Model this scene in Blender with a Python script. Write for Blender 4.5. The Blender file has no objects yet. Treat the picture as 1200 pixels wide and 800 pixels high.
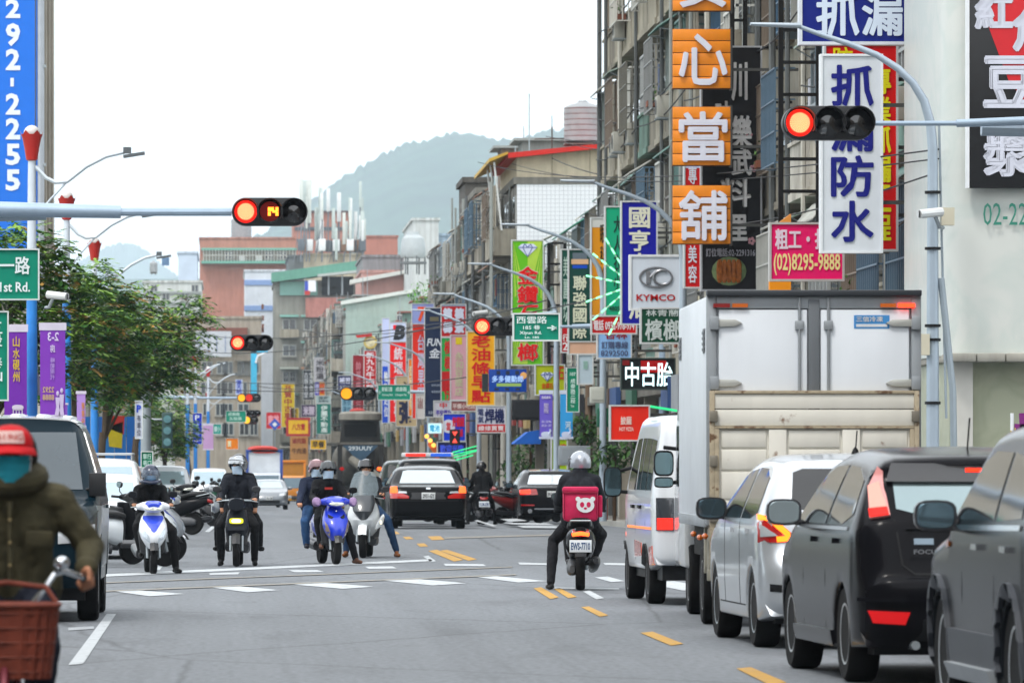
import bpy, bmesh, math, random
from math import sin, cos, pi, radians as R
from mathutils import Vector as V, Matrix
from mathutils.bvhtree import BVHTree
from mathutils.geometry import delaunay_2d_cdt
random.seed(7)
S = bpy.context.scene
COL = S.collection
# ---------------------------------------------------------------- camera, light, sky
F, H, U0, V0 = 6900., 1.46, 265., 545.       # focal length in photo pixels, eye height, vanishing point of the street
cd = bpy.data.cameras.new('camera'); cam = bpy.data.objects.new('camera', cd); COL.objects.link(cam)
cam.location = (0, 0, H); cam.rotation_euler = (R(90), 0, 0)
cd.sensor_width = 36; cd.lens = 36*F/1200; cd.shift_x = (600-U0)/1200; cd.shift_y = (V0-400)/1200
cd.clip_start = .5; cd.clip_end = 40000
cd.dof.use_dof = True; cd.dof.focus_distance = 75; cd.dof.aperture_fstop = 8
S.camera = cam
SUN_EL, SUN_AZ = R(58), R(215)               # high sun behind the camera's left shoulder, veiled by cloud
w = bpy.data.worlds.new('World'); S.world = w; w.use_nodes = True
nt = w.node_tree; N = nt.nodes; N.clear()
o = N.new('ShaderNodeOutputWorld'); bg = N.new('ShaderNodeBackground')
sk = N.new('ShaderNodeTexSky'); sk.sky_type = 'NISHITA'; sk.sun_disc = False
sk.sun_elevation = SUN_EL; sk.sun_rotation = SUN_AZ; sk.air_density = 1.2; sk.dust_density = 3
tc = N.new('ShaderNodeTexCoord'); cl = N.new('ShaderNodeTexNoise'); cl.inputs['Scale'].default_value = 1.6
cl.inputs['Detail'].default_value = 5
cr = N.new('ShaderNodeMapRange'); cr.inputs[1].default_value = .3; cr.inputs[2].default_value = .7
cr.inputs[3].default_value = 10.5; cr.inputs[4].default_value = 13.
mx = N.new('ShaderNodeMix'); mx.data_type = 'RGBA'; mx.inputs[0].default_value = .86    # cloud cover over the blue
cb = N.new('ShaderNodeVectorMath'); cb.operation = 'SCALE'; cb.inputs[0].default_value = (.975, .995, 1.015)
L = nt.links.new
L(tc.outputs['Generated'], cl.inputs['Vector']); L(cl.outputs['Fac'], cr.inputs[0])
L(cr.outputs[0], cb.inputs['Scale']); L(sk.outputs[0], mx.inputs[6]); L(cb.outputs[0], mx.inputs[7])
L(mx.outputs[2], bg.inputs[0]); bg.inputs[1].default_value = .15; L(bg.outputs[0], o.inputs[0])
sl = bpy.data.lights.new('sun', 'SUN'); sun = bpy.data.objects.new('sun', sl); COL.objects.link(sun)
sl.energy = 1.5; sl.angle = R(11); sl.color = (1, .96, .9)
d = V((sin(SUN_AZ)*cos(SUN_EL), cos(SUN_AZ)*cos(SUN_EL), sin(SUN_EL)))
sun.rotation_euler = d.to_track_quat('Z', 'Y').to_euler()
S.view_settings.view_transform = 'Standard'; S.view_settings.look = 'None'
S.view_settings.exposure = .32; S.view_settings.gamma = 1
S.cycles.max_bounces = 6; S.cycles.volume_bounces = 1; S.cycles.diffuse_bounces = 3; S.cycles.glossy_bounces = 3
S.cycles.transparent_max_bounces = 12; S.cycles.caustics_reflective = False; S.cycles.caustics_refractive = False

# ---------------------------------------------------------------- helpers: photo geometry
def gz(Y): return -.0045*max(0, Y-130)                    # the street falls away gently
def P(u, v, Y): return V(((u-U0)*Y/F, Y, H+(V0-v)*Y/F))
def G(u, v):                                              # where a photo pixel meets the near (flat) road
    Y = F*H/(v-V0); return V(((u-U0)*Y/F, Y, 0))
def YX(u, X): return F*X/(u-U0)                           # distance at which something X metres right shows at column u

# ---------------------------------------------------------------- helpers: materials
def lin(c):
    if isinstance(c, str):
        c = c.lstrip('#'); c = [int(c[i:i+2], 16)/255 for i in (0, 2, 4)]
        c = [x/12.92 if x <= .04045 else ((x+.055)/1.055)**2.4 for x in c]
    return tuple(c[:3])
MATS = {}
def M(c, rough=.6, metal=0, var=.06, sc=3., bump=0., coat=0, ior=1.5, streak=0., emit=0, alpha=1, trans=0, spots=None):
    c = lin(c)
    k = (tuple(round(x, 4) for x in c), rough, metal, var, sc, bump, coat, ior, streak, emit, alpha, trans, spots)
    if k in MATS: return MATS[k]
    m = bpy.data.materials.new('mat%d' % len(MATS)); MATS[k] = m; m.use_nodes = True
    nt = m.node_tree; b = nt.nodes['Principled BSDF']; L = nt.links.new; nn = nt.nodes.new
    b.inputs['Base Color'].default_value = (*c, 1); b.inputs['Roughness'].default_value = rough
    b.inputs['Metallic'].default_value = metal; b.inputs['IOR'].default_value = ior
    b.inputs['Coat Weight'].default_value = coat; b.inputs['Coat Roughness'].default_value = .04
    b.inputs['Alpha'].default_value = alpha; b.inputs['Transmission Weight'].default_value = trans
    if rough >= .55 or rough == .18: b.inputs['Specular IOR Level'].default_value = .22 if rough != .18 else .4
    if emit:
        b.inputs['Base Color'].default_value = (c[0]*.3, c[1]*.3, c[2]*.3, 1); b.inputs['Emission Color'].default_value = (*c, 1); b.inputs['Emission Strength'].default_value = emit
        return m
    if var or bump or streak or spots:
        tc = nn('ShaderNodeTexCoord'); n = nn('ShaderNodeTexNoise'); n.inputs['Scale'].default_value = sc
        n.inputs['Detail'].default_value = 6; L(tc.outputs['Object'], n.inputs['Vector'])
        col = None
        if var:
            mr = nn('ShaderNodeMapRange'); mr.inputs[1].default_value = .3; mr.inputs[2].default_value = .7
            mr.inputs[3].default_value = 1-var; mr.inputs[4].default_value = 1+var
            L(n.outputs['Fac'], mr.inputs[0]); sm = nn('ShaderNodeVectorMath'); sm.operation = 'SCALE'
            sm.inputs[0].default_value = c; L(mr.outputs[0], sm.inputs['Scale']); col = sm.outputs[0]
        for kind, amt in (('streak', streak), ('spots', spots)):
            if not amt: continue
            mp = nn('ShaderNodeMapping'); n2 = nn('ShaderNodeTexNoise'); n2.inputs['Detail'].default_value = 8
            n2.inputs['Roughness'].default_value = .65
            L(tc.outputs['Object'], mp.inputs[0]); L(mp.outputs[0], n2.inputs['Vector'])
            mr = nn('ShaderNodeMapRange'); mixn = nn('ShaderNodeMix'); mixn.data_type = 'RGBA'
            if kind == 'streak':
                mp.inputs['Scale'].default_value = (1.6, .45, .16); n2.inputs['Scale'].default_value = 1.5
                mr.inputs[1].default_value = .42; mr.inputs[2].default_value = .72; mr.inputs[4].default_value = amt
                dk = (c[0]*.32, c[1]*.30, c[2]*.27)
            else:
                n2.inputs['Scale'].default_value = amt[0]; mr.inputs[1].default_value = amt[1]
                mr.inputs[2].default_value = amt[1]+.08; mr.inputs[4].default_value = .9; dk = lin(amt[2])
            L(n2.outputs['Fac'], mr.inputs[0]); L(mr.outputs[0], mixn.inputs[0])
            if col: L(col, mixn.inputs[6])
            else: mixn.inputs[6].default_value = (*c, 1)
            mixn.inputs[7].default_value = (*dk, 1); col = mixn.outputs[2]
        if col: L(col, b.inputs['Base Color'])
        if bump:
            bn = nn('ShaderNodeBump'); bn.inputs['Strength'].default_value = bump; bn.inputs['Distance'].default_value = .02
            L(n.outputs['Fac'], bn.inputs['Height']); L(bn.outputs[0], b.inputs['Normal'])
    return m
def paint(c, **k): return M(c, rough=.18, ior=1.22, coat=0, var=.02, **{**k, 'metal': 0}) if sum(lin(c)) < .15 else M(c, rough=.3, coat=.7, var=.02, **k)
def E(c, s): return M(c, emit=s)
def viv(c, k=1.17, g=1.1):                                # sun-faded print is still far more saturated than concrete
    c = lin(c); m = sum(c)/3; return tuple(min(.86, max(.003, (m+(x-m)*k)*g)) for x in c)
STEEL = M('#9aa2a6', .45, .6); GALV = M('#a9b7c4', .5, .25, .05); DARK = M('#1b1c1e', .6); RUBBER = M('#161617', .85, var=.15, sc=20, bump=.2)
CHROME = M('#d0d4d8', .16, 1, var=0); GLASS = M('#07090b', .06, 0, 0, ior=1.65, coat=.3); BLACKP = M('#202124', .45)
WHITE = M('#dfe2e4', .5); CONC = M('#8f8d86', .9, var=.12, sc=2, bump=.15, streak=.5); RIM = M('#b9bdc1', .3, .85, .03)
SKIN = M('#b98668', .55, var=.05, sc=30)

# ---------------------------------------------------------------- helpers: meshes and objects
class MB:
    def __init__(s): s.v = []; s.f = []; s.mi = []; s.m = 0; s.T = Matrix()
    def add(s, vs, fs):
        o = len(s.v); s.v += [s.T @ V(p) for p in vs]; s.f += [[i+o for i in f] for f in fs]; s.mi += [s.m]*len(fs); return s
    def box(s, a, b, rz=0, rx=0, ry=0):
        a, b = V(a), V(b); c = (a+b)/2; h = (b-a)/2
        r = Matrix.Rotation(rz, 3, 'Z') @ Matrix.Rotation(ry, 3, 'Y') @ Matrix.Rotation(rx, 3, 'X')
        vs = [c + r @ V((x*h.x, y*h.y, z*h.z)) for x in (-1, 1) for y in (-1, 1) for z in (-1, 1)]
        return s.add(vs, [(0, 1, 3, 2), (4, 6, 7, 5), (0, 4, 5, 1), (2, 3, 7, 6), (0, 2, 6, 4), (1, 5, 7, 3)])
    def tube(s, pts, r, n=8, caps=True):
        pts = [V(p) for p in pts]; rs = r if isinstance(r, (list, tuple)) else [r]*len(pts); vs = []; fs = []; up = None
        for i, p in enumerate(pts):
            t = (pts[min(i+1, len(pts)-1)]-pts[max(i-1, 0)]).normalized()
            if up is None: up = V((0, 0, 1)) if abs(t.z) < .9 else V((0, 1, 0))
            a = t.cross(up).normalized(); b = a.cross(t).normalized(); up = b
            for k in range(n):
                q = 2*pi*k/n; vs.append(p + (a*cos(q)+b*sin(q))*rs[i])
        for i in range(len(pts)-1):
            for k in range(n):
                k2 = (k+1) % n; fs.append((i*n+k, i*n+k2, (i+1)*n+k2, (i+1)*n+k))
        if caps: fs += [tuple(range(n))[::-1], tuple(range((len(pts)-1)*n, len(pts)*n))]
        return s.add(vs, fs)
    def prism(s, poly, d0, d1, ax='x'):                    # poly in the two other axes, extruded along ax
        f = {'x': lambda p, d: (d, p[0], p[1]), 'y': lambda p, d: (p[0], d, p[1]), 'z': lambda p, d: (p[0], p[1], d)}[ax]
        n = len(poly); vs = [f(p, d0) for p in poly]+[f(p, d1) for p in poly]
        return s.add(vs, [tuple(range(n)), tuple(range(n, 2*n))[::-1]]+[(i, i+n, (i+1) % n+n, (i+1) % n) for i in range(n)])
    def lathe(s, prof, c=(0, 0, 0), ax='z', n=16):         # prof = (radius, height) pairs
        c = V(c); vs = []; fs = []
        for r, h in prof:
            for k in range(n):
                q = 2*pi*k/n; a, b = r*cos(q), r*sin(q)
                vs.append(c + V({'z': (a, b, h), 'x': (h, a, b), 'y': (a, h, b)}[ax]))
        m = len(prof)
        for i in range(m-1):
            for k in range(n):
                k2 = (k+1) % n; fs.append((i*n+k, i*n+k2, (i+1)*n+k2, (i+1)*n+k))
        if prof[0][0] > 1e-6: fs.append(tuple(range(n))[::-1])
        if prof[-1][0] > 1e-6: fs.append(tuple(range((m-1)*n, m*n)))
        return s.add(vs, fs)
    def ball(s, c, r, n=12):
        r = V((r, r, r)) if not hasattr(r, '__len__') else V(r); c = V(c); vs = []; fs = []; m = n//2
        for i in range(m+1):
            for k in range(n):
                t, q = pi*i/m, 2*pi*k/n
                vs.append(c+V((r.x*sin(t)*cos(q), r.y*sin(t)*sin(q), r.z*cos(t))))
        for i in range(m):
            for k in range(n):
                k2 = (k+1) % n; fs.append((i*n+k, (i+1)*n+k, (i+1)*n+k2, i*n+k2))
        return s.add(vs, fs)
    def loft(s, st, ax='y', n=16, e=2.6):                  # stations (t, c1, c2, h1, h2): superellipse sections along ax
        vs = []; fs = []
        for t, a, b, ha, hb in st:
            for k in range(n):
                q = 2*pi*k/n; cs, sn = cos(q), sin(q)
                x = a+ha*math.copysign(abs(cs)**(2/e), cs); y = b+hb*math.copysign(abs(sn)**(2/e), sn)
                vs.append({'y': (x, t, y), 'z': (x, y, t), 'x': (t, x, y)}[ax])
        for i in range(len(st)-1):
            for k in range(n):
                k2 = (k+1) % n; fs.append((i*n+k, i*n+k2, (i+1)*n+k2, (i+1)*n+k))
        fs += [tuple(range(n))[::-1], tuple(range((len(st)-1)*n, len(st)*n))]
        return s.add(vs, fs)
    def mesh(s, mats, bevel=0, smooth=35):
        me = bpy.data.meshes.new('m'); me.from_pydata([tuple(p) for p in s.v], [], s.f)
        if not isinstance(mats, (list, tuple)): mats = [mats]
        for m in mats: me.materials.append(m)
        if len(mats) > 1: me.polygons.foreach_set('material_index', s.mi)
        bm = bmesh.new(); bm.from_mesh(me); bmesh.ops.remove_doubles(bm, verts=bm.verts, dist=1e-5)
        bmesh.ops.recalc_face_normals(bm, faces=bm.faces)
        if bevel:
            es = [e for e in bm.edges if len(e.link_faces) == 2 and e.calc_face_angle() > .6]
            bmesh.ops.bevel(bm, geom=es, offset=bevel, segments=2, profile=.5, affect='EDGES', clamp_overlap=True)
        bm.to_mesh(me); bm.free()
        if smooth: me.shade_smooth(); me.set_sharp_from_angle(angle=R(smooth))
        return me
    def build(s, name, mats, parent=None, bevel=0, smooth=35, loc=None):
        return link(name, s.mesh(mats, bevel, smooth), parent, loc)
def link(name, me, parent=None, loc=None):
    o = bpy.data.objects.new(name, me); COL.objects.link(o)
    if me is not None and me.name == 'm' or (me is not None and me.name.startswith('m.')): me.name = name
    if parent: o.parent = parent
    if loc is not None: o.location = loc
    return o
def tag(o, label, cat, group=None):
    o['label'] = label; o['category'] = cat
    if group: o['group'] = group
    return o
def struct(o): o['kind'] = 'structure'; return o
def thing(name, label, cat, loc=(0, 0, 0), rz=0, group=None):
    o = bpy.data.objects.new(name, None); COL.objects.link(o); o.location = loc; o.rotation_euler = (0, 0, rz)
    o.empty_display_size = .2
    return tag(o, label, cat, group)
KIDS = {}
def tree_of(o):
    return [c for c in bpy.data.objects if c.parent == o]
def dup(root, loc, rz, label, group=None, kids=None):
    def cp(o, par):
        c = o.copy(); COL.objects.link(c); c.parent = par
        for ch in kids_of(o): cp(ch, c)
        return c
    def kids_of(o):
        if o not in KIDS: KIDS[o] = list(o.children)
        return KIDS[o]
    r = cp(root, None); r.location = loc; r.rotation_euler = (0, 0, rz); r['label'] = label
    if group: r['group'] = group
    return r
TMP = bpy.data.scenes.new('tmp')
def evaluated(o):                                           # mesh of an object with its modifiers, in a scratch scene
    TMP.collection.objects.link(o)
    with bpy.context.temp_override(scene=TMP, view_layer=TMP.view_layers[0]): dg = bpy.context.evaluated_depsgraph_get()
    dg.update()
    me = bpy.data.meshes.new_from_object(o.evaluated_get(dg)); data = o.data
    bpy.data.objects.remove(o)
    return me
GLY = {}
def glyph(t, bold=.02):
    k = (t, bold)
    if k not in GLY:
        cu = bpy.data.curves.new('t', 'FONT'); cu.body = t; cu.resolution_u = 2; cu.offset = bold; cu.size = 1
        me = evaluated(bpy.data.objects.new('t', cu))
        vs = [tuple(v.co) for v in me.vertices]; fs = [tuple(p.vertices) for p in me.polygons]
        if not vs: GLY[k] = ([], [], 1, 1)
        else:
            x0, x1 = min(p[0] for p in vs), max(p[0] for p in vs); y0, y1 = min(p[1] for p in vs), max(p[1] for p in vs)
            GLY[k] = ([(p[0]-x0, p[1]-y0) for p in vs], fs, max(x1-x0, 1e-3), max(y1-y0, 1e-3))
        bpy.data.meshes.remove(me); bpy.data.curves.remove(cu)
    return GLY[k]
def text_mb(mb, t, x0, z0, x1, z1, y, vert=False, bold=.02, depth=0, keep=False, mirror=False, slant=0, fat=0):
    """letters facing -Y fitted in the box x0..x1, z0..z1 at depth y; vert stacks the characters"""
    if fat:                                                # heavier brush strokes: shifted copies, each a hair further out
        for i in range(6):
            a = pi*2*i/6; dx, dz = cos(a)*fat, sin(a)*fat
            text_mb(mb, t, x0+fat+dx, z0+fat+dz, x1-fat+dx, z1-fat+dz, y-.0007*i, vert, bold, depth, keep, mirror, slant)
        return
    if bold > .012 and any(ord(c) > 0x2e80 for c in t):
        return text_mb(mb, t, x0, z0, x1, z1, y, vert, .004, depth, keep, mirror, slant, bold*.75*min(x1-x0, (z1-z0)/(len(t) if vert else 1)))
    cells = []
    if vert:
        n = len(t); hh = (z1-z0)/n
        for i, ch in enumerate(t):
            if ch != ' ': cells.append((ch, x0, z1-(i+1)*hh+hh*.06, x1, z1-i*hh-hh*.06))
    else: cells.append((t, x0, z0, x1, z1))
    for ch, a, b, c, dd in cells:
        vs, fs, gw, gh = glyph(ch, bold)
        if not vs: continue
        sx, sz = (c-a)/gw, (dd-b)/gh
        if keep or ch in '一丨·-':
            k = min(sx, sz); a += ((c-a)-gw*k)/2; b += ((dd-b)-gh*k)/2; sx = sz = k
        q = [((a+p[0]*sx) if not mirror else (c-p[0]*sx), y, b+p[1]*sz) for p in vs]
        if slant: q = [(p[0]+(p[2]-b)*slant, p[1], p[2]) for p in q]
        if depth:
            n = len(q); ec = {}
            for f in fs:
                for i in range(len(f)):
                    e = tuple(sorted((f[i], f[(i+1) % len(f)]))); ec[e] = ec.get(e, 0)+1
            side = [(e[0], e[1], e[1]+n, e[0]+n) for e, k in ec.items() if k == 1]
            mb.add(q+[(p[0], p[1]+depth, p[2]) for p in q], list(fs)+side)
        else: mb.add(q, fs)
def wheel(par, c, r, wdt, side, rim=RIM, spokes=7, name='wheel', rr=.64, hub=None):
    """tyre about X at c; side=+1 shows its face to +X"""
    x = wdt/2; m = MB()
    m.lathe([(r*rr, -x*.9), (r*.93, -x), (r*.985, -x*.8), (r, -x*.45), (r, x*.45), (r*.985, x*.8), (r*.93, x), (r*rr, x*.9)], (0, 0, 0), 'x', 28)
    t = m.build(name, RUBBER, par, loc=c)
    m = MB(); f = side*x
    m.lathe([(r*rr, f*.55), (r*rr, f*.92), (r*rr*.93, f*.9), (r*rr*.9, f*.5)], (0, 0, 0), 'x', 24)
    for k in range(spokes):
        q = 2*pi*k/spokes
        a = V((f*.7, cos(q)*r*.1, sin(q)*r*.1)); b = V((f*.8, cos(q)*r*rr*.93, sin(q)*r*rr*.93)); p = V((0, -sin(q), cos(q)))*r*.075
        e = V((f*.25, 0, 0))
        m.add([a-p, a+p, b+p, b-p, a-p-e, a+p-e, b+p-e, b-p-e], [(0, 1, 2, 3), (0, 4, 5, 1), (1, 5, 6, 2), (2, 6, 7, 3), (3, 7, 4, 0), (4, 7, 6, 5)])
    m.lathe([(r*.16, f*.4), (r*.16, f*.85), (.001, f*.9)], (0, 0, 0), 'x', 12)
    m.build('rim', rim, t)
    m = MB(); m.lathe([(r*rr*.92, f*.2), (r*rr*.92, f*.25)], (0, 0, 0), 'x', 16); m.build('brake_disc', M('#3a3b3d', .5, .5), t)
    return t
# ---------------------------------------------------------------- cars: a silhouette inflated to its width
def spline(pts, k=4):
    out = []; n = len(pts)
    for i in range(n-1):
        p0, p1, p2, p3 = pts[max(i-1, 0)], pts[i], pts[i+1], pts[min(i+2, n-1)]
        for j in range(k):
            t = j/k
            out.append(tuple(.5*(2*p1[a]+(p2[a]-p0[a])*t+(2*p0[a]-5*p1[a]+4*p2[a]-p3[a])*t*t+(3*p1[a]-p0[a]-3*p2[a]+p3[a])*t**3) for a in (0, 1)))
    return out+[tuple(pts[-1])]
def fill(poly, step):
    """triangulated interior of a polygon with inner points"""
    xs = [p[0] for p in poly]; ys = [p[1] for p in poly]; n = len(poly)
    pts = []
    for i in range(n):                                       # resample the edges
        a, b = V(poly[i]), V(poly[(i+1) % n]); m = max(1, int((b-a).length/step))
        pts += [a.lerp(b, j/m) for j in range(m)]
    nb = len(pts); ed = [(i, (i+1) % nb) for i in range(nb)]
    x = min(xs)+step*.5
    def inside(q):
        c = False
        for i in range(n):
            a, b = poly[i], poly[(i+1) % n]
            if (a[1] > q[1]) != (b[1] > q[1]) and q[0] < (b[0]-a[0])*(q[1]-a[1])/(b[1]-a[1])+a[0]: c = not c
        return c
    bd = [V(p) for p in pts[:nb]]
    while x < max(xs):
        y = min(ys)+step*.5
        while y < max(ys):
            q = V((x, y))
            if inside(q) and min((q-p).length_squared for p in bd) > (step*.4)**2: pts.append(q)
            y += step
        x += step
    r = delaunay_2d_cdt(pts, ed, [], 1, 1e-6)
    return r[0], r[2]
class Body:
    def __init__(s, prof, W, ax, zc=.31, ra=.36, zs=.22, belt=.95, tin=.2, rr=.09, pr=(.45, .12), pf=(.9, .2), bulge=(.05, .1), crown=.03):
        top = spline(prof); L = max(p[0] for p in top); Z = max(p[1] for p in top)
        s.L, s.W, s.Z = L, W, Z
        bot = []
        for a in sorted(ax, reverse=True):
            d = math.sqrt(max(ra*ra-(zs-zc)**2, .01)); t0 = math.atan2(zs-zc, d)
            bot += [(a+ra*cos(t0+(pi-2*t0)*k/12), zc+ra*sin(t0+(pi-2*t0)*k/12)) for k in range(13)]
        poly = [V(p) for p in top]+[V(p) for p in bot]       # rear bottom, over the roof, to the front, back under the sills
        rad = [rr]*len(top)+[.025]*len(bot); rad[0] = rad[len(top)-1] = .03
        n = len(poly)
        def w(y, z):
            k = 1.
            if y < pr[0]: k -= pr[1]*((pr[0]-y)/pr[0])**2.2
            if y > L-pf[0]: k -= pf[1]*((y-L+pf[0])/pf[0])**2.2
            if z > belt: k -= tin*((z-belt)/(Z-belt))**1.15
            if z < belt*.62: k -= .05*((belt*.62-z)/(belt*.62))**1.6
            return W/2*k
        s.w = w
        nor = []
        for i in range(n):
            t = (poly[(i+1) % n]-poly[i-1]).normalized(); nor.append(V((-t.y, t.x)))   # clockwise outline: outward is left
        mb = MB(); rings = []
        def put(x, y, z):
            ww = max(w(y, z), .1); q = max(0, 1-(x/ww)**2)
            if y < .9: y -= bulge[0]*q*(1-y/.9)
            if y > L-1.2: y += bulge[1]*q*(y-L+1.2)/1.2
            if z > belt: z += crown*q*(z-belt)/(Z-belt)
            return V((x, y, z))
        rows = []
        for i in range(n):
            row = []
            for a in (0, 30, 60, 90):
                r = rad[i]; q = poly[i]-nor[i]*r*(1-sin(R(a))); row.append((w(q.x, q.y)-r*(1-cos(R(a))), q))
            e, q = row[-1]; half = [(e*k, q) for k in (.75, .5, .25, 0)]
            full = [(-x, p) for x, p in row+half[:-1]]+[(0, q)]+[(x, p) for x, p in reversed(row+half[:-1])]
            rows.append([put(x, p.x, p.y) for x, p in full])
        m = len(rows[0]); vs = [p for r in rows for p in r]; fs = []
        for i in range(n):
            for k in range(m-1): fs.append((i*m+k, i*m+k+1, ((i+1) % n)*m+k+1, ((i+1) % n)*m+k))
        mb.add(vs, fs)
        inner = [poly[i]-nor[i]*rad[i] for i in range(n)]
        vv, ff = fill_fixed(inner, .09)
        for sg in (-1, 1):
            mb.add([put(sg*w(p.x, p.y), p.x, p.y) for p in vv], [tuple(f) for f in ff])
        s.mb = mb; s.bvh = BVHTree.FromPolygons([tuple(p) for p in mb.v], [tuple(f) for f in mb.f])
    def patch(s, name, par, ax, poly, mat, off=.005, step=.09, skirt=.02, bevel=0):
        """a panel conforming to the body: ax says from which side the outline is projected"""
        bx = [max(p[k] for p in poly)-min(p[k] for p in poly) for k in (0, 1)]; step = min(step, max(.03, min(bx)/3)) if max(bx) < .7 else step
        vv, ff = fill([tuple(p) for p in poly], step); pts = []; nrm = []
        for p in vv:
            a, b = p.x, p.y
            o, d = {'rear': ((a, -9, b), (0, 1, 0)), 'front': ((a, 19, b), (0, -1, 0)), 'left': ((-9, a, b), (1, 0, 0)),
                    'right': ((9, a, b), (-1, 0, 0)), 'top': ((a, b, 9), (0, 0, -1))}[ax]
            h = s.bvh.ray_cast(V(o), V(d))
            if h[0] is None: pts.append(None); nrm.append(None); continue
            nn = h[1] if h[1].dot(V(d)) < 0 else -h[1]
            pts.append(h[0]); nrm.append(nn)
        ff = [f for f in ff if all(pts[i] is not None for i in f)]
        if not ff: return None
        acc = [V((0, 0, 0)) for _ in pts]
        for f in ff:
            for i in f: acc[i] += nrm[i]
        use = sorted({i for f in ff for i in f}); ix = {j: k for k, j in enumerate(use)}
        n = len(use); an = {i: acc[i].normalized() for i in use}
        vs = [pts[i]+an[i]*off for i in use]+[pts[i]-an[i]*skirt for i in use]
        F2 = [tuple(ix[i] for i in f) for f in ff]; ec = {}
        for f in F2:
            for i in range(3):
                e = tuple(sorted((f[i], f[(i+1) % 3]))); ec[e] = ec.get(e, 0)+1
        F2 += [(e[0], e[1], e[1]+n, e[0]+n) for e, k in ec.items() if k == 1]
        mb = MB(); mb.add(vs, F2)
        return mb.build(name, mat, par)
    def both(s, name, par, poly, mat, **k):                 # (y, z) outline on the two flanks
        return [s.patch(name, par, a, poly, mat, **k) for a in ('left', 'right')]
    def pair(s, name, par, ax, poly, mat, **k):             # (x, z) outline mirrored left and right
        return [s.patch(name, par, ax, [(x*g, z) for x, z in poly], mat, **k) for g in (-1, 1)]
def fill_fixed(poly, step):
    n = len(poly); pts = list(poly); ed = [(i, (i+1) % n) for i in range(n)]
    xs = [p.x for p in poly]; ys = [p.y for p in poly]; x = min(xs)+step*.5
    while x < max(xs):
        y = min(ys)+step*.5
        while y < max(ys):
            q = V((x, y)); c = False
            for i in range(n):
                a, b = poly[i], poly[(i+1) % n]
                if (a.y > q.y) != (b.y > q.y) and q.x < (b.x-a.x)*(q.y-a.y)/(b.y-a.y)+a.x: c = not c
            if c and min((q-p).length_squared for p in poly) > (step*.45)**2: pts.append(q)
            y += step
        x += step
    r = delaunay_2d_cdt(pts, ed, [], 1, 1e-6)
    return r[0], r[2]
def strip(a, b, w):                                          # a thin band between two points, as an outline
    a, b = V(a), V(b); t = (b-a).normalized(); n = V((-t.y, t.x))*w/2
    return [a-n, b-n, b+n, a+n]
def line_strip(pts, w):
    pts = [V(p) for p in pts]; l = []; r = []
    for i, p in enumerate(pts):
        t = (pts[min(i+1, len(pts)-1)]-pts[max(i-1, 0)]).normalized(); n = V((-t.y, t.x))*w/2; l.append(p-n); r.append(p+n)
    return l+r[::-1]
RED = M('#a8100f', .2, coat=1, var=0); REDON = E('#ff2a12', 2.2); AMBER = M('#d4660f', .25, coat=1, var=0); CLEAR = M('#c9ced2', .15, .3, 0, coat=1)
def plate(par, text, c, rz=0, w=.32, h=.16, dirn=-1, col='#22252a', bgc='#d8dcdc', pitch=0):
    m = MB(); m.box((-w/2, -.006, -h/2), (w/2, .006, h/2))
    p = m.build('number_plate', M(bgc, .5), par, bevel=.004, loc=c); p.rotation_euler = (pitch, 0, rz)
    m = MB(); text_mb(m, text, -w*.43, -h*.32, w*.43, h*.3, -.009, bold=.03); m.build('lettering', M(col, .5), p)
def car_wheels(t, ax, r, tw, W, rim=RIM, spokes=7, z=None, rr=.64):
    for y in ax:
        for sg in (-1, 1): wheel(t, (sg*(W/2-tw/2-.02), y, r), r, tw, sg, rim, spokes, rr=rr)
def mirrors(t, y, z, x, mat, w=.2, h=.14, glass=M('#6f8794', .05, .9, 0), tall=False):
    for sg in (-1, 1):
        m = MB(); m.loft([(y-.035, sg*x, z, w*.5, h*.5), (y+.02, sg*x, z, w*.5, h*.5), (y+.07, sg*x, z, w*.42, h*.4), (y+.1, sg*x, z, w*.2, h*.2)], 'y', 16, 3.2)
        m.tube([(sg*(x-w*.3), y+.03, z-h*.35), (sg*(x-w*.5-.1), y+.06, z-h*.45)], .025, 6)
        b = m.build('side_mirror', mat, t)
        m = MB(); m.loft([(y-.043, sg*x, z, w*.42, h*.4), (y-.036, sg*x, z, w*.44, h*.42)], 'y', 16, 3.4); m.build('mirror_glass', glass, b)
def seams(b, t, ys, z0, z1, lean=0, mat=DARK):
    for y in ys:
        b.both('door_seam', t, line_strip([(y, z0), (y-.02, (z0+z1)/2), (y+lean, z1)], .012), mat, off=.002, step=.3, skirt=.003)
def handles(b, t, ys, z, mat):
    for y in ys: b.both('door_handle', t, [(y-.1, z-.018), (y+.1, z-.014), (y+.1, z+.018), (y-.1, z+.018)], mat, off=.03, step=.2)
def under(t, W, L, z=.3):
    m = MB(); m.box((-W/2+.14, .25, .2), (W/2-.14, L-.3, z+.25)); m.build('underbody', DARK, t)

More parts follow.
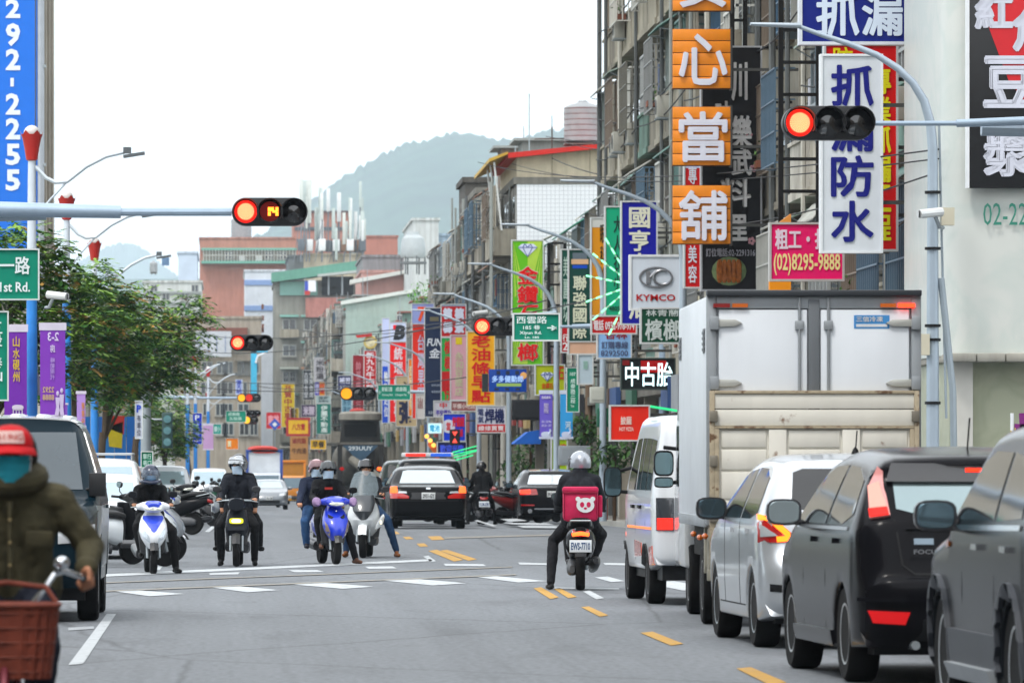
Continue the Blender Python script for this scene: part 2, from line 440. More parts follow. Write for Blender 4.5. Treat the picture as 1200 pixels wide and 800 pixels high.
# near silver hatchback waiting behind the box lorry
def hatch_silver():
    t = thing('parked_car', '', 'car', (4.25+.87, 46.65, 0), R(1.6)); t.name = 'hatchback_car'
    tag(t, 'silver hatchback with arrow-shaped lit tail lamps, directly behind the white box lorry', 'car')
    pm = paint('#c3c8cd', metal=.55); W = 1.76
    b = Body([(.1, .26), (.02, .36), (.0, .52), (.03, .66), (.12, .8), (.16, 1.02), (.22, 1.12), (.42, 1.38), (.55, 1.46), (.85, 1.5), (1.4, 1.53), (1.95, 1.52), (2.4, 1.43), (3.15, 1.1), (3.45, 1.0), (3.95, .88), (4.2, .7), (4.29, .5), (4.22, .26)],
             W, (.78, 3.45), ra=.345, belt=.98, tin=.25, rr=.12, pf=(.8, .13))
    b.mb.build('body', pm, t)
    b.patch('rear_window', t, 'rear', [(-.62, 1.12), (-.4, 1.09), (.4, 1.09), (.62, 1.12), (.58, 1.4), (.5, 1.43), (-.5, 1.43), (-.58, 1.4)], GLASS)
    b.both('side_window', t, [(.52, 1.08), (.62, 1.36), (1.0, 1.43), (1.5, 1.44), (1.5, 1.03), (.9, 1.03)], GLASS)
    b.both('side_window', t, [(1.6, 1.03), (1.6, 1.43), (2.0, 1.41), (2.4, 1.33), (2.92, 1.08), (2.86, 1.03)], GLASS)
    b.patch('windscreen', t, 'front', [(-.66, 1.1), (.66, 1.1), (.52, 1.46), (-.52, 1.46)], GLASS)
    for g in (-1, 1):
        b.patch('tail_lamp', t, 'rear', [(g*.62, .845), (g*.868, .845), (g*.868, 1.075), (g*.8, 1.07), (g*.6, .9)], RED, off=.012)
        b.patch('brake_light', t, 'rear', line_strip([(g*.855, 1.045), (g*.79, 1.035), (g*.655, .91), (g*.645, .88), (g*.74, .87)], .045), E('#ff7a18', 2.6), off=.02, step=.04)
        b.patch('reversing_lamp', t, 'rear', [(g*.73, .9), (g*.85, .89), (g*.85, .99)], CLEAR, off=.018)
        b.patch('bumper_vent', t, 'rear', [(g*.64, .45), (g*.8, .46), (g*.8, .52), (g*.68, .51)], DARK, off=.006)
    b.patch('brake_light', t, 'rear', [(-.14, 1.465), (.14, 1.465), (.14, 1.495), (-.14, 1.495)], E('#ff2a18', 2), off=.012)
    plate(t, 'AKD-3157', (0, -.04, .86)); seams(b, t, (1.55, 2.62), .33, 1.02); handles(b, t, (1.0, 2.05), .93, pm)
    b.both('door_seam', t, strip((1.1, .33), (3.0, .33), .012), DARK, off=.002)
    mirrors(t, 2.72, 1.1, W/2+.1, BLACKP, .26, .19); car_wheels(t, (.78, 3.45), .315, .2, W, spokes=10); under(t, W, b.L)
    m = MB(); m.tube([(0, 1.0, 1.55), (0, .9, 1.74)], .006, 5); m.lathe([(.035, 0), (.02, .04), (.005, .06)], (0, 1.0, 1.55)); m.build('antenna', DARK, t)
# near dark grey hatchback
def hatch_grey():
    t = thing('hatchback_car', 'dark grey hatchback with tall lit lamps on its rear pillars, behind the silver one', 'car', (4.2+.86, 38.95, 0), R(2.3))
    pm = paint('#131317', metal=.25); W = 1.76
    b = Body([(.14, .25), (.04, .36), (.0, .52), (.0, .68), (.06, .74), (.1, .9), (.14, 1.06), (.2, 1.14), (.38, 1.36), (.4, 1.46), (.55, 1.51), (1.0, 1.545), (1.8, 1.56), (2.3, 1.52), (2.6, 1.45), (3.25, 1.1), (3.5, 1.0), (4.0, .88), (4.24, .7), (4.34, .5), (4.26, .26)],
             W, (.84, 3.5), ra=.36, belt=1.0, tin=.25, rr=.12, zs=.24, pf=(.8, .12))
    b.mb.build('body', pm, t)
    b.patch('rear_window', t, 'rear', [(-.6, 1.17), (-.45, 1.13), (.45, 1.13), (.6, 1.17), (.6, 1.34), (-.6, 1.34)], M('#8fa3a6', .12, .55, .04, coat=1))  # pale glass colour carries the bright sky mirrored in this window
    b.patch('roof_spoiler', t, 'rear', [(-.64, 1.335), (.64, 1.335), (.6, 1.46), (-.6, 1.46)], M('#151417', .2, coat=1), off=.03)
    b.patch('brake_light', t, 'rear', [(-.115, 1.42), (.115, 1.42), (.115, 1.445), (-.115, 1.445)], E('#ff2410', 4), off=.045)
    for g in (-1, 1):
        b.patch('tail_lamp', t, 'rear', [(g*.645, 1.12), (g*.77, 1.1), (g*.75, 1.3), (g*.68, 1.44), (g*.655, 1.42), (g*.66, 1.3)], M('#d8908c', .2, coat=1), off=.02)
        b.patch('brake_light', t, 'rear', [(g*.655, 1.12), (g*.765, 1.105), (g*.765, 1.16), (g*.66, 1.17)], E('#e02018', 1.3), off=.028)
        b.patch('brake_light', t, 'rear', [(g*.665, 1.175), (g*.755, 1.165), (g*.745, 1.31), (g*.685, 1.34)], E('#f5a596', 1.0), off=.028)
        b.patch('rear_reflector', t, 'rear', [(g*.57, .41), (g*.77, .42), (g*.8, .5), (g*.54, .49)], E('#c8181c', .75) if g < 0 else RED, off=.012)  # left reflector glows to imitate light it throws back; it is no lamp
    b.patch('bumper_crease', t, 'rear', [(-.84, .56), (.84, .56), (.84, .585), (-.84, .585)], pm, off=.03)
    b.patch('boot_seam', t, 'rear', line_strip([(-.62, 1.1), (-.58, .8), (-.5, .74), (.5, .74), (.58, .8), (.62, 1.1)], .014), DARK, off=.003)
    b.patch('boot_crease', t, 'rear', [(-.55, 1.03), (.55, 1.03), (.5, 1.07), (-.5, 1.07)], pm, off=.022)
    b.patch('badge', t, 'rear', [(-.5, .935), (-.37, .935), (-.37, .975), (-.5, .975)], M('#8fa3b4', .4), off=.008)
    m = MB(); text_mb(m, 'FOCUS', -.52, .875, -.34, .905, -.045, bold=.02); m.build('badge', M('#8d9095', .4, .5), t)
    b.patch('bumper_valance', t, 'rear', [(-.5, .3), (.5, .3), (.45, .44), (-.45, .44)], DARK, off=.006)
    plate(t, '6185-VN', (.06, -.06, .9))
    b.both('side_window', t, [(.5, 1.13), (.62, 1.36), (1.0, 1.44), (1.5, 1.46), (1.55, 1.06), (.9, 1.06)], GLASS)
    b.both('side_window', t, [(1.66, 1.06), (1.6, 1.46), (2.2, 1.45), (2.5, 1.37), (3.0, 1.1), (2.95, 1.06)], GLASS)
    b.both('window_trim', t, strip((.55, 1.035), (2.95, 1.035), .02), M('#8e9196', .3, .7), off=.01)
    b.patch('windscreen', t, 'front', [(-.66, 1.12), (.66, 1.12), (.52, 1.47), (-.52, 1.47)], GLASS)
    seams(b, t, (1.6, 2.68), .33, 1.04); handles(b, t, (1.15, 2.2), .95, pm)
    b.both('sill', t, [(1.25, .25), (3.1, .25), (3.1, .34), (1.25, .34)], pm, off=.025)
    mirrors(t, 2.8, 1.13, W/2+.12, M('#33353a', .3, coat=.5), .25, .19, M('#b9c9cf', .05, .6, 0)); car_wheels(t, (.84, 3.5), .325, .21, W, spokes=7, rim=M('#c9ccce', .35, .6)); under(t, W, b.L)
    m = MB(); m.tube([(0, .95, 1.56), (0, .85, 1.78)], .006, 5); m.build('antenna', DARK, t)
    m = MB(); m.tube([(-.5, -.0, .27), (-.5, .4, .27)], .03, 10); m.build('exhaust', STEEL, t)
# dark SUV cut by the right edge
def suv_dark():
    t = thing('suv', 'dark SUV with plastic wheel arch mouldings, cut off by the right edge', 'SUV', (4.3+.9, 31.2, 0), R(1.2))
    pm = paint('#15191e', metal=.25); W = 1.84
    b = Body([(.1, .3), (.0, .5), (.0, .75), (.05, 1.0), (.25, 1.5), (.45, 1.64), (1.2, 1.69), (2.1, 1.67), (2.5, 1.58), (3.15, 1.15), (3.35, 1.07), (4.0, .98), (4.35, .85), (4.5, .6), (4.46, .3)],
             W, (.85, 3.55), ra=.4, zc=.35, zs=.28, belt=1.08, tin=.2, rr=.1, pf=(.8, .16))
    b.mb.build('body', pm, t)
    b.both('side_window', t, [(1.5, 1.15), (1.5, 1.53), (2.1, 1.54), (2.4, 1.48), (2.98, 1.15)], GLASS)
    b.both('side_window', t, [(.55, 1.17), (.62, 1.48), (1.4, 1.53), (1.4, 1.15)], GLASS)
    b.both('window_trim', t, strip((.5, 1.12), (3.0, 1.1), .03), CHROME, off=.012)
    b.patch('windscreen', t, 'front', [(-.68, 1.2), (.68, 1.2), (.54, 1.58), (-.54, 1.58)], GLASS)
    b.patch('rear_window', t, 'rear', [(-.62, 1.15), (.62, 1.15), (.55, 1.52), (-.55, 1.52)], GLASS)
    mm = M('#3a3e45', .5)
    for y in (.85, 3.55):
        b.both('wheel_arch_moulding', t, line_strip([(y+.43*cos(R(a)), .35+.43*sin(R(a))) for a in range(-8, 190, 12)], .085), mm, off=.03, step=.07)
    b.both('door_cladding', t, [(1.3, .3), (3.1, .3), (3.1, .52), (1.3, .52)], mm, off=.025)
    b.both('side_step', t, [(1.35, .285), (3.0, .285), (3.0, .33), (1.35, .33)], M('#a9aeb2', .4, .5), off=.07)
    b.pair('headlamp', t, 'front', [(.5, .78), (.85, .8), (.83, .95), (.55, .9)], CLEAR, off=.015)
    b.patch('grille', t, 'front', [(-.45, .7), (.45, .7), (.42, .92), (-.42, .92)], DARK, off=.012)
    b.pair('tail_lamp', t, 'rear', [(.62, .95), (.86, .95), (.8, 1.3), (.7, 1.3)], RED, off=.015)
    seams(b, t, (1.45, 2.65), .36, 1.1); handles(b, t, (.95, 2.0), 1.0, CHROME)
    b.both('indicator', t, [(3.1, .99), (3.2, .98), (3.2, 1.01), (3.1, 1.02)], AMBER, off=.012)
    mirrors(t, 2.95, 1.17, W/2+.11, M('#2c2e33', .3, coat=.5), .25, .18, M('#7c98a6', .05, .85, 0)); car_wheels(t, (.85, 3.55), .36, .23, W, spokes=5, rim=M('#cfd2d4', .3, .6)); under(t, W, b.L, .4)
# white minivan beside the lorry
def minivan():
    t = thing('minivan', 'white minibus with orange reflectors low on its flank, left of the box lorry', 'van', (4.46+.8, 61.3, 0), R(1.2))
    pm = paint('#d9dde1'); W = 1.62
    b = Body([(.06, .42), (.0, .5), (.0, .8), (.02, 1.1), (.14, 1.75), (.28, 1.9), (.8, 1.97), (2.4, 1.97), (2.8, 1.9), (3.35, 1.25), (3.6, 1.0), (3.86, .85), (3.9, .5), (3.84, .34)],
             W, (.95, 3.35), zc=.28, ra=.31, zs=.36, belt=1.1, tin=.16, rr=.1, pr=(.3, .06), pf=(.7, .14), bulge=(.03, .1))
    b.mb.build('body', pm, t)
    b.patch('rear_window', t, 'rear', [(-.58, 1.2), (.58, 1.2), (.54, 1.72), (.46, 1.77), (-.46, 1.77), (-.54, 1.72)], M('#49525c', .08, coat=1, ior=1.8))
    b.patch('windscreen', t, 'front', [(-.64, 1.25), (.64, 1.25), (.56, 1.82), (-.56, 1.82)], GLASS)
    for p in ([(.4, 1.2), (.48, 1.72), (.95, 1.74), (.95, 1.2)], [(1.02, 1.2), (1.02, 1.74), (1.62, 1.75), (1.62, 1.2)], [(1.7, 1.2), (1.7, 1.75), (2.05, 1.75), (2.05, 1.2)], [(2.2, 1.2), (2.2, 1.75), (2.6, 1.74), (3.05, 1.3), (3.02, 1.2)]):
        b.both('side_window', t, p, GLASS)
    for g in (-1, 1):
        b.patch('tail_lamp', t, 'rear', [(g*.6, .78), (g*.77, .78), (g*.77, 1.12), (g*.6, 1.12)], M('#3a3e44', .2, coat=1), off=.012)
        b.patch('brake_light', t, 'rear', [(g*.61, .79), (g*.76, .79), (g*.76, .91), (g*.61, .91)], E('#ff2a20', 1.5) if g < 0 else RED, off=.02)
    b.patch('reflector_panel', t, 'rear', [(-.59, .79), (.59, .79), (.59, .93), (-.59, .93)], RED, off=.012)
    b.both('reflective_flash', t, [(.2, .42), (.55, .42), (.55, .6), (.2, .62)], M('#e8521c', .2, coat=1), off=.006)
    b.both('reflective_flash', t, [(1.4, .5), (2.2, .48), (2.2, .66), (1.4, .64)], M('#e8521c', .2, coat=1), off=.006)
    b.both('reflective_strip', t, strip((.3, .8), (3.0, .8), .025), E('#ff8a4a', 1.0), off=.008)  # returned light put in as a glow, the strip itself is no lamp
    for s in (-1, 1):
        m = MB()
        for k, (tx, x0, z0, x1, z1) in enumerate((('歡迎', -.3, 1.06, -.02, 1.14), ('服務電話', -.42, .97, .06, 1.04), ('客戶申訴', -.52, .56, -.05, .67), ('0800-221', -.52, .44, .12, .54))):
            text_mb(m, tx, x0, z0, x1, z1, 0, bold=.01)
    o = m.build('lettering', M('#5b6a8c', .5), t); o.location = (0, -.032, 0)
    b.patch('hatch_seam', t, 'rear', line_strip([(-.58, .42), (-.58, 1.15)], .012), DARK, off=.003)
    seams(b, t, (1.0, 2.15, 3.05), .45, 1.2); handles(b, t, (1.5, 2.3), 1.02, DARK)
    b.both('wheel_arch_trim', t, line_strip([(.95+.335*cos(R(a)), .28+.335*sin(R(a))) for a in range(10, 172, 12)], .05), DARK, off=.02, step=.06)
    b.both('wheel_arch_trim', t, line_strip([(3.35+.335*cos(R(a)), .28+.335*sin(R(a))) for a in range(10, 172, 12)], .05), DARK, off=.02, step=.06)
    for sg in (-1, 1):
        for (x, y, z, wd, hh) in ((W/2+.16, 3.1, 1.28, .2, .33),):
            m = MB(); m.loft([(y-.03, sg*x, z, wd/2, hh/2), (y+.03, sg*x, z, wd/2, hh/2), (y+.07, sg*x, z, wd*.3, hh*.4)], 'y', 16, 4)
            m.tube([(sg*x, y+.03, z-.1), (sg*(W/2-.1), y+.05, z-.12)], .02); m.tube([(sg*x, y+.03, z+.1), (sg*(W/2-.14), y-.1, z+.18)], .02)
            o = m.build('side_mirror', DARK, t); m = MB(); m.loft([(y-.042, sg*x, z, wd*.44, hh*.45), (y-.032, sg*x, z, wd*.45, hh*.46)], 'y', 16, 4); m.build('mirror_glass', M('#6d8790', .05, .9, 0), o)
    car_wheels(t, (.95, 3.35), .28, .18, W, rim=M('#55585c', .5, .3), spokes=8)
    m = MB(); m.box((-W/2+.1, .1, .26), (W/2-.1, 3.5, .6)); m.build('underbody', DARK, t)
# black saloon at the far stop line
def saloon(loc, rz, label, plate_t, col='#0e0f11', front=False):
    t = thing('saloon_car', label, 'car', loc, rz); pm = paint(col, metal=.2); W = 1.84
    b = Body([(.12, .26), (.02, .36), (.0, .55), (.0, .78), (.05, .93), (.16, 1.0), (.5, 1.03), (.72, 1.05), (1.3, 1.33), (1.55, 1.41), (2.2, 1.46), (2.8, 1.42), (3.0, 1.35), (3.7, 1.0), (4.3, .9), (4.62, .74), (4.76, .5), (4.7, .27)],
             W, (.98, 3.75), ra=.355, belt=1.0, tin=.24, rr=.1, pr=(.5, .1), bulge=(.06, .12))
    b.mb.build('body', pm, t)
    gl = M('#b5c3c6', .1, .6, .04, coat=1)  # light tint paints the sky's reflection into the glass
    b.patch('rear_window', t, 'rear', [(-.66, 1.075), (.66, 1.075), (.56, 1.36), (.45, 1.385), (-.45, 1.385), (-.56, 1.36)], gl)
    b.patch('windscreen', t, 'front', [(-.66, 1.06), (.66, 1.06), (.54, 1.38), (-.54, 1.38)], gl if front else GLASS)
    b.both('side_window', t, [(1.05, 1.05), (1.4, 1.31), (2.05, 1.39), (2.05, 1.02)], GLASS)
    b.both('side_window', t, [(2.15, 1.02), (2.15, 1.39), (2.7, 1.38), (3.0, 1.28), (3.4, 1.05)], GLASS)
    for g in (-1, 1):
        b.patch('tail_lamp', t, 'rear', [(g*.46, .72), (g*.88, .72), (g*.9, .84), (g*.62, .84), (g*.46, .78)], M('#c01812', .2, coat=1), off=.012)
        b.patch('reversing_lamp', t, 'rear', [(g*.5, .84), (g*.72, .845), (g*.7, .89), (g*.52, .88)], CLEAR, off=.012)
        b.patch('brake_light', t, 'rear', [(g*.72, .845), (g*.89, .845), (g*.88, .99), (g*.74, 1.0)], E('#ff6a30', 1.8) if not front else RED, off=.014)
        b.patch('headlamp', t, 'front', [(g*.46, .66), (g*.84, .7), (g*.82, .82), (g*.5, .78)], CLEAR, off=.012)
        b.patch('fog_lamp', t, 'front', [(g*.6, .36), (g*.78, .37), (g*.77, .46), (g*.6, .45)], CLEAR, off=.012)
    b.patch('grille', t, 'front', [(-.36, .62), (.36, .62), (.42, .78), (-.42, .78)], M('#8c9094', .3, .6), off=.014)
    b.patch('air_intake', t, 'front', [(-.5, .32), (.5, .32), (.5, .46), (-.5, .46)], DARK, off=.012)
    b.patch('plate_recess', t, 'rear', [(-.42, .7), (.42, .7), (.4, .86), (-.4, .86)], M('#2c2d30', .5), off=.004)
    plate(t, plate_t, (0, -.085, .78)); b.patch('badge', t, 'rear', [(-.05, .93), (.05, .93), (.05, .97), (-.05, .97)], CHROME, off=.012)
    if front: plate(t, plate_t, (0, 4.9, .56), rz=pi)
    b.patch('bumper_line', t, 'rear', [(-.88, .655), (.88, .655), (.88, .68), (-.88, .68)], DARK, off=.004)
    seams(b, t, (2.1, 3.15), .36, 1.0); mirrors(t, 3.05, 1.04, W/2+.1, pm, .22, .15); car_wheels(t, (.98, 3.75), .32, .21, W); under(t, W, b.L)
    return t
def sporty():
    t = thing('saloon_car', 'dark saloon with white sky reflected across its roof, right-hand lane beyond the delivery rider', 'car', (8.85, 159.5, gz(160))); pm = paint('#101014', metal=.2); W = 1.86
    b = Body([(.12, .26), (.02, .36), (.0, .55), (.0, .8), (.04, .96), (.2, 1.02), (.5, 1.05), (1.2, 1.34), (1.5, 1.42), (2.2, 1.46), (2.8, 1.42), (3.7, 1.0), (4.3, .9), (4.66, .74), (4.8, .5), (4.7, .27)],
             W, (.98, 3.8), ra=.36, belt=1.0, tin=.24, rr=.1, pr=(.5, .1), bulge=(.06, .12))
    b.mb.build('body', pm, t); gl = M('#c6ced2', .1, .6, .03, coat=1)  # gl: rear glass tinted pale to carry reflected sky
    b.patch('roof_panel', t, 'top', [(-.56, 1.45), (.56, 1.45), (.54, 2.7), (-.54, 2.7)], M('#d4d9dc', .2, .3, coat=1), off=.006)  # dark roof in truth; this pale panel paints the sky reflection onto it
    b.patch('rear_window', t, 'rear', [(-.66, 1.08), (.66, 1.08), (.56, 1.35), (-.56, 1.35)], gl)
    b.patch('roof_spoiler', t, 'rear', [(-.6, 1.35), (.6, 1.35), (.58, 1.39), (-.58, 1.39)], DARK, off=.03)
    b.both('side_window', t, [(1.05, 1.05), (1.4, 1.31), (2.05, 1.39), (2.7, 1.38), (3.4, 1.05)], GLASS)
    for g in (-1, 1):
        b.patch('tail_lamp', t, 'rear', [(g*.4, .8), (g*.88, .78), (g*.9, .94), (g*.45, .95)], RED, off=.012)
        b.patch('brake_light', t, 'rear', [(g*.6, .83), (g*.86, .82), (g*.87, .92), (g*.62, .93)], E('#ff3a28', 2.5), off=.02)
        b.patch('rear_reflector', t, 'rear', [(g*.5, .5), (g*.85, .5), (g*.85, .54), (g*.5, .54)], RED, off=.012)
        m = MB(); m.lathe([(.05, -.03), (.06, -.03), (.06, .1), (.05, .1)], (g*.62, 0, .36), 'y', 14); m.build('exhaust', CHROME, t)
    b.patch('bumper_trim', t, 'rear', [(-.5, .4), (.5, .4), (.5, .44), (-.5, .44)], CHROME, off=.012)
    plate(t, 'BNX-8120', (0, -.085, .82)); mirrors(t, 3.1, 1.04, W/2+.1, pm, .22, .15); car_wheels(t, (.98, 3.8), .33, .22, W); under(t, W, b.L)
    m = MB(); m.prism([(1.5, 1.44), (1.7, 1.44), (1.5, 1.53)], -.015, .015); m.build('roof_fin', DARK, t)
    seams(b, t, (2.1, 3.15), .36, 1.0)
def wagon(name, cat, label, prof, W, ax, loc, rz, col, roofcol=None, belt=1., group=None, r=.32, lit=False, police=False, rack=False, tin=.2, gl=GLASS, zs=.24, side_m=True):
    """a plainer estate, van or off-roader for the middle distance, complete on every side"""
    t = thing(name, label, cat, loc, rz, group); pm = paint(col) if isinstance(col, str) else col
    b = Body(prof, W, ax, zc=r, ra=r+.05, zs=zs, belt=belt, tin=tin, rr=.1); b.mb.build('body', pm, t); L, Z = b.L, b.Z; hw = W/2
    zt = Z-.13; k = 1-tin*.75
    yw = [p for p in prof if p[1] > belt+.02]; yr, yf = yw[0][0], yw[-1][0]
    b.patch('rear_window', t, 'rear', [(-hw*.78, belt+.08), (hw*.78, belt+.08), (hw*k*.86, zt), (-hw*k*.86, zt)], gl)
    b.patch('windscreen', t, 'front', [(-hw*.8, belt+.1), (hw*.8, belt+.1), (hw*k*.88, zt), (-hw*k*.88, zt)], gl)
    n = 3 if L > 4.4 and yf-yr > 2.6 else 2
    a0, a1 = yr+.3, yf-.15; sp = (a1-a0)/n
    for i in range(n):
        y0, y1 = a0+sp*i+.05, a0+sp*(i+1)-.05
        b.both('side_window', t, [(y0, belt+.08), (y0+(.15 if i == 0 else 0), zt), (y1-(.55 if i == n-1 else 0), zt), (y1, belt+.08)], GLASS)
    z1 = belt*.95
    for g in (-1, 1):
        b.patch('headlamp', t, 'front', [(g*hw*.55, z1*.68), (g*hw*.93, z1*.7), (g*hw*.93, z1*.85), (g*hw*.55, z1*.83)], CLEAR, off=.015)
        b.patch('tail_lamp', t, 'rear', [(g*hw*.72, z1*.7), (g*hw*.96, z1*.7), (g*hw*.95, z1*1.25), (g*hw*.82, z1*1.25)], RED, off=.015)
        if lit: b.patch('brake_light', t, 'rear', [(g*hw*.75, z1*.95), (g*hw*.95, z1*.95), (g*hw*.94, z1*1.15), (g*hw*.8, z1*1.15)], E('#ff4a2a', 2), off=.022)
    b.patch('grille', t, 'front', [(-hw*.48, z1*.66), (hw*.48, z1*.66), (hw*.48, z1*.82), (-hw*.48, z1*.82)], DARK, off=.014)
    b.patch('air_intake', t, 'front', [(-hw*.6, z1*.36), (hw*.6, z1*.36), (hw*.6, z1*.48), (-hw*.6, z1*.48)], DARK, off=.012)
    plate(t, 'RBN-5602', (0, -.07, z1*.8)); plate(t, 'RBN-5602', (0, L+.12, z1*.52), rz=pi)
    seams(b, t, (a0+sp+.0, a1-sp*.02), zs+.1, belt); handles(b, t, (a0+sp+.25,), belt-.07, pm)
    if side_m: mirrors(t, yf-.25, belt+.12, hw+.1, BLACKP, .2, .16)
    car_wheels(t, ax, r, .2, W); under(t, W, L, zs+.1)
    if roofcol: b.patch('roof_panel', t, 'top', [(-hw*k*.9, yr+.35), (hw*k*.9, yr+.35), (hw*k*.88, yf-.75), (-hw*k*.88, yf-.75)], paint(roofcol), off=.012)
    if rack:
        m = MB(); hx = hw*.74
        for x in (-hx, hx): m.tube([(x, yr+.5, Z+.1), (x, yf-.8, Z+.1)], .025)
        for i in range(7):
            y = yr+.5+(yf-1.3-yr)*i/6; m.tube([(-hx, y, Z+.1), (hx, y, Z+.1)], .022); m.tube([(-hx, y, Z-.08), (-hx, y, Z+.1)], .018); m.tube([(hx, y, Z-.08), (hx, y, Z+.1)], .018)
        m.build('roof_rack', M('#aeb3b6', .45, .4), t)
    if police:
        m = MB(); m.box((-.66, 2.1, Z+.06), (.66, 2.35, Z+.17)); bar = m.build('light_bar', M('#d7dadd', .4), t, bevel=.02)
        m = MB(); m.box((-.56, 2.08, Z+.075), (-.05, 2.37, Z+.155)); m.build('red_beacon', E('#ff3a30', .9), bar)
        m = MB(); m.box((.08, 2.08, Z+.075), (.6, 2.37, Z+.155)); m.build('blue_beacon', E('#2f63d8', .8), bar)
    return t, b
def cars():
    hatch_silver(); hatch_grey(); suv_dark(); minivan(); sporty()
    saloon((4.78, 139.2, gz(139)), 0, 'black saloon with bright brake lamps and sky on its rear window, behind the police car', '2931-GY')
    saloon((2.12, 288+4.7, gz(288)), pi, 'oncoming dark saloon with a pale bonnet, in front of the blue-framed lorry', '7A-1186', '#7d848a', True)
    off = [(.05, .32), (.0, .5), (.0, 1.1), (.12, 1.7), (.3, 1.85), (1, 1.9), (3.0, 1.88), (3.3, 1.8), (3.95, 1.2), (4.2, 1.13), (4.55, 1.05), (4.7, .85), (4.72, .5), (4.62, .32)]
    t, b = wagon('van', 'van', 'dark off-road van with white roof and big square mirror, behind the cyclist', off, 1.7, (.9, 3.85), (-2.03, 55+4.4, 0), pi, '#0e222c', '#e2e5e6', belt=1.13, r=.36, gl=M('#36434a', .1, .3, .05, coat=1), tin=.27, zs=.36, side_m=False)
    for x in (-.5, -.25, 0, .25, .5): b.patch('roof_rib', t, 'top', [(x-.035, .7), (x+.035, .7), (x+.035, 3.1), (x-.035, 3.1)], WHITE, off=.035)
    b.both('side_stripe', t, [(.4, .5), (4.2, .5), (4.2, 1.08), (.4, 1.08)], paint('#aeb6ba', metal=.3), off=.006)
    b.both('door_pillar', t, strip((3.35, 1.2), (3.0, 1.75), .09), paint('#c9ced1'), off=.012)
    m = MB(); m.box((-.9, 3.95, 1.17), (-.74, 4.02, 1.39)); m.tube([(-.8, 4.0, 1.25), (-.62, 3.8, 1.2)], .02); m.build('square_mirror', BLACKP, t, bevel=.02)
    hat = [(.1, .28), (.0, .45), (.0, .75), (.1, .95), (.5, 1.3), (.7, 1.36), (1.4, 1.42), (2.1, 1.41), (2.5, 1.34), (3.2, .98), (3.9, .86), (4.3, .66), (4.36, .45), (4.3, .27)]
    sky = M('#9fb4bd', .1, .5, .05, coat=1)  # windscreen glass with the reflected sky put into its colour
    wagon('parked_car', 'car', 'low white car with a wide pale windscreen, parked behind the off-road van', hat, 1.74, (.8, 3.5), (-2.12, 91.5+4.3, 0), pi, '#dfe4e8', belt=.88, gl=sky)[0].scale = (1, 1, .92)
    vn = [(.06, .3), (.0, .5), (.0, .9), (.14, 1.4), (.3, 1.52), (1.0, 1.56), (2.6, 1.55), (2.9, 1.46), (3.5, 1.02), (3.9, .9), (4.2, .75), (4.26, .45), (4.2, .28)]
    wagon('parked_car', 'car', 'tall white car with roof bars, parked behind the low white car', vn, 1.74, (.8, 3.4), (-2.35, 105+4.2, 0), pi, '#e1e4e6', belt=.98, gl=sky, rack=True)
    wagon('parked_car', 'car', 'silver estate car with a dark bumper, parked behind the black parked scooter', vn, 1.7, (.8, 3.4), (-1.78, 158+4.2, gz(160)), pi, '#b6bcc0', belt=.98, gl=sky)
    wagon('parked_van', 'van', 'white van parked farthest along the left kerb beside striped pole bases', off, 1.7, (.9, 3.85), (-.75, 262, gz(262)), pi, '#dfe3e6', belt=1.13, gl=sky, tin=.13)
    suv = [(.06, .34), (.0, .5), (.0, 1.0), (.18, 1.5), (.35, 1.66), (1.2, 1.7), (2.4, 1.68), (2.7, 1.58), (3.35, 1.1), (4.1, .98), (4.45, .8), (4.5, .5), (4.44, .34)]
    wagon('police_car', 'police car', 'black police SUV with a red and blue light bar, ahead of the black saloon', suv, 1.8, (.85, 3.55), (5.15, 148.5, gz(150)), 0, '#14171a', belt=1.04, lit=True, police=True, r=.34)
    wagon('suv', 'SUV', 'dark green-grey SUV just ahead of the police car, its left flank showing', suv, 1.78, (.85, 3.55), (5.0, 157.5, gz(158)), 0, '#2a312f', belt=1.04, lit=True, r=.34)
    tx = [(.1, .28), (.0, .45), (.0, .85), (.15, 1.2), (.4, 1.5), (1.2, 1.55), (2.2, 1.54), (2.6, 1.42), (3.2, 1.0), (3.9, .88), (4.3, .7), (4.36, .45), (4.3, .27)]
    t, b = wagon('taxi', 'taxi', 'yellow taxi far down the street, left of the pink-helmeted passenger', tx, 1.74, (.8, 3.5), (5.2, 420+4.3, gz(420)), pi, '#d99a10', belt=.96)
    m = MB(); m.box((-.18, 2.0, 1.58), (.18, 2.15, 1.7)); m.build('roof_sign', M('#e8e6da', .4), t, bevel=.02)
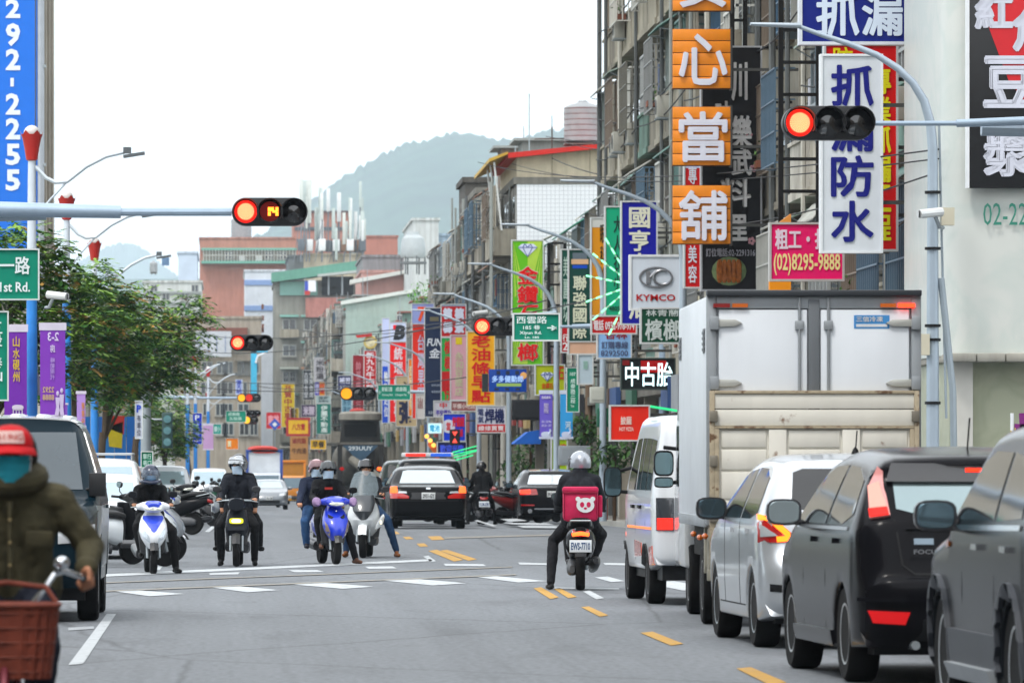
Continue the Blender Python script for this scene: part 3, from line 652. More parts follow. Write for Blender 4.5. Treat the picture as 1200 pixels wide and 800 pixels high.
# lorries
def box_lorry():
    t = thing('box_lorry', 'white box lorry with rust-streaked tail lift, in the queue ahead of the silver hatchback', 'lorry', (5.29, 53, 0), R(-1.2))
    wh = M('#e2e8ed', .4, var=.04, streak=.1); rs = M('#e6e3d8', .5, var=.05, streak=.16, spots=(4., .64, '#7a5434')); fr = M('#9fa5aa', .5, .3, streak=.25)
    ru = M('#b3a68e', .7, var=.25, sc=9, spots=(9., .54, '#5a3820')); W = 1.91; h = W/2; zb, zt, L = .92, 3.0, 4.6
    m = MB(); m.box((-h, .06, zb), (h, L, zt-.01)); m.build('cargo_box', wh, t, bevel=.02)
    for x in (-h+.035, h-.035):
        m = MB(); m.box((x-.045, -.0, zb), (x+.045, .08, zt)); m.build('corner_post', fr, t, bevel=.008)
    m = MB(); m.box((-h-.01, -.06, zt-.02), (h+.01, .12, zt+.035)); m.build('roof_canopy', M('#2b3036', .5), t, bevel=.01)
    m = MB(); m.box((-h+.08, -.005, zt-.13), (h-.08, .08, zt-.02)); m.build('header_rail', fr, t, bevel=.006)
    for g in (-1, 1):
        m = MB(); m.box((g*.06, .0, 1.55), (g*(h-.1), .05, zt-.14)); d = m.build('cargo_door', M('#e8eef4', .35, var=.04, sc=1.5, streak=.1), t, bevel=.006)
        m = MB(); m.tube([(g*.13, -.02, 2.0), (g*.13, -.02, zt-.03)], .014, 8); m.build('locking_bar', fr, d)
        m = MB(); m.box((g*.13-.04, -.035, zt-.32), (g*.13+.04, 0, zt-.24)); m.build('bar_bracket', fr, d, bevel=.006)
        for z in (2.2, 2.74):
            x = g*(h-.05); m = MB(); m.prism([(x, z-.035), (x-g*.2, z-.03), (x-g*.26, z), (x-g*.2, z+.03), (x, z+.035)], -.03, -.002, 'y'); m.build('hinge', M('#b9bab4', .45, .4), d, bevel=.004)
            m = MB(); m.box((x-.03, -.045, z-.06), (x+.05, .0, z+.06)); m.build('hinge_mount', fr, d, bevel=.006)
        m = MB(); m.box((g*(h-.2), -.03, zt-.12), (g*(h-.05), .0, zt-.085))
        m.build('marker_lamp', E('#ff3418', 4) if g > 0 else M('#8a1512', .3), t)
        m = MB(); m.box((g*(h-.36), -.03, zt-.12), (g*(h-.22), .0, zt-.085)); m.build('marker_lamp', AMBER, t)
    m = MB(); m.box((-.05, -.02, 1.5), (.05, .03, zt-.05)); m.build('door_seal', M('#70757a', .6, streak=.5), t, bevel=.004)
    m = MB(); m.box((.36, -.003, zt-.31), (.68, .001, zt-.19)); st = m.build('sticker', M('#3f8fd0', .5), t)
    m = MB(); text_mb(m, '三信冷凍', .38, zt-.25, .62, zt-.2, -.005); m.box((.38, -.005, zt-.295), (.66, -.004, zt-.27)); m.build('lettering', WHITE, st)
    # folded tail lift: two boards over framed panels
    for z0, z1 in ((1.968, 2.1), (1.815, 1.96)):
        m = MB(); m.box((-h+.06, -.07, z0), (h-.06, -.02, z1)); m.build('tailgate_board', rs, t, bevel=.006)
    for x0, x1, z0, z1 in ((-h+.015, -h+.06, .62, 2.13), (h-.06, h-.015, .62, 2.13), (-h+.06, h-.06, 2.102, 2.132), (-h+.06, h-.06, 1.79, 1.812), (-h+.06, -h+.1, .7, 1.788), (h-.1, h-.06, .7, 1.788)): m = MB(); m.box((x0, -.086, z0), (x1, -.01, z1)); m.build('tailgate_frame', ru, t, bevel=.005)
    m = MB(); m.box((-h+.06, -.045, .62), (h-.06, -.015, 1.81)); m.build('tailgate_skin', rs, t)
    for x in (-.33, .33): m = MB(); m.box((x-.08, -.078, .66), (x+.08, -.046, 1.786)); m.build('tailgate_rib', rs, t, bevel=.008)
    for x0, x1 in ((-h+.12, -.43), (-.23, .23), (.43, h-.12)):
        for z0, z1 in ((1.62, 1.775), (1.42, 1.6), (1.16, 1.4), (.9, 1.14), (.68, .88)):
            m = MB(); m.box((x0, -.062, z0), (x1, -.043, z1)); m.build('tailgate_panel', rs, t, bevel=.01)
    for g in (-1, 1):
        for z in (1.9, 1.5, 1.0): m = MB(); m.box((g*(h-.05)-.035, -.11, z-.05), (g*(h-.05)+.035, -.088, z+.05)); m.build('gate_latch', M('#8b8578', .5, .4, streak=.5), t, bevel=.006)
    for y in (.5, L-.3):
        m = MB(); m.box((-h-.006, y-.16, 2.48), (-h, y+.16, 2.7))
        for k in range(4): m.box((-h-.014, y-.15, 2.5+k*.05), (-h-.004, y+.15, 2.525+k*.05))
        m.build('air_vent', M('#5b6065', .5), t)
    m = MB(); m.box((-h-.012, .3, zb-.02), (-h+.03, L-.2, zb+.08)); m.build('side_rail', M('#9aa1a6', .5, streak=.4), t, bevel=.004)
    m = MB(); m.box((-h+.15, .1, .6), (h-.15, L, zb)); m.build('chassis', M('#2e2d2b', .8), t)
    for y in (.25, .8): m = MB(); m.box((-h+.02, y, .48), (-h+.1, y+.09, .92)); m.box((-h+.02, y, .48), (-h+.3, y+.07, .54)); m.build('frame_bracket', M('#b5b2a4', .6, streak=.6), t, bevel=.004)
    m = MB(); m.box((-h, .05, .42), (h, .12, .52)); m.build('rear_bumper', M('#a7a598', .6, streak=.6), t, bevel=.006)
    for y, z in ((.2, .82), (1.0, .8), (2.0, .82)): m = MB(); m.ball((-h-.01, y, z), .03, 8); m.build('side_marker', AMBER, t)
    for y in (1.25, 4.9):
        for g in (-1, 1): wheel(t, (g*(h-.2), y, .36), .36, .2, g, M('#77797a', .5, .4), 6)
    wheel(t, (-h+.1, 1.25, .36), .36, .16, -1, M('#77797a', .5, .4), 6)
    m = MB(); m.prism([(4.75, .45), (6.3, .45), (6.35, 1.2), (6.0, 1.95), (5.7, 2.05), (4.75, 2.05)], -h+.05, h-.05); c = m.build('cab', paint('#d4d8da'), t, bevel=.06)
    m = MB(); m.prism([(6.335, 1.22), (6.03, 1.85), (6.05, 1.86), (6.36, 1.23)], -h+.15, h-.15); m.build('windscreen', GLASS, c)
    for g in (-1, 1): m = MB(); m.box((g*(h-.048)-.004, 5.1, 1.25), (g*(h-.048)+.004, 5.85, 1.85)); m.build('side_window', GLASS, c)
    o = MB(); o.tube([(-h+.1, 6.05, 1.62), (-1.03, 6.03, 1.64)], .02); o.tube([(-h+.1, 6.05, 1.3), (-1.03, 6.03, 1.27)], .02); o.loft([(5.96, -1.03, 1.48, .1, .13), (6.03, -1.03, 1.48, .1, .13), (6.06, -1.03, 1.48, .07, .1)], 'y', 18, 4); o.loft([(5.96, -1.03, 1.29, .095, .055), (6.03, -1.03, 1.29, .095, .055), (6.06, -1.03, 1.29, .06, .03)], 'y', 18, 4); o = o.build('side_mirror', DARK, c)
    for z, q in ((1.48, .11), (1.29, .04)): m = MB(); m.loft([(5.95, -1.03, z, .088, q), (5.958, -1.03, z, .088, q)], 'y', 18, 4); m.build('mirror_glass', M('#8aa3a6', .05, .9, 0), o)
def small_lorry(label, X, Y, W, cabcol, boxcol, frame, top):
    z = gz(Y); t = thing('lorry', label, 'lorry', (X, Y, z), pi); h = W/2
    m = MB(); m.prism([(-1.5, .45), (.1, .45), (.12, 1.1), (-.15, 1.85), (-.4, 1.95), (-1.5, 1.95)], -h, h); c = m.build('cab', paint(cabcol), t, bevel=.06)
    m = MB(); m.prism([(.12, 1.12), (-.12, 1.78), (-.1, 1.8), (.14, 1.13)], -h+.1, h-.1); m.build('windscreen', M('#5e6f78', .1, .4), c)
    for g in (-1, 1):
        m = MB(); m.box((g*h*.5, .1, .75), (g*h*.9, .13, .92)); m.build('headlamp', CLEAR, c, bevel=.01)
        m = MB(); m.box((g*(h+.05), -.1, 1.2), (g*(h+.2), -.03, 1.6)); m.build('side_mirror', DARK, c, bevel=.02)
        for y in (-.8, -4): wheel(t, (g*(h-.12), y, .36), .36, .2, g, STEEL, 6)
    m = MB(); m.box((-h*.9, .09, .45), (h*.9, .16, .62)); m.build('bumper', M('#3a3c3e', .5), c, bevel=.02)
    plate(t, 'KEA-2290', (0, .17, .55), pi)
    m = MB(); m.box((-h-.1, -5.2, .8), (h+.1, -1.6, top-.15)); b = m.build('cargo_box', M(boxcol, .5), t)
    m = MB()
    for g in (-1, 1): m.box((g*(h+.06)-.08, -1.62, .8), (g*(h+.06)+.08, -1.52, top-.1))
    m.box((-h-.14, -1.62, top-.2), (h+.14, -1.5, top-.05)); m.build('front_frame', M(frame, .5), b, bevel=.01)
    return t, b
def lorries():
    box_lorry()
    t, b = small_lorry('white box lorry with a blue frame and red tarpaulin on top, behind the oncoming saloon', 2.15, 330, 1.8, '#c9d2dc', '#dfe4e8', '#2d4fa0', 3.3)
    m = MB(); m.loft([(-5.1, 0, 3.2, .8, .16), (-3.5, .1, 3.25, .85, .22), (-1.5, 0, 3.2, .8, .16)], 'y', 14); m.build('tarpaulin', M('#c03a30', .8, var=.2, sc=3, bump=.4), b)
    small_lorry('orange-yellow lorry with a dark windscreen, right of the blue-framed lorry', 4.1, 385, 2.0, '#d8850f', '#a8791c', '#d8850f', 3.0)
    # concrete mixer
    Y = 300; t = thing('mixer_lorry', 'dark concrete mixer lorry seen from behind, chute hanging down, among the shop signs', 'mixer lorry', (6.85, Y, gz(Y)))
    dk = M('#30302f', .7, var=.2, sc=2, streak=.4); gr = M('#6d6b64', .8, var=.2, sc=3, streak=.5); h = 1.2
    m = MB(); m.lathe([(.6, 0), (.75, .1), (1.3, 1.8), (1.42, 2.8), (1.3, 4.2), (.7, 5)], (0, 1.2, 0), 'y', 22); o = m.build('drum', gr, t); o.rotation_euler = (R(-9), 0, 0); o.location = (0, 0, 2.95)
    m = MB(); m.box((-1.1, .3, .7), (1.1, 8.5, 1.15)); m.build('chassis', dk, t)
    m = MB(); m.prism([(-.95, 4.5), (.95, 4.5), (1.05, 3.3), (.45, 2.9), (-.45, 2.9), (-1.05, 3.3)], .1, 1.1, 'y'); m.build('hopper_frame', dk, t, bevel=.03)
    m = MB(); m.prism([(-.85, 4.3), (.85, 4.3), (.8, 3.7), (-.8, 3.7)], .05, .12, 'y'); m.build('hopper_mouth', M('#151414', .9), t)
    m = MB(); m.lathe([(1.0, 4.5), (1.1, 4.55), (1.1, 4.85), (.95, 4.95), (.4, 5.0)], (0, .7, 0), 'z', 18); m.build('hopper_top', M('#8b887f', .8, streak=.6), t)
    m = MB(); m.ball((-.15, .4, 5.0), (.42, .3, .14), 10); m.build('hopper_cap', M('#b03a35', .6), t)
    m = MB(); m.prism([(-.92, 3.25), (.92, 3.25), (0, 2.35)], -.02, .06, 'y'); pn = m.build('rear_panel', M('#3f5a70', .6, streak=.3), t)
    m = MB(); text_mb(m, '293UUY', -.62, 2.98, .62, 3.2, -.03, bold=.03); m.build('lettering', M('#c8d2d6', .5), pn)
    m = MB(); m.box((-1.2, -.05, 3.28), (1.2, .1, 3.4)); m.build('crossbar', gr, t)
    m = MB(); m.tube([(-.5, -.1, 2.55), (.4, -.7, 1.9), (1.3, -1.1, 1.3)], [.2, .27, .24], 10); m.build('chute', M('#7e7b72', .8, var=.2, streak=.4), t)
    for g in (-1, 1):
        m = MB(); m.box((g*1.05-.12, -.05, .9), (g*1.05+.12, .3, 3.3)); m.build('side_post', dk, t)
        m = MB(); m.ball((g*.95, -.1, 2.05), (.12, .06, .1), 10); m.build('tail_lamp', E('#ff5a1a', 2.5) if g > 0 else E('#b01410', .6), t)
        for y in (1.2, 2.5, 7): wheel(t, (g*.95, y, .5), .5, .3, g, STEEL, 8)
        m = MB(); m.box((g*1.0-.2, .4, .2), (g*1.0+.2, .44, .9)); m.build('mud_flap', RUBBER, t)
    m = MB(); m.box((-1.15, .0, .75), (1.15, .12, .95)); m.build('rear_bumper', M('#5d5b55', .7), t)
    plate(t, '293-UY', (0, -.04, 1.05))
    m = MB(); m.box((-1.15, 7, .7), (1.15, 8.8, 3.1)); m.build('cab', paint('#8d8f8e'), t, bevel=.08)
# ---------------------------------------------------------------- people: tapered limbs fused into one continuous skin
def limb(mb, p0, p1, r0, r1, n=12):
    p0, p1 = V(p0), V(p1); t = (p1-p0); L = max(t.length, 1e-4); t = t/L
    a = t.orthogonal().normalized(); b = t.cross(a); vs = []; fs = []; rg = []
    for k in range(4): q = R(-90+22.5*(k+.5)); rg.append((r0*sin(q), r0*cos(q)))
    rg += [(0, r0), (L, r1)]
    for k in range(4): q = R(22.5*(k+.5)); rg.append((L+r1*sin(q), r1*cos(q)))
    for h, r in rg:
        for k in range(n): q = 2*pi*k/n; vs.append(p0+t*h+(a*cos(q)+b*sin(q))*r)
    m = len(rg)
    for i in range(m-1):
        for k in range(n): fs.append((i*n+k, i*n+(k+1) % n, (i+1)*n+(k+1) % n, (i+1)*n+k))
    fs += [tuple(range(n))[::-1], tuple(range((m-1)*n, m*n))]
    mb.add(vs, fs)
def seg_d(p, s):
    a, b, r0, r1 = s[0], s[1], s[2], s[3]; d = b-a; t = max(0, min(1, (p-a).dot(d)/max(d.length_squared, 1e-8)))
    return (p-a-d*t).length-(r0+(r1-r0)*t)
def mirror_x(p): return (-p[0], p[1], p[2])
def person(label, loc, rz, J, mats, scale=1., vox=.009, group=None, bulk=1., z0=0, fingers=True):
    """J: joints (facing +Y, x to the right); mats: top, trousers, shoes, skin, hair/inner"""
    seed = len(label); lb = []                                # (p0, p1, r0, r1, material)
    def add(a, b, r0, r1, m): lb.append((V(a), V(b), r0, r1, m))
    hip, ch, nk, hd = V(J['hip']), V(J['chest']), V(J['neck']), V(J['head']); fw = V(J.get('look', (0, 1, 0))).normalized()
    k = bulk; side = V(J.get('side', (1, 0, 0)))
    mid = hip.lerp(ch, .5)
    for s in (-1, 1):
        add(hip+side*s*.085, hip+side*s*.1-V((0, .02, 0)), .115*k, .12*k, 0)
        add(hip+side*s*.07, mid+side*s*.06, .12*k, .115*k, 0); add(mid+side*s*.06, ch+side*s*.075, .115*k, .125*k, 0)
        add(ch+side*s*.075, nk+side*s*.06-V((0, 0, .05)), .12*k, .07*k, 0)
        add(hip+side*s*.06-V((0, 0, .02)), hip+side*s*.09-V((0, 0, .03)), .11, .115, 1)
        n = 'r' if s > 0 else 'l'
        sh, el, ha = V(J['sh'+n]), V(J['el'+n]), V(J['ha'+n]); kn, an, toe = V(J['kn'+n]), V(J['an'+n]), V(J['toe'+n])
        add(nk+side*s*.05-V((0, 0, .04)), sh, .065*k, .075*k, 0); add(sh, el, .072*k, .058*k, 0)
        wr = el.lerp(ha, .80); add(el, wr, .058*k, .045*k, 0); add(el.lerp(ha, .76), wr, .047*k, .05*k, 0)
        d = (ha-wr).normalized()
        add(wr, ha-d*.02, .026, .03, 3)
        g = V(J.get('grip'+n, (s, .15, -.05))).normalized()     # direction of the bar under the hand
        up = V((0, 0, 1)); out = (d-g*d.dot(g)).normalized(); up = out.cross(g)
        if up.z < 0: up = -up
        for i in range(4):
            hk = J.get('hand', 1.); ln = (.9, 1, .95, .78)[i]*hk; b0 = ha+g*(.026-.0195*i)*1.15*hk+up*.018; r = (.0105-.0006*i)*hk
            q1 = b0+out*.04*ln+up*.004; q2 = q1+out*.014*ln-up*.03*ln; q3 = q2-out*.02*ln-up*.013*ln
            add(ha+g*(.02-.014*i)-d*.015+up*.008, b0, .016, .013, 3); add(b0, q1, r*1.1, r, 3); add(q1, q2, r, r*.92, 3); add(q2, q3, r*.92, r*.82, 3)
        gi = -1 if s*g.x > 0 else 1
        t0 = ha-d*.025-g*s*.03*(1 if g.x*s > 0 else -1)*s*s
        t1 = t0+out*.03-up*.012; add(t0, t1, .014, .012, 3); add(t1, t1+out*.022-up*.012+g*.004, .0115, .0095, 3)
        lg = J.get('leg', 1.)
        hj = hip+side*s*.09-V((0, 0, .03)); add(hj, kn, .095*lg, .068*lg, 1); add(kn, kn.lerp(an, .4), .068*lg, .065*lg, 1); add(kn.lerp(an, .4), an, .065*lg, .05*lg, 1)
        add(an-V((0, 0, .02)), an, .038, .038, 2); he = an-(toe-an).normalized()*.045; he.z = toe.z+.004
        add(he, toe, .034, .03, 2); add(an-V((0, 0, .01)), he.lerp(toe, .45)+V((0, 0, .02)), .038, .035, 2); add(he.lerp(toe, .5), toe, .04, .032, 2)
    add(nk-V((0, 0, .05)), hd-V((0, 0, .07)), .052, .05, 3 if J.get('bare') else 0); add(nk-V((0, 0, .06)), nk+V((0, .005, .03)), .1*k, .078*k, 0)
    up = V((0, 0, 1)); rt = fw.cross(up).normalized()
    add(hd+up*.03, hd+up*.035-fw*.03, .088, .086, 4); add(hd-fw*.005, hd+fw*.02-up*.02, .08, .076, 3); add(hd+fw*.03-up*.06, hd+fw*.045-up*.085, .05, .036, 3)
    add(hd+fw*.085+up*.01, hd+fw*.105-up*.022, .012, .015, 3)
    for s in (-1, 1):
        add(hd+rt*s*.028+fw*.083+up*.0, hd+rt*s*.036+fw*.08+up*.0, .011, .011, 5); add(hd+rt*s*.078-up*.01, hd+rt*s*.08+up*.015, .014, .016, 3)
        add(hd+rt*s*.02+fw*.082+up*.026, hd+rt*s*.045+fw*.074+up*.026, .008, .007, 5)
    add(hd+rt*.02+fw*.082-up*.056, hd-rt*.02+fw*.082-up*.056, .008, .008, 6)
    mb = MB()
    for s in lb: limb(mb, s[0], s[1], s[2], s[3])
    me0 = bpy.data.meshes.new('p'); me0.from_pydata([tuple(p) for p in mb.v], [], mb.f)
    ob = bpy.data.objects.new('p', me0); md = ob.modifiers.new('r', 'REMESH'); md.mode = 'VOXEL'; md.voxel_size = vox
    sm = ob.modifiers.new('s', 'SMOOTH'); sm.factor = .5; sm.iterations = 3
    me = evaluated(ob)
    for m in (*mats, M('#241a16', .4), M('#8a4a42', .5)): me.materials.append(m)
    if 1:
        from mathutils import noise
        nr = [v.normal.copy() for v in me.vertices]
        for v, n_ in zip(me.vertices, nr):                     # folds in the cloth
            c = v.co
            if (c-hd).length > .17: v.co = c+n_*.0075*(noise.noise(V((c.x*13, c.y*13, c.z*7+c.x*9+seed)))+.6*noise.noise(V((c.x*22, c.y*22, c.z*26))))*(1 if (c-V(J['har'])).length > .12*J.get('hand', 1) and (c-V(J['hal'])).length > .12*J.get('hand', 1) else 0)
    boxes = [(s, (s[0]+s[1])/2, (s[0]-s[1]).length/2+max(s[2], s[3])+.03) for s in lb]
    idx = []
    for p in me.polygons:
        c = p.center; best = 9; bm_ = 0
        for s, mid_, rad in boxes:
            if (c-mid_).length > rad: continue
            dd = seg_d(c, s)
            if dd < best: best = dd; bm_ = s[4]
        idx.append(bm_)
    me.polygons.foreach_set('material_index', idx); me.shade_smooth(); me.name = 'person'
    o = bpy.data.objects.new('person', me); COL.objects.link(o); o.location = loc; o.rotation_euler = (0, 0, rz); o.scale = (scale,)*3
    tag(o, label, 'person', group); o['hd'] = tuple(hd); o['fw'] = tuple(fw)
    return o
def cloth(c, rough=.85): return M(c, rough, var=.16, sc=6, bump=.5)
def on_head(o, name, mb, mat, dz=0, bevel=0):
    """part modelled about the head centre facing +Y, turned to the look direction"""
    hd, fw = V(o['hd']), V(o['fw']); c = mb.build(name, mat, o, bevel=bevel); c.location = hd; c.rotation_euler = (0, 0, math.atan2(-fw.x, fw.y)); return c
def helmet(o, mat, visor=None, full=False, trim=None, peak=False):
    m = MB(); vs = []; n = 22; rows = 11
    for i in range(rows+1):
        t = pi*.5*i/rows*1.28
        for k in range(n):
            q = 2*pi*k/n; f = sin(q)
            lim = (1.0 if f < .2 else (1.0-.42*(f-.2)/.8 if not full else 1.0-.26*(f-.2)/.8))
            tt = t*lim; vs.append((.134*sin(tt)*cos(q), .156*sin(tt)*f-.008, .152*cos(tt)+.012))
    fs = [(i*n+k, i*n+(k+1) % n, (i+1)*n+(k+1) % n, (i+1)*n+k) for i in range(rows) for k in range(n)]
    m.add(vs, fs); inn = [(x*.9, y*.9, z*.93) for x, y, z in vs]; m.add(inn, [f[::-1] for f in fs])
    b = (rows)*n
    m.add([vs[b+k] for k in range(n)]+[inn[b+k] for k in range(n)], [(k, (k+1) % n, n+(k+1) % n, n+k) for k in range(n)])
    h = on_head(o, 'helmet', m, mat)
    def part(name, mb, mt): return mb.build(name, mt, h)
    if visor:
        m = MB(); vs = []; a0, a1 = R(20), R(160); nn = 14
        z1, z0 = (.07, -.05) if visor[1] == 0 else (.13, .03)
        for i in range(nn+1):
            q = a0+(a1-a0)*i/nn
            for j in range(5):
                z = z0+(z1-z0)*j/4; r = 1.07-.35*max(0, z/.16)**2+(.03 if visor[1] else 0); vs.append((.136*r*cos(q), .158*r*sin(q)-.006, z+.01))
        m.add(vs, [(i*5+j, (i+1)*5+j, (i+1)*5+j+1, i*5+j+1) for i in range(nn) for j in range(4)]); part('visor', m, visor[0])
    if full:
        m = MB(); m.tube([(.13*cos(R(a)), .158*sin(R(a))+.0, -.105+.02*abs(cos(R(a)))) for a in range(5, 180, 17)], .032, 8); part('chin_bar', m, mat)
    if trim:
        m = MB(); m.tube([(.137*cos(R(a)), .158*sin(R(a))-.008, .06+.04*sin(R(a))) for a in range(0, 181, 15)], .007, 6); part('trim', m, trim)
    m = MB()
    for s in (-1, 1): m.lathe([(.0, .006), (.026, .004), (.028, -.004)], (s*.137, .03, .02), 'x', 12)
    part('visor_hinge', m, M('#4a4d52', .4))
    return h
def face_mask(o, mat, loops=True):
    m = MB(); vs = []; nn = 12; rows = 6
    for i in range(nn+1):
        q = R(10+160*i/nn)
        for j in range(rows+1):
            v = j/rows; z = .0-.115*v; b = 1+.14*sin(pi*(.35+.5*v)); c = sin(q)
            vs.append((.088*cos(q)*(1-.12*v*v), (.09*c+.024*c**3)*b+.0-.02*v, z-.012*(1-c)*(1-2*v)*-1))
    m.add(vs, [(i*(rows+1)+j, (i+1)*(rows+1)+j, (i+1)*(rows+1)+j+1, i*(rows+1)+j+1) for i in range(nn) for j in range(rows)])
    h = on_head(o, 'face_mask', m, mat)
    m = MB()
    for j in (1.5, 3, 4.5): m.tube([((.09*cos(R(a)))*(1-.1*(j/6)**2), (.09*sin(R(a))+.024*sin(R(a))**3)*(1+.14*sin(pi*(.35+.5*j/6)))-.02*j/6+.001, -.115*j/6) for a in range(20, 161, 14)], .0018, 4)
    m.build('pleat', mat, h)
    m = MB()
    for s in (-1, 1): m.tube([(s*.085, .03, -.01), (s*.092, -.02, .0), (s*.085, .02, -.09)], .0025, 4)
    m.build('ear_loop', WHITE, h); return h
def rider_pose(seat=.8, lean=0, feet='board', look=(0, 1, 0), hands=(.265, .44, .99), kn=(.21, .22, .68), y=-.25, foot=None, tall=1.):
    t = tall
    J = dict(hip=(0, y, seat+.08), chest=(0, y+.04+lean*.5, seat+.42*t), neck=(0, y+.07+lean*.85, seat+.575*t), head=(0, y+.13+lean, seat+.575*t+.135), look=look,
             shr=(.172, y+.05+lean*.7, seat+.5*t), elr=(.26, y+.22+lean*.5, seat+.27*t), har=hands, knr=kn, leg=1.05)
    J['anr'] = (.15, y+.36, .33); J['toer'] = (.16, y+.5, .27)
    for k in ('sh', 'el', 'ha', 'kn', 'an', 'toe'): J[k+'l'] = mirror_x(J[k+'r'])
    if foot:
        for n, (kk, a, tt) in foot.items(): J['kn'+n], J['an'+n], J['toe'+n] = kk, a, tt
    return J
def turn(p, rz): return (p[0]*cos(rz)-p[1]*sin(rz), p[0]*sin(rz)+p[1]*cos(rz), p[2])
# ---------------------------------------------------------------- scooters (facing +Y)
def scooter(label, loc, rz, col='#2038c8', col2=None, kind='light', group=None, plate_t='MDF-512', detail=True, lit=True, mirror_col=None, tail_lit=False, tilt=0, cat='scooter', box=None):
    t = thing('scooter', label, cat, loc, rz, group); t.rotation_euler = (0, tilt, rz)
    pm = paint(col); p2 = paint(col2) if col2 else pm; bl = BLACKP; big = kind == 'maxi'; k = 1.12 if big else 1.
    r = .235*k; ya, yb = .66*k, -.6*k; ww = .1*k
    def tyre(y, w):
        m = MB(); x = w/2; m.lathe([(r*.62, -x*.8), (r*.9, -x), (r*.98, -x*.6), (r, 0), (r*.98, x*.6), (r*.9, x), (r*.62, x*.8)], (0, 0, 0), 'x', 26)
        o = m.build('wheel', RUBBER, t, loc=(0, y, r)); m = MB(); m.lathe([(r*.64, -x*.5), (r*.64, x*.5), (r*.2, x*.6), (.03, x*.9)], (0, 0, 0), 'x', 18); m.lathe([(.03, -x*.9), (r*.2, -x*.6), (r*.64, -x*.5)], (0, 0, 0), 'x', 18); m.build('rim', M('#4b4d50', .4, .6), o)
    tyre(ya, ww); tyre(yb, ww*1.15)
    m = MB(); vs = []
    for i in range(9):
        q = R(25+130*i/8)
        for j in range(5):
            x = (j-2)/2*(ww*.62); rr = r+.035-.02*abs(j-2)/2; vs.append((x, ya+.03+rr*cos(q), r+rr*sin(q)))
    fs = [(i*5+j, (i+1)*5+j, (i+1)*5+j+1, i*5+j+1) for i in range(8) for j in range(4)]; m.add(vs, fs)
    m.build('front_fender', bl if kind != 'maxi' else paint('#dfe3e4'), t)
    m = MB()
    for s in (-1, 1): m.tube([(s*.085*k, ya, r), (s*.085*k, ya-.09, .52*k)], .022, 8)
    m.build('front_fork', STEEL, t)
    # leg shield
    wd = {'light': .2, 'e': .17, 'maxi': .265}[kind]; hs = {'light': .0, 'e': -.02, 'maxi': .06}[kind]
    m = MB()
    if kind == 'light': m.loft([(.37, 0, ya-.04, wd*.36, .15), (.43, 0, ya-.02, wd*.62, .19), (.52, 0, ya-.02, wd*.9, .21), (.62, 0, ya-.05, wd*1.04, .2), (.73, 0, ya-.1, wd*.98, .17), (.83, 0, ya-.17, wd*.8, .12), (.92, 0, ya-.23, wd*.5, .08)], 'z', 26, 2.2)
    else: m.loft([(.36, 0, ya-.2, wd*.52, .07), (.45, 0, ya-.15, wd*.84, .11), (.56+hs, 0, ya-.13, wd, .15), (.68+hs, 0, ya-.16, wd*.98, .14), (.8+hs, 0, ya-.22, wd*.82, .1), (.9+hs, 0, ya-.27, wd*.55, .07)], 'z', 22, 2.3)
    cf = Body.__new__(Body); cf.bvh = BVHTree.FromPolygons([tuple(p) for p in m.v], [tuple(f) for f in m.f])
    fair = m.build('front_fairing', pm, t)
    m = MB(); m.loft([(.34, 0, ya-.28, wd*.9, .05), (.6, 0, ya-.3, wd*1.05, .045), (.86+hs, 0, ya-.34, wd*.8, .05)], 'z', 18, 3); m.build('leg_shield', bl, t)
    if kind == 'light':
        for g in (-1, 1):                                     # angled lamps low on the apron
            cf.patch('indicator', fair, 'front', [(g*.055, .45), (g*.15, .53), (g*.17, .68), (g*.12, .62), (g*.065, .53)] if col2 else [(g*.11, .44), (g*.17, .5), (g*.185, .68), (g*.15, .62), (g*.12, .52)], M('#c9d3dc' if col2 else '#9b8a80', .15, .25, .02, coat=1), off=.006, step=.05, skirt=.004)
        m = MB(); m.loft([(ya-.16, 0, .97, .15, .04), (ya-.1, 0, .98, .17, .08), (ya-.02, 0, .965, .16, .078), (ya+.05, 0, .95, .115, .058), (ya+.08, 0, .945, .06, .03)], 'y', 22, 2.4)
        m.loft([(-.24, ya-.13, .97, .035, .035), (-.15, ya-.09, .98, .055, .06), (.15, ya-.09, .98, .055, .06), (.24, ya-.13, .97, .035, .035)], 'x', 12, 2.2)
        hc = m.build('handlebar_cowl', p2 if not col2 else paint(col), t)
        m = MB(); m.loft([(ya+.035, 0, .945, .125, .042), (ya+.075, 0, .938, .1, .034), (ya+.095, 0, .935, .05, .02)], 'y', 18, 2.2); m.build('headlight', M('#d9dcd0', .12, .2, coat=1), hc)
        if col2:
            m = MB(); m.loft([(ya-.1, 0, 1.02, .1, .03), (ya+.0, 0, 1.01, .12, .05), (ya+.08, 0, .985, .08, .03)], 'y', 16); m.build('cowl_insert', p2, hc)
            cf.patch('shield_insert', fair, 'front', [(-.135, .84), (.135, .84), (.15, .8), (.03, .62), (0, .6), (-.03, .62), (-.15, .8)], p2, off=.006, step=.05, skirt=.004)
        else:
            for g in (-1, 1): cf.patch('air_slot', fair, 'front', [(g*.05, .735), (g*.13, .78), (g*.13, .725), (g*.08, .71)], DARK, off=.005, step=.05, skirt=.004)
        if lit and not col2: m = MB(); m.ball((0, ya+.005, .83), .014, 8); m.build('badge', CHROME, fair)
    elif kind == 'e':
        m = MB(); m.loft([(ya-.2, 0, .93, .1, .08), (ya-.08, 0, .93, .13, .1), (ya-.02, 0, .92, .11, .09)], 'y', 18, 2.6); hc = m.build('handlebar_cowl', pm, t)
        m = MB(); m.loft([(ya-.0, 0, .68, .105, .042), (ya+.02, 0, .68, .105, .042)], 'y', 20, 4); o = m.build('headlight', E('#d9d52a', 1.0), fair)
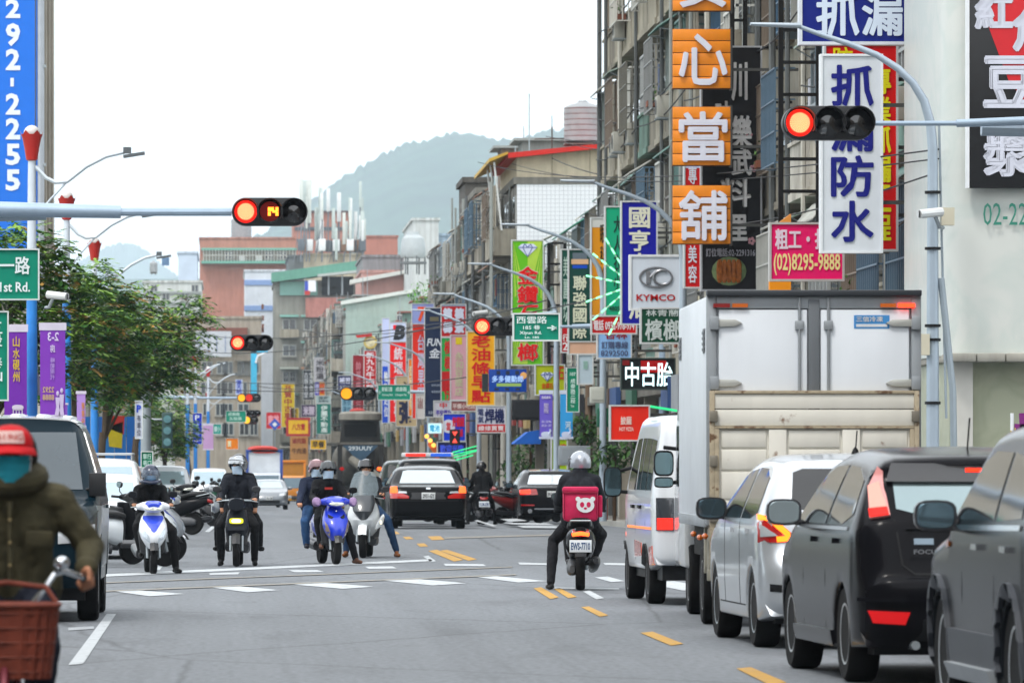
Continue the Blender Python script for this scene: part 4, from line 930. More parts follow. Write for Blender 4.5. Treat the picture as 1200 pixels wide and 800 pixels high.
        m = MB(); m.loft([(ya+.015, 0, .68, .07, .026), (ya+.026, 0, .68, .07, .026)], 'y', 16, 3); m.build('headlight_core', E('#fffde0', 2.2), o)
        m = MB(); m.tube([(-.24, ya-.2, .98), (0, ya-.14, .99), (.24, ya-.2, .98)], .014); m.build('handlebar', STEEL, t)
    else:
        m = MB(); m.loft([(.62, 0, ya-.02, .06, .05), (.76, 0, ya+.0, .16, .1), (.92, 0, ya-.08, .2, .1), (1.02, 0, ya-.16, .16, .06)], 'z', 20, 2.2); no = m.build('nose_panel', M('#2f343a', .3, coat=.6), t)
        for s in (-1, 1):
            m = MB(); m.prism([(s*.08, .66), (s*.2, .74), (s*.235, .9), (s*.2, .92), (s*.1, .76)], ya-.05, ya+.06, 'y'); o = m.build('headlight', M('#dfe3e4', .1, .3, coat=1), fair, bevel=.02); o.rotation_euler = (R(-14), 0, R(-8*s)); o.location = (0, -.12*0, .0)
            m = MB(); m.ball((s*.17, ya+.05, .8), (.022, .02, .04), 8); m.build('headlight_lamp', E('#fff2cc', 1.6), o)
        m = MB(); vs = []
        for i in range(9):
            u = (i-4)/4
            for j in range(8):
                v = j/7; x = u*(.235-.07*abs(v-.4)**1.5*2); vs.append((x, ya-.1-.06*u*u-.26*v, .98+.44*v-.05*u*u*v))
        m.add(vs, [(i*8+j, (i+1)*8+j, (i+1)*8+j+1, i*8+j+1) for i in range(8) for j in range(7)])
        m.build('windscreen', M('#9fb0b8', .3, alpha=.34, var=0), t)
        m = MB(); m.tube([(-.3, ya-.34, 1.0), (-.12, ya-.26, 1.04), (.12, ya-.26, 1.04), (.3, ya-.34, 1.0)], .014); m.build('handlebar', DARK, t)
    for s in (-1, 1):
        m = MB(); m.tube([(s*.22, ya-.14-(.18 if big else .04), .975+(.03 if big else 0)), (s*.32, ya-.2-(.18 if big else .04), .97+(.03 if big else 0))], .019, 10); g = m.build('grip', DARK, t)
        m = MB(); m.tube([(s*.2, ya-.1-(.16 if big else .03), .98), (s*.32, ya-.13-(.16 if big else .03), .96)], .007, 6); m.build('brake_lever', STEEL, g)
        if detail:
            x, z = (s*.29, 1.15); y = ya-.14
            if big: x, z, y = s*.36, 1.12, ya-.1
            m = MB(); m.tube([(s*.2, ya-.12, 1.0), (s*.27, y, z-.1), (x, y, z-.02)], .008, 6); m.loft([(y-.012, x, z, .065, .045), (y+.01, x, z, .068, .048), (y+.03, x, z, .05, .035)], 'y', 14, 2.6)
            mi = m.build('mirror', paint(mirror_col) if mirror_col else bl, t); m = MB(); m.loft([(y-.016, x, z, .058, .039), (y-.011, x, z, .06, .04)], 'y', 14, 2.6); m.build('mirror_glass', M('#8fa0a8', .06, .9, 0), mi)
    m = MB(); m.box((-.17, -.12, .3), (.17, ya-.25, .37)); m.build('floorboard', bl, t, bevel=.02)
    m = MB(); m.loft([(-.06*k, 0, .5, .12, .2), (-.2*k, 0, .54, .17*k, .2), (-.5*k, 0, .6, .19*k, .16), (-.8*k, 0, .68, .15*k, .1), (-1.02*k, 0, .74, .06, .05)], 'y', 20, 2.6); tail = m.build('tail_body', pm if kind != 'e' else bl, t)
    m = MB(); m.loft([(-.02, 0, .74, .1, .04), (-.12, 0, .76, .15, .055), (-.35*k, 0, .78, .17, .05), (-.55*k, 0, .83, .15, .05), (-.85*k, 0, .86, .12, .04), (-.95*k, 0, .85, .06, .02)], 'y', 18, 2.8); m.build('seat', M('#1c1c1e', .6, bump=.2), t)
    tl = -1.0*k
    m = MB(); m.loft([(tl+.06, 0, .72, .11, .05), (tl-.01, 0, .7, .1, .042), (tl-.03, 0, .695, .07, .028)], 'y', 16, 2.6); lamp = m.build('tail_light', M('#a01210', .2, coat=1), tail)
    if tail_lit: m = MB(); m.tube([(-.1, tl-.01, .69), (0, tl-.04, .705), (.1, tl-.01, .69)], .024, 8); m.build('brake_light', E('#ff5a20', 3.5), lamp)
    m = MB(); m.prism([(tl+.1, .62), (tl+.0, .6), (tl-.06, .42), (tl-.03, .4), (tl+.14, .5)], -.07, .07); m.build('rear_mudguard', bl, t, bevel=.008)
    plate(t, plate_t, (0, tl-.045, .55), 0, .27, .15, bgc='#dfe5ea', col='#31507e')
    m = MB(); m.loft([(yb+.35, .15, .28, .05, .07), (yb+.1, .17, .3, .055, .07), (yb-.3, .19, .36, .055, .065), (yb-.38, .19, .37, .03, .035)], 'y', 14); m.build('muffler', M('#3c3d40', .35, .6), t)
    m = MB(); m.loft([(yb+.4, -.08, .3, .08, .1), (yb, -.1, .27, .07, .09), (yb-.1, -.1, .26, .03, .05)], 'y', 14); m.build('engine_case', M('#5a5c5f', .5, .5), t)
    m = MB()
    for s in (-1, 1): m.tube([(s*.13, tl+.3, .8), (s*.12, tl+.02, .86)], .011, 6)
    m.tube([(-.12, tl+.02, .86), (.12, tl+.02, .86)], .011, 6); m.build('grab_rail', STEEL, t)
    if box:
        m = MB(); m.box((-.2, tl-.25, .86), (.2, tl+.15, 1.2)); m.build('top_case', M(box, .5), t, bevel=.04)
    return t
DONE = set()
def rescale(k):
    for o in COL.objects:
        if o.parent is None and o not in DONE and o.get('label') and o.type in ('EMPTY', 'MESH'):
            if o.get('category') in ('scooter', 'person', 'hand guard', 'backpack', 'delivery bag') : o.scale = (k, k, k)
            DONE.add(o)
def riders():
    rescale(1)
    dk, blk = cloth('#15161a'), cloth('#101114'); sh = M('#1a1a1b', .6); hair = M('#14110f', .6)
    blue_mask = M('#7fa6c8', .8, var=.05); pale_mask = M('#bcd0e2', .8, var=.05)
    # white and blue scooter, left foot down
    a = pi+R(4); L0 = (-1.02, 79.7, 0); scooter('white scooter with a blue V on its front shield, waiting left of the black scooter', L0, a, '#dfe3e8', '#2a48d0', mirror_col='#202226')
    f = dict(l=((-.3, .2, .62), (-.36, .02, .1), (-.42, .17, .035)))
    p = person('rider in black hoodie, dark full helmet and blue face mask on the white scooter', L0, a, rider_pose(seat=.77, foot=f, tall=.9, lean=.03), [blk, cloth('#141416'), sh, SKIN, hair])
    helmet(p, M('#1f2a44', .25, coat=.4, var=.2, sc=20), (M('#8796a8', .05, alpha=.35, var=0, coat=1), 0), True); face_mask(p, blue_mask)
    rescale(.93)
    # black e-scooter, both feet down, looking aside
    L0 = (.17, 85.6, 0); a = pi-R(2); scooter('slim black scooter with a glowing yellow oval headlight', L0, a, '#23262c', kind='e')
    f = dict(l=((-.26, .12, .6), (-.25, -.02, .1), (-.27, .13, .035)), r=((.26, .12, .6), (.25, -.02, .1), (.27, .13, .035)))
    p = person('rider in dark jacket and silver-grey helmet looking aside on the black scooter', L0, a, rider_pose(seat=.78, foot=f, look=(.55, .8, 0), hands=(.27, .42, .985), tall=1.0), [cloth('#191c24'), blk, sh, SKIN, hair], bulk=1.08)
    helmet(p, M('#85898f', .25, .5, coat=1), (M('#b9bec2', .1, .5, alpha=.8, var=0, coat=1), 1), trim=M('#4a4d52', .4)); face_mask(p, pale_mask)
    p = person('pillion passenger in black with a blue backpack, mostly hidden behind the silver-helmeted rider', L0, a, rider_pose(seat=.88, y=-.62, foot=dict(l=((-.3, -.3, .62), (-.31, -.45, .3), (-.36, -.33, .25)), r=((.3, -.3, .62), (.31, -.45, .3), (.36, -.33, .25))), hands=(.24, -.3, .84), tall=.88), [dk, blk, sh, SKIN, hair])
    helmet(p, M('#1a1b1f', .3, coat=.4))
    m = MB(); m.loft([(-.98, 0, 1.2, .1, .14), (-.9, 0, 1.2, .16, .2), (-.8, 0, 1.22, .15, .2)], 'y', 16, 3); b = m.build('backpack', cloth('#2f7fc4'), None); b.location = L0; b.rotation_euler = (0, 0, a)
    tag(b, 'blue backpack on the passenger behind the silver-helmeted rider', 'backpack')
    rescale(.97)
    # blue scooter with two riders
    L0 = (1.52, 87.2, 0); a = pi+R(9); scooter('bright blue scooter with mauve hand guards carrying two people', L0, a, '#1636c4', mirror_col='#17181a')
    f = dict(l=((-.24, .22, .62), (-.4, .12, .1), (-.46, .26, .035)))
    p = person('rider in black jacket and dark helmet with a grey visor on the blue scooter', L0, a, rider_pose(seat=.78, foot=f, y=-.2, tall=.93), [blk, cloth('#17181b'), M('#6b4b3c', .7), SKIN, hair])
    helmet(p, M('#3c4146', .2, coat=.4), (M('#2f3438', .08, alpha=.85, var=0, coat=1), 1)); face_mask(p, pale_mask)
    m = MB(); m.box((-.06, .085, 1.13), (.06, .1, 1.165)); o = m.build('chest_print', M('#a8332c', .6), p); o.location = (0, -.125+.02, .03)
    for s in (-1, 1):
        m = MB(); m.loft([(.42, s*.29, .97, .05, .05), (.52, s*.285, .97, .07, .075), (.6, s*.28, .965, .055, .06), (.63, s*.28, .95, .03, .03)], 'y', 14, 2.3)
        g = m.build('hand_guard', M('#9a7fa6', .6, var=.1), None); g.location = L0; g.rotation_euler = (0, 0, a); tag(g, 'mauve padded hand guard on the %s handlebar of the blue scooter' % ('left' if s > 0 else 'right'), 'hand guard', 'hand guards on the blue scooter')
    p = person('passenger in navy puffer jacket, jeans and pink helmet on the blue scooter', (L0[0]-.12, L0[1]+.08, 0), a, rider_pose(seat=.82, y=-.5, hands=(.34, .0, .92), kn=(.24, -.05, .66), tall=.9, foot=dict(r=((.24, -.05, .66), (.2, -.14, .32), (.21, .02, .27)), l=((-.22, -.05, .66), (-.24, -.1, .34), (-.26, .06, .28)))), [cloth('#20283c'), cloth('#33557f'), M('#23222a', .7), SKIN, M('#2a1b14', .7)], bulk=1.12)
    helmet(p, M('#b9878c', .3, coat=.8), (M('#7b5a60', .1, alpha=.8, var=0, coat=1), 1)); face_mask(p, pale_mask)
    rescale(.95)
    # silver maxi scooter
    L0 = (2.22, 93.5, 0); a = pi-R(5); scooter('silver touring scooter with a tall clear windscreen, beside the blue scooter', L0, a, '#c3c8cb', kind='maxi')
    f = dict(l=((-.36, .22, .62), (-.5, .04, .12), (-.55, .18, .04)), r=((.3, .22, .62), (.32, .04, .12), (.35, .18, .04)))
    p = person('rider in dark jacket, jeans and brown boots behind the tall windscreen', L0, a, rider_pose(seat=.78, foot=f, y=-.25, hands=(.29, .36, 1.03), tall=.93), [dk, cloth('#2c4668'), M('#7a4a28', .6), SKIN, hair])
    helmet(p, M('#232629', .15, coat=.4), (M('#1a1c1e', .06, var=0, coat=1), 1))
    rescale(.97)
    # delivery rider from behind
    L0 = (4.17, 69.4, 0); a = R(-3); scooter('dark scooter with glowing red tail lamp under a pink delivery bag', L0, a, '#1d1d20', tail_lit=True, plate_t='EWS-7710', mirror_col='#1d1d1f')
    f = dict(l=((-.33, .1, .6), (-.36, -.16, .1), (-.4, -.03, .035)))
    p = person('delivery rider in black jacket and silver helmet, left foot on the road', L0, a, rider_pose(seat=.8, foot=f, y=-.12, tall=1.08, kn=(.27, .3, .68), look=(-.42, .9, 0)), [cloth('#202329'), cloth('#1b1c20'), sh, SKIN, hair], bulk=1.22)
    helmet(p, M('#9aa0a8', .25, .4, coat=1, var=.08), (M('#555a60', .08, alpha=.8, var=0, coat=1), 0), trim=M('#3b3d42', .4))
    bag = thing('delivery_bag', 'square pink insulated delivery bag with a white panda emblem on the rider\'s seat', 'delivery bag', L0, a); pk = M('#c42654', .65, var=.1, sc=6, bump=.9)
    y0, y1 = -.86, -.42; m = MB(); m.box((-.215, y0, .85), (.215, y1, 1.26)); m.build('bag_body', pk, bag, bevel=.05)
    m = MB(); m.box((-.222, y0-.012, 1.2), (.222, y1+.01, 1.275)); m.build('bag_lid', pk, bag, bevel=.03)
    m = MB(); m.box((.215, y0+.08, .9), (.27, y1-.08, 1.17)); m.build('side_pocket', pk, bag, bevel=.02)
    m = MB(); m.tube([(-.22, y0-.01, 1.2), (.22, y0-.01, 1.2)], .008, 6); m.tube([(-.2, y0-.002, .88), (-.2, y0-.002, 1.2)], .006, 6); m.tube([(.2, y0-.002, .88), (.2, y0-.002, 1.2)], .006, 6); m.build('piping', M('#8f1238', .6), bag)
    em = MB(); yy = y0-.016
    def disc(cx, cz, rx, rz_, y, n=18): em.add([(cx+rx*cos(2*pi*i/n), y, cz+rz_*sin(2*pi*i/n)) for i in range(n)], [tuple(range(n))])
    disc(.06, 1.05, .11, .092, yy); disc(-.03, 1.125, .03, .03, yy+.002); disc(.15, 1.125, .03, .03, yy+.002); o = em.build('emblem', WHITE, bag, smooth=0)
    em = MB(); disc(.02, 1.055, .026, .034, yy-.003); disc(.1, 1.055, .026, .034, yy-.003); disc(.06, 1.01, .02, .014, yy-.003); em.build('emblem_mark', pk, o, smooth=0)
    rescale(.95)
    # rider in black seen from behind near the far stop line
    L0 = (6.85, 158.2, gz(158)); scooter('scooter under the rider in black at the far stop line', L0, R(2), '#1c1c1e', plate_t='KLM-338')
    f = dict(l=((-.3, .1, .62), (-.36, -.1, .1), (-.42, .03, .035)), r=((.3, .1, .62), (.36, -.1, .1), (.42, .03, .035)))
    p = person('rider all in black seen from behind at the far stop line', L0, R(2), rider_pose(foot=f, tall=1.05), [blk, blk, sh, SKIN, hair], bulk=1.15); helmet(p, M('#141416', .3, coat=.4))
def cyclist():
    L0 = (-.955, 26.1, 0); a = pi
    kh = M('#454130', .9, var=.2, sc=11, bump=.8); t = thing('bicycle', 'bicycle with a red plastic front basket and chrome handlebar, nearest the camera', 'bicycle', L0, a)
    r = .31
    for y in (.55, -.5):
        m = MB(); m.lathe([(r-.04, -.014), (r-.015, -.02), (r, 0), (r-.015, .02), (r-.04, .014)], (0, 0, 0), 'x', 32); wv = m.build('wheel', RUBBER, t, loc=(0, y, r))
        m = MB()
        for k in range(14): q = 2*pi*k/14; m.tube([(.015*(-1)**k, 0, 0), (0, (r-.04)*cos(q), (r-.04)*sin(q))], .0015, 4)
        m.tube([(-.05, 0, 0), (.05, 0, 0)], .018, 8); m.build('spokes', CHROME, wv)
        m = MB(); m.tube([(0, (r+.02)*cos(R(b)), (r+.02)*sin(R(b))) for b in range(20, 170, 10)], .02, 6); m.build('mudguard', M('#6a2430', .4, .3), t, loc=(0, y, r))
    red = M('#7c2019', .5, var=.05)
    m = MB(); m.tube([(0, .46, .62), (0, .38, .82)], .02); m.tube([(0, .42, .7), (0, .0, .38), (0, -.1, .34)], .018); m.tube([(0, -.1, .34), (0, -.22, .8)], .017)
    for s in (-1, 1): m.tube([(s*.045, .55, r), (s*.04, .5, .6)], .012); m.tube([(s*.05, -.5, r), (0, -.1, .34)], .011); m.tube([(s*.05, -.5, r), (0, -.19, .68)], .01)
    m.build('frame', M('#5c1c24', .4, .3), t)
    m = MB(); m.tube([(0, .38, .74), (0, .4, .79)], .014)
    for s in (-1, 1): m.tube([(0, .4, .78), (s*.09, .43, .83), (s*.16, .44, .92), (s*.205, .42, .985), (s*.245, .37, 1.0), (s*.32, .22, .97), (s*.335, .06, .95)], .0135, 10)
    hb = m.build('handlebar', CHROME, t)
    for s in (-1, 1): m = MB(); m.tube([(s*.322, .2, .968), (s*.338, .03, .947)], .018, 10); m.build('grip', DARK, hb)
    m = MB(); m.ball((-.235, .4, 1.035), (.038, .038, .032), 12); m.build('bell', CHROME, hb)
    m = MB(); m.loft([(-.3, 0, .84, .09, .03), (-.2, 0, .86, .1, .035), (-.05, 0, .85, .03, .025)], 'y', 14); m.build('saddle', DARK, t)
    # woven basket
    bk = M('#6e3426', .55, var=.2, sc=14); m = MB(); n = 44
    def ring(z, kx): return [(.226*kx*math.copysign(abs(cos(2*pi*i/n))**.55, cos(2*pi*i/n)), .62+.15*kx*math.copysign(abs(sin(2*pi*i/n))**.55, sin(2*pi*i/n)), z) for i in range(n)]
    lv = [(.54+.0315*i, .86+.17*i/10) for i in range(11)]
    vs = []
    for j, (z, kx) in enumerate(lv): vs += [(x*(1+.02*(-1)**i), .62+(y-.62)*(1+.035*(-1)**i), zz) for i, (x, y, zz) in enumerate(ring(z, kx))]
    m.add(vs, [(j*n+i, j*n+(i+1) % n, (j+1)*n+(i+1) % n, (j+1)*n+i) for j in range(10) for i in range(n)]); m.add(ring(.545, .86), [tuple(range(n))])
    bs = m.build('basket', bk, t, smooth=20)
    m = MB(); m.tube([V(p) for p in ring(.857, 1.03)]+[V(ring(.857, 1.03)[0])], .012, 8); m.build('basket_rim', bk, bs)
    for i in range(1, 10, 2):
        m = MB(); z, kx = lv[i]; m.tube([V(p) for p in ring(z, kx*1.006)]+[V(ring(z, kx*1.006)[0])], .004, 5); m.build('basket_band', bk, bs)
    m = MB(); m.tube([(-.22, .52, .86), (-.17, .47, .93), (0, .45, .95), (.17, .47, .93), (.22, .52, .86)], .012, 6); m.build('basket_handle', bk, bs)
    J = dict(hip=(0, -.16, .93), chest=(0, -.1, 1.2), neck=(0, -.06, 1.37), head=(0, .02, 1.5), look=(0, 1, 0), shr=(.2, -.09, 1.3), elr=(.33, -.1, 1.1), har=(.335, .1, .985),
             shl=(-.2, -.09, 1.3), ell=(-.35, -.12, 1.1), hal=(-.335, .1, .985), hand=1.3, gripl=(-.1, -1, -.25), gripr=(.1, -1, -.25),
             knr=(.15, .12, .55), anr=(.11, .02, .18), toer=(.12, .16, .12), knl=(-.15, .2, .66), anl=(-.11, .08, .32), toel=(-.12, .22, .27), leg=1.1)
    p = person('cyclist in olive hooded jacket, red cap and turquoise face mask, nearest the camera', L0, a, J, [kh, cloth('#1c202c'), M('#201f20', .6), M('#b07a5e', .55, var=.06, sc=30), M('#100d0c', .8)], vox=.007, bulk=1.08)
    face_mask(p, M('#2f9fb2', .8, var=.04))
    m = MB(); vs = []; n = 20
    for i in range(7):
        tt = pi*.5*i/6
        for k_ in range(n): q = 2*pi*k_/n; vs.append((.102*sin(tt)**.8*cos(q), .118*sin(tt)**.8*sin(q)-.008, .045+.095*cos(tt)))
    m.add(vs, [(i*n+k_, i*n+(k_+1) % n, (i+1)*n+(k_+1) % n, (i+1)*n+k_) for i in range(6) for k_ in range(n)]); cap = on_head(p, 'cap', m, M('#c0141c', .7, var=.06))
    m = MB(); vs = []
    for i in range(13):
        q = R(8+164*i/12)
        for kk, (rr, zz) in enumerate(((1., .05), (1.3, .04), (1.62, .02), (1.62, .012), (1.3, .03), (1., .04))): vs.append((.103*(1+(rr-1)*.25)*cos(q), .118*(1+(rr-1)*sin(q))*sin(q)-.008, zz-.01*abs(cos(q))))
    m.add(vs, [(i*6+j, (i+1)*6+j, (i+1)*6+(j+1) % 6, i*6+(j+1) % 6) for i in range(12) for j in range(6)]); m.build('cap_peak', M('#c0141c', .7), cap)
    m = MB(); vs = []
    for i in range(11):
        q = R(52+76*i/10)
        for j in range(4): zz = .058+.018*j; rr = 1.03-.28*max(0, (zz-.05)/.09)**2; vs.append((.102*rr*cos(q), .118*rr*sin(q)-.003, zz))
    m.add(vs, [(i*4+j, (i+1)*4+j, (i+1)*4+j+1, i*4+j+1) for i in range(10) for j in range(3)]); pt = m.build('cap_patch', M('#e3c3bd', .7), cap)
    mm = MB(); text_mb(mm, 'B·LING', -.058, .068, .058, .1, 0, mirror=True)
    for i, q in enumerate(mm.v): mm.v[i] = V((q.x, .1185*math.sqrt(max(.05, 1-(q.x/.106)**2))*.97+.001, q.z))
    mm.build('lettering', M('#c8504a', .7), pt)
    # hood, pocket flap and zip of the jacket
    m = MB(); m.tube([(.12*cos(R(b)), -.06+.13*sin(R(b)), 1.375+.035*(1-sin(R(b)))) for b in range(0, 361, 20)], .05, 10); m.build('hood', kh, p)
    m = MB(); m.ball((0, -.12, 1.5), (.118, .09, .15), 16); m.build('hair', M('#191512', .9), p)
    for s in (-1, 1): m = MB(); m.box((s*.13-.06, .085, 1.1), (s*.13+.06, .1, 1.17), rx=R(-8)); m.build('pocket_flap', kh, p, bevel=.008)
    m = MB(); m.tube([(0, .07, .95), (0, .085, 1.1), (0, .075, 1.3)], .012, 6); m.build('placket', kh, p)
    for z in (1.02, 1.12, 1.22): m = MB(); m.lathe([(.008, 0), (.008, .006), (0, .007)], (0, .1, z), 'y', 8); m.build('button', M('#8a7a55', .4, .5), p)
def parked():
    sc = dict(group='scooters parked along the kerbs'); rnd = random.Random(3)
    a = scooter('blue and white scooter parked nose-in behind the white scooter rider', (-1.5, 84.8, 0), R(-66), '#d5dadd', '#2746c0', cat='scooter', lit=False, tilt=R(8), **sc)
    b = scooter('black scooter parked nearest the silver estate car', (-.95, 132, 0), pi+R(18), '#16171a', lit=False, tilt=R(7), cat='scooter', **sc)
    c = scooter('silver scooter parked at the kerb', (-.9, 146, gz(146)), pi+R(70), '#a8adb2', '#8f979d', lit=False, tilt=R(8), cat='scooter', **sc)
    d_ = scooter('green scooter parked at the kerb', (-.75, 170, gz(170)), R(70), '#1f4a38', lit=False, tilt=R(8), cat='scooter', **sc)
    e = scooter('red scooter parked at the kerb', (8.1, 163, gz(163)), R(-60), '#7c1a18', lit=False, tilt=R(8), **sc)
    f = scooter('white-fronted scooter parked at the kerb', (7.75, 165, gz(165)), R(-70), '#d4d6d6', lit=False, tilt=R(8), **sc)
    ps = [a, b, c, d_, e, f]; nm = ['blue and white', 'black', 'silver', 'green', 'red', 'white']
    spots = []
    for i in range(9): spots.append((-.65+.035*i+rnd.uniform(-.12, .12), 150+6.5*i+rnd.uniform(-1, 1), rnd.choice([1, 2, 3, 1, 5]), pi+R(rnd.uniform(40, 85)), 'left kerb'))
    for i in range(14): spots.append((8.6+rnd.uniform(-.35, .45), 168+4.2*i+rnd.uniform(-1, 1), rnd.choice([1, 4, 5, 1, 2]), R(-rnd.uniform(45, 100)), 'right kerb'))
    for i in range(5): spots.append((6.5+.5*i, 172+3*i, rnd.choice([1, 4, 5]), R(-rnd.uniform(50, 90)), 'rider in black'))
    place = ['first', 'second', 'third', 'fourth', 'fifth', 'sixth', 'seventh', 'eighth', 'ninth', 'tenth', 'eleventh', 'twelfth', 'thirteenth', 'fourteenth']
    cnt = {}
    for x, y, k, rz, s in spots:
        i = cnt[s] = cnt.get(s, -1)+1
        lab = '%s scooter, %s in the row parked along the %s counting away from the camera' % (nm[k], place[i], s) if s != 'rider in black' else '%s scooter parked beyond the rider in black, %s from the left' % (nm[k], place[i])
        o = dup(ps[k], (x, y, gz(y)), rz, lab); o.rotation_euler = (0, R(8), rz)
    for i, (k, x, y, r_) in enumerate(((1, -1.95, 86.6, -58), (2, -1.45, 88.4, -70), (1, -1.2, 128, 120), (1, -1.3, 124, 75))): o = dup(ps[k], (x, y, 0), R(r_), ['black scooter parked left of the blue and white parked one', 'silver scooter parked just behind the blue and white parked one', 'black scooter close beside the one before the silver estate car', 'black scooter parked nearest the tall white car'][i]); o.rotation_euler = (0, R(8), R(r_))
    o = dup(ps[3], (-.15, 118, 0), pi+R(10), 'teal-green scooter with its rider hidden, coming up behind the silver-helmeted rider'); 
    o.location = (-.15, 168, gz(168)); del o['group']
# ---------------------------------------------------------------- the setting: ground, road, kerbs, paint, hills
def asphalt():
    m = bpy.data.materials.new('asphalt'); m.use_nodes = True; nt = m.node_tree; b = nt.nodes['Principled BSDF']; nn = nt.nodes.new; L = nt.links.new
    tc = nn('ShaderNodeTexCoord'); col = None
    def noise(sc, det, st=(1, 1, 1)):
        mp = nn('ShaderNodeMapping'); mp.inputs['Scale'].default_value = st; n = nn('ShaderNodeTexNoise'); n.inputs['Scale'].default_value = sc; n.inputs['Detail'].default_value = det
        L(tc.outputs['Object'], mp.inputs[0]); L(mp.outputs[0], n.inputs['Vector']); return n.outputs['Fac']
    def rng(x, a, b_, lo, hi):
        r = nn('ShaderNodeMapRange'); r.inputs[1].default_value = a; r.inputs[2].default_value = b_; r.inputs[3].default_value = lo; r.inputs[4].default_value = hi; L(x, r.inputs[0]); return r.outputs[0]
    def mul(a, b_):
        k = nn('ShaderNodeMath'); k.operation = 'MULTIPLY'; L(a, k.inputs[0]); L(b_, k.inputs[1]); return k.outputs[0]
    v = mul(rng(noise(.3, 6, (1, .25, 1)), .3, .7, .9, 1.08), rng(noise(18, 5, (1, .3, 1)), .3, .7, .76, 1.2))
    v = mul(v, rng(noise(.9, 4, (1.6, .03, 1)), .35, .65, .92, 1.05))            # wheel tracks along the street
    v = mul(v, rng(noise(.55, 8, (2.2, .5, 1)), .56, .68, 1, .8)); v = mul(v, rng(noise(1.7, 3, (3, .02, 1)), .55, .7, 1, .9))
    vo = nn('ShaderNodeTexVoronoi'); vo.feature = 'DISTANCE_TO_EDGE'; vo.inputs['Scale'].default_value = .22
    wv = nn('ShaderNodeMapping'); wv.inputs['Scale'].default_value = (1, .35, 1); L(tc.outputs['Object'], wv.inputs[0])
    ds = nn('ShaderNodeTexNoise'); ds.inputs['Scale'].default_value = 1.5; ds.inputs['Detail'].default_value = 6; L(wv.outputs[0], ds.inputs['Vector'])
    ad = nn('ShaderNodeMix'); ad.data_type = 'VECTOR'; ad.inputs[0].default_value = .12; L(wv.outputs[0], ad.inputs[4]); L(ds.outputs['Color'], ad.inputs[5]); L(ad.outputs[1], vo.inputs['Vector'])
    v = mul(v, rng(vo.outputs['Distance'], 0, .007, .6, 1))
    s = nn('ShaderNodeVectorMath'); s.operation = 'SCALE'; s.inputs[0].default_value = (.142, .155, .17); L(v, s.inputs['Scale']); L(s.outputs[0], b.inputs['Base Color'])
    b.inputs['Roughness'].default_value = .72
    bp = nn('ShaderNodeBump'); bp.inputs['Strength'].default_value = .35; bp.inputs['Distance'].default_value = .01; L(noise(90, 2), bp.inputs['Height']); L(bp.outputs[0], b.inputs['Normal'])
    return m
YS = [-40, 40, 88, 130, 160, 200, 260, 330, 420, 520, 650, 800, 1000]
def ribbon(name, x0, x1, z, mat, ys=YS, th=0):
    m = MB(); n = len(ys); m.add([(x, y, gz(y)+z) for y in ys for x in (x0, x1)], [(2*i, 2*i+1, 2*i+3, 2*i+2) for i in range(n-1)])
    if th:
        m.add([(x, y, gz(y)+zz) for y in ys for x, zz in ((x0, z), (x0, z-th))], [(2*i, 2*i+1, 2*i+3, 2*i+2) for i in range(n-1)])
        m.add([(x, y, gz(y)+zz) for y in ys for x, zz in ((x1, z), (x1, z-th))], [(2*i, 2*i+1, 2*i+3, 2*i+2) for i in range(n-1)])
        m.add([(x0, ys[0], gz(ys[0])+z), (x1, ys[0], gz(ys[0])+z), (x1, ys[0], gz(ys[0])+z-th), (x0, ys[0], gz(ys[0])+z-th)], [(0, 1, 2, 3)])
    return struct(m.build(name, mat))
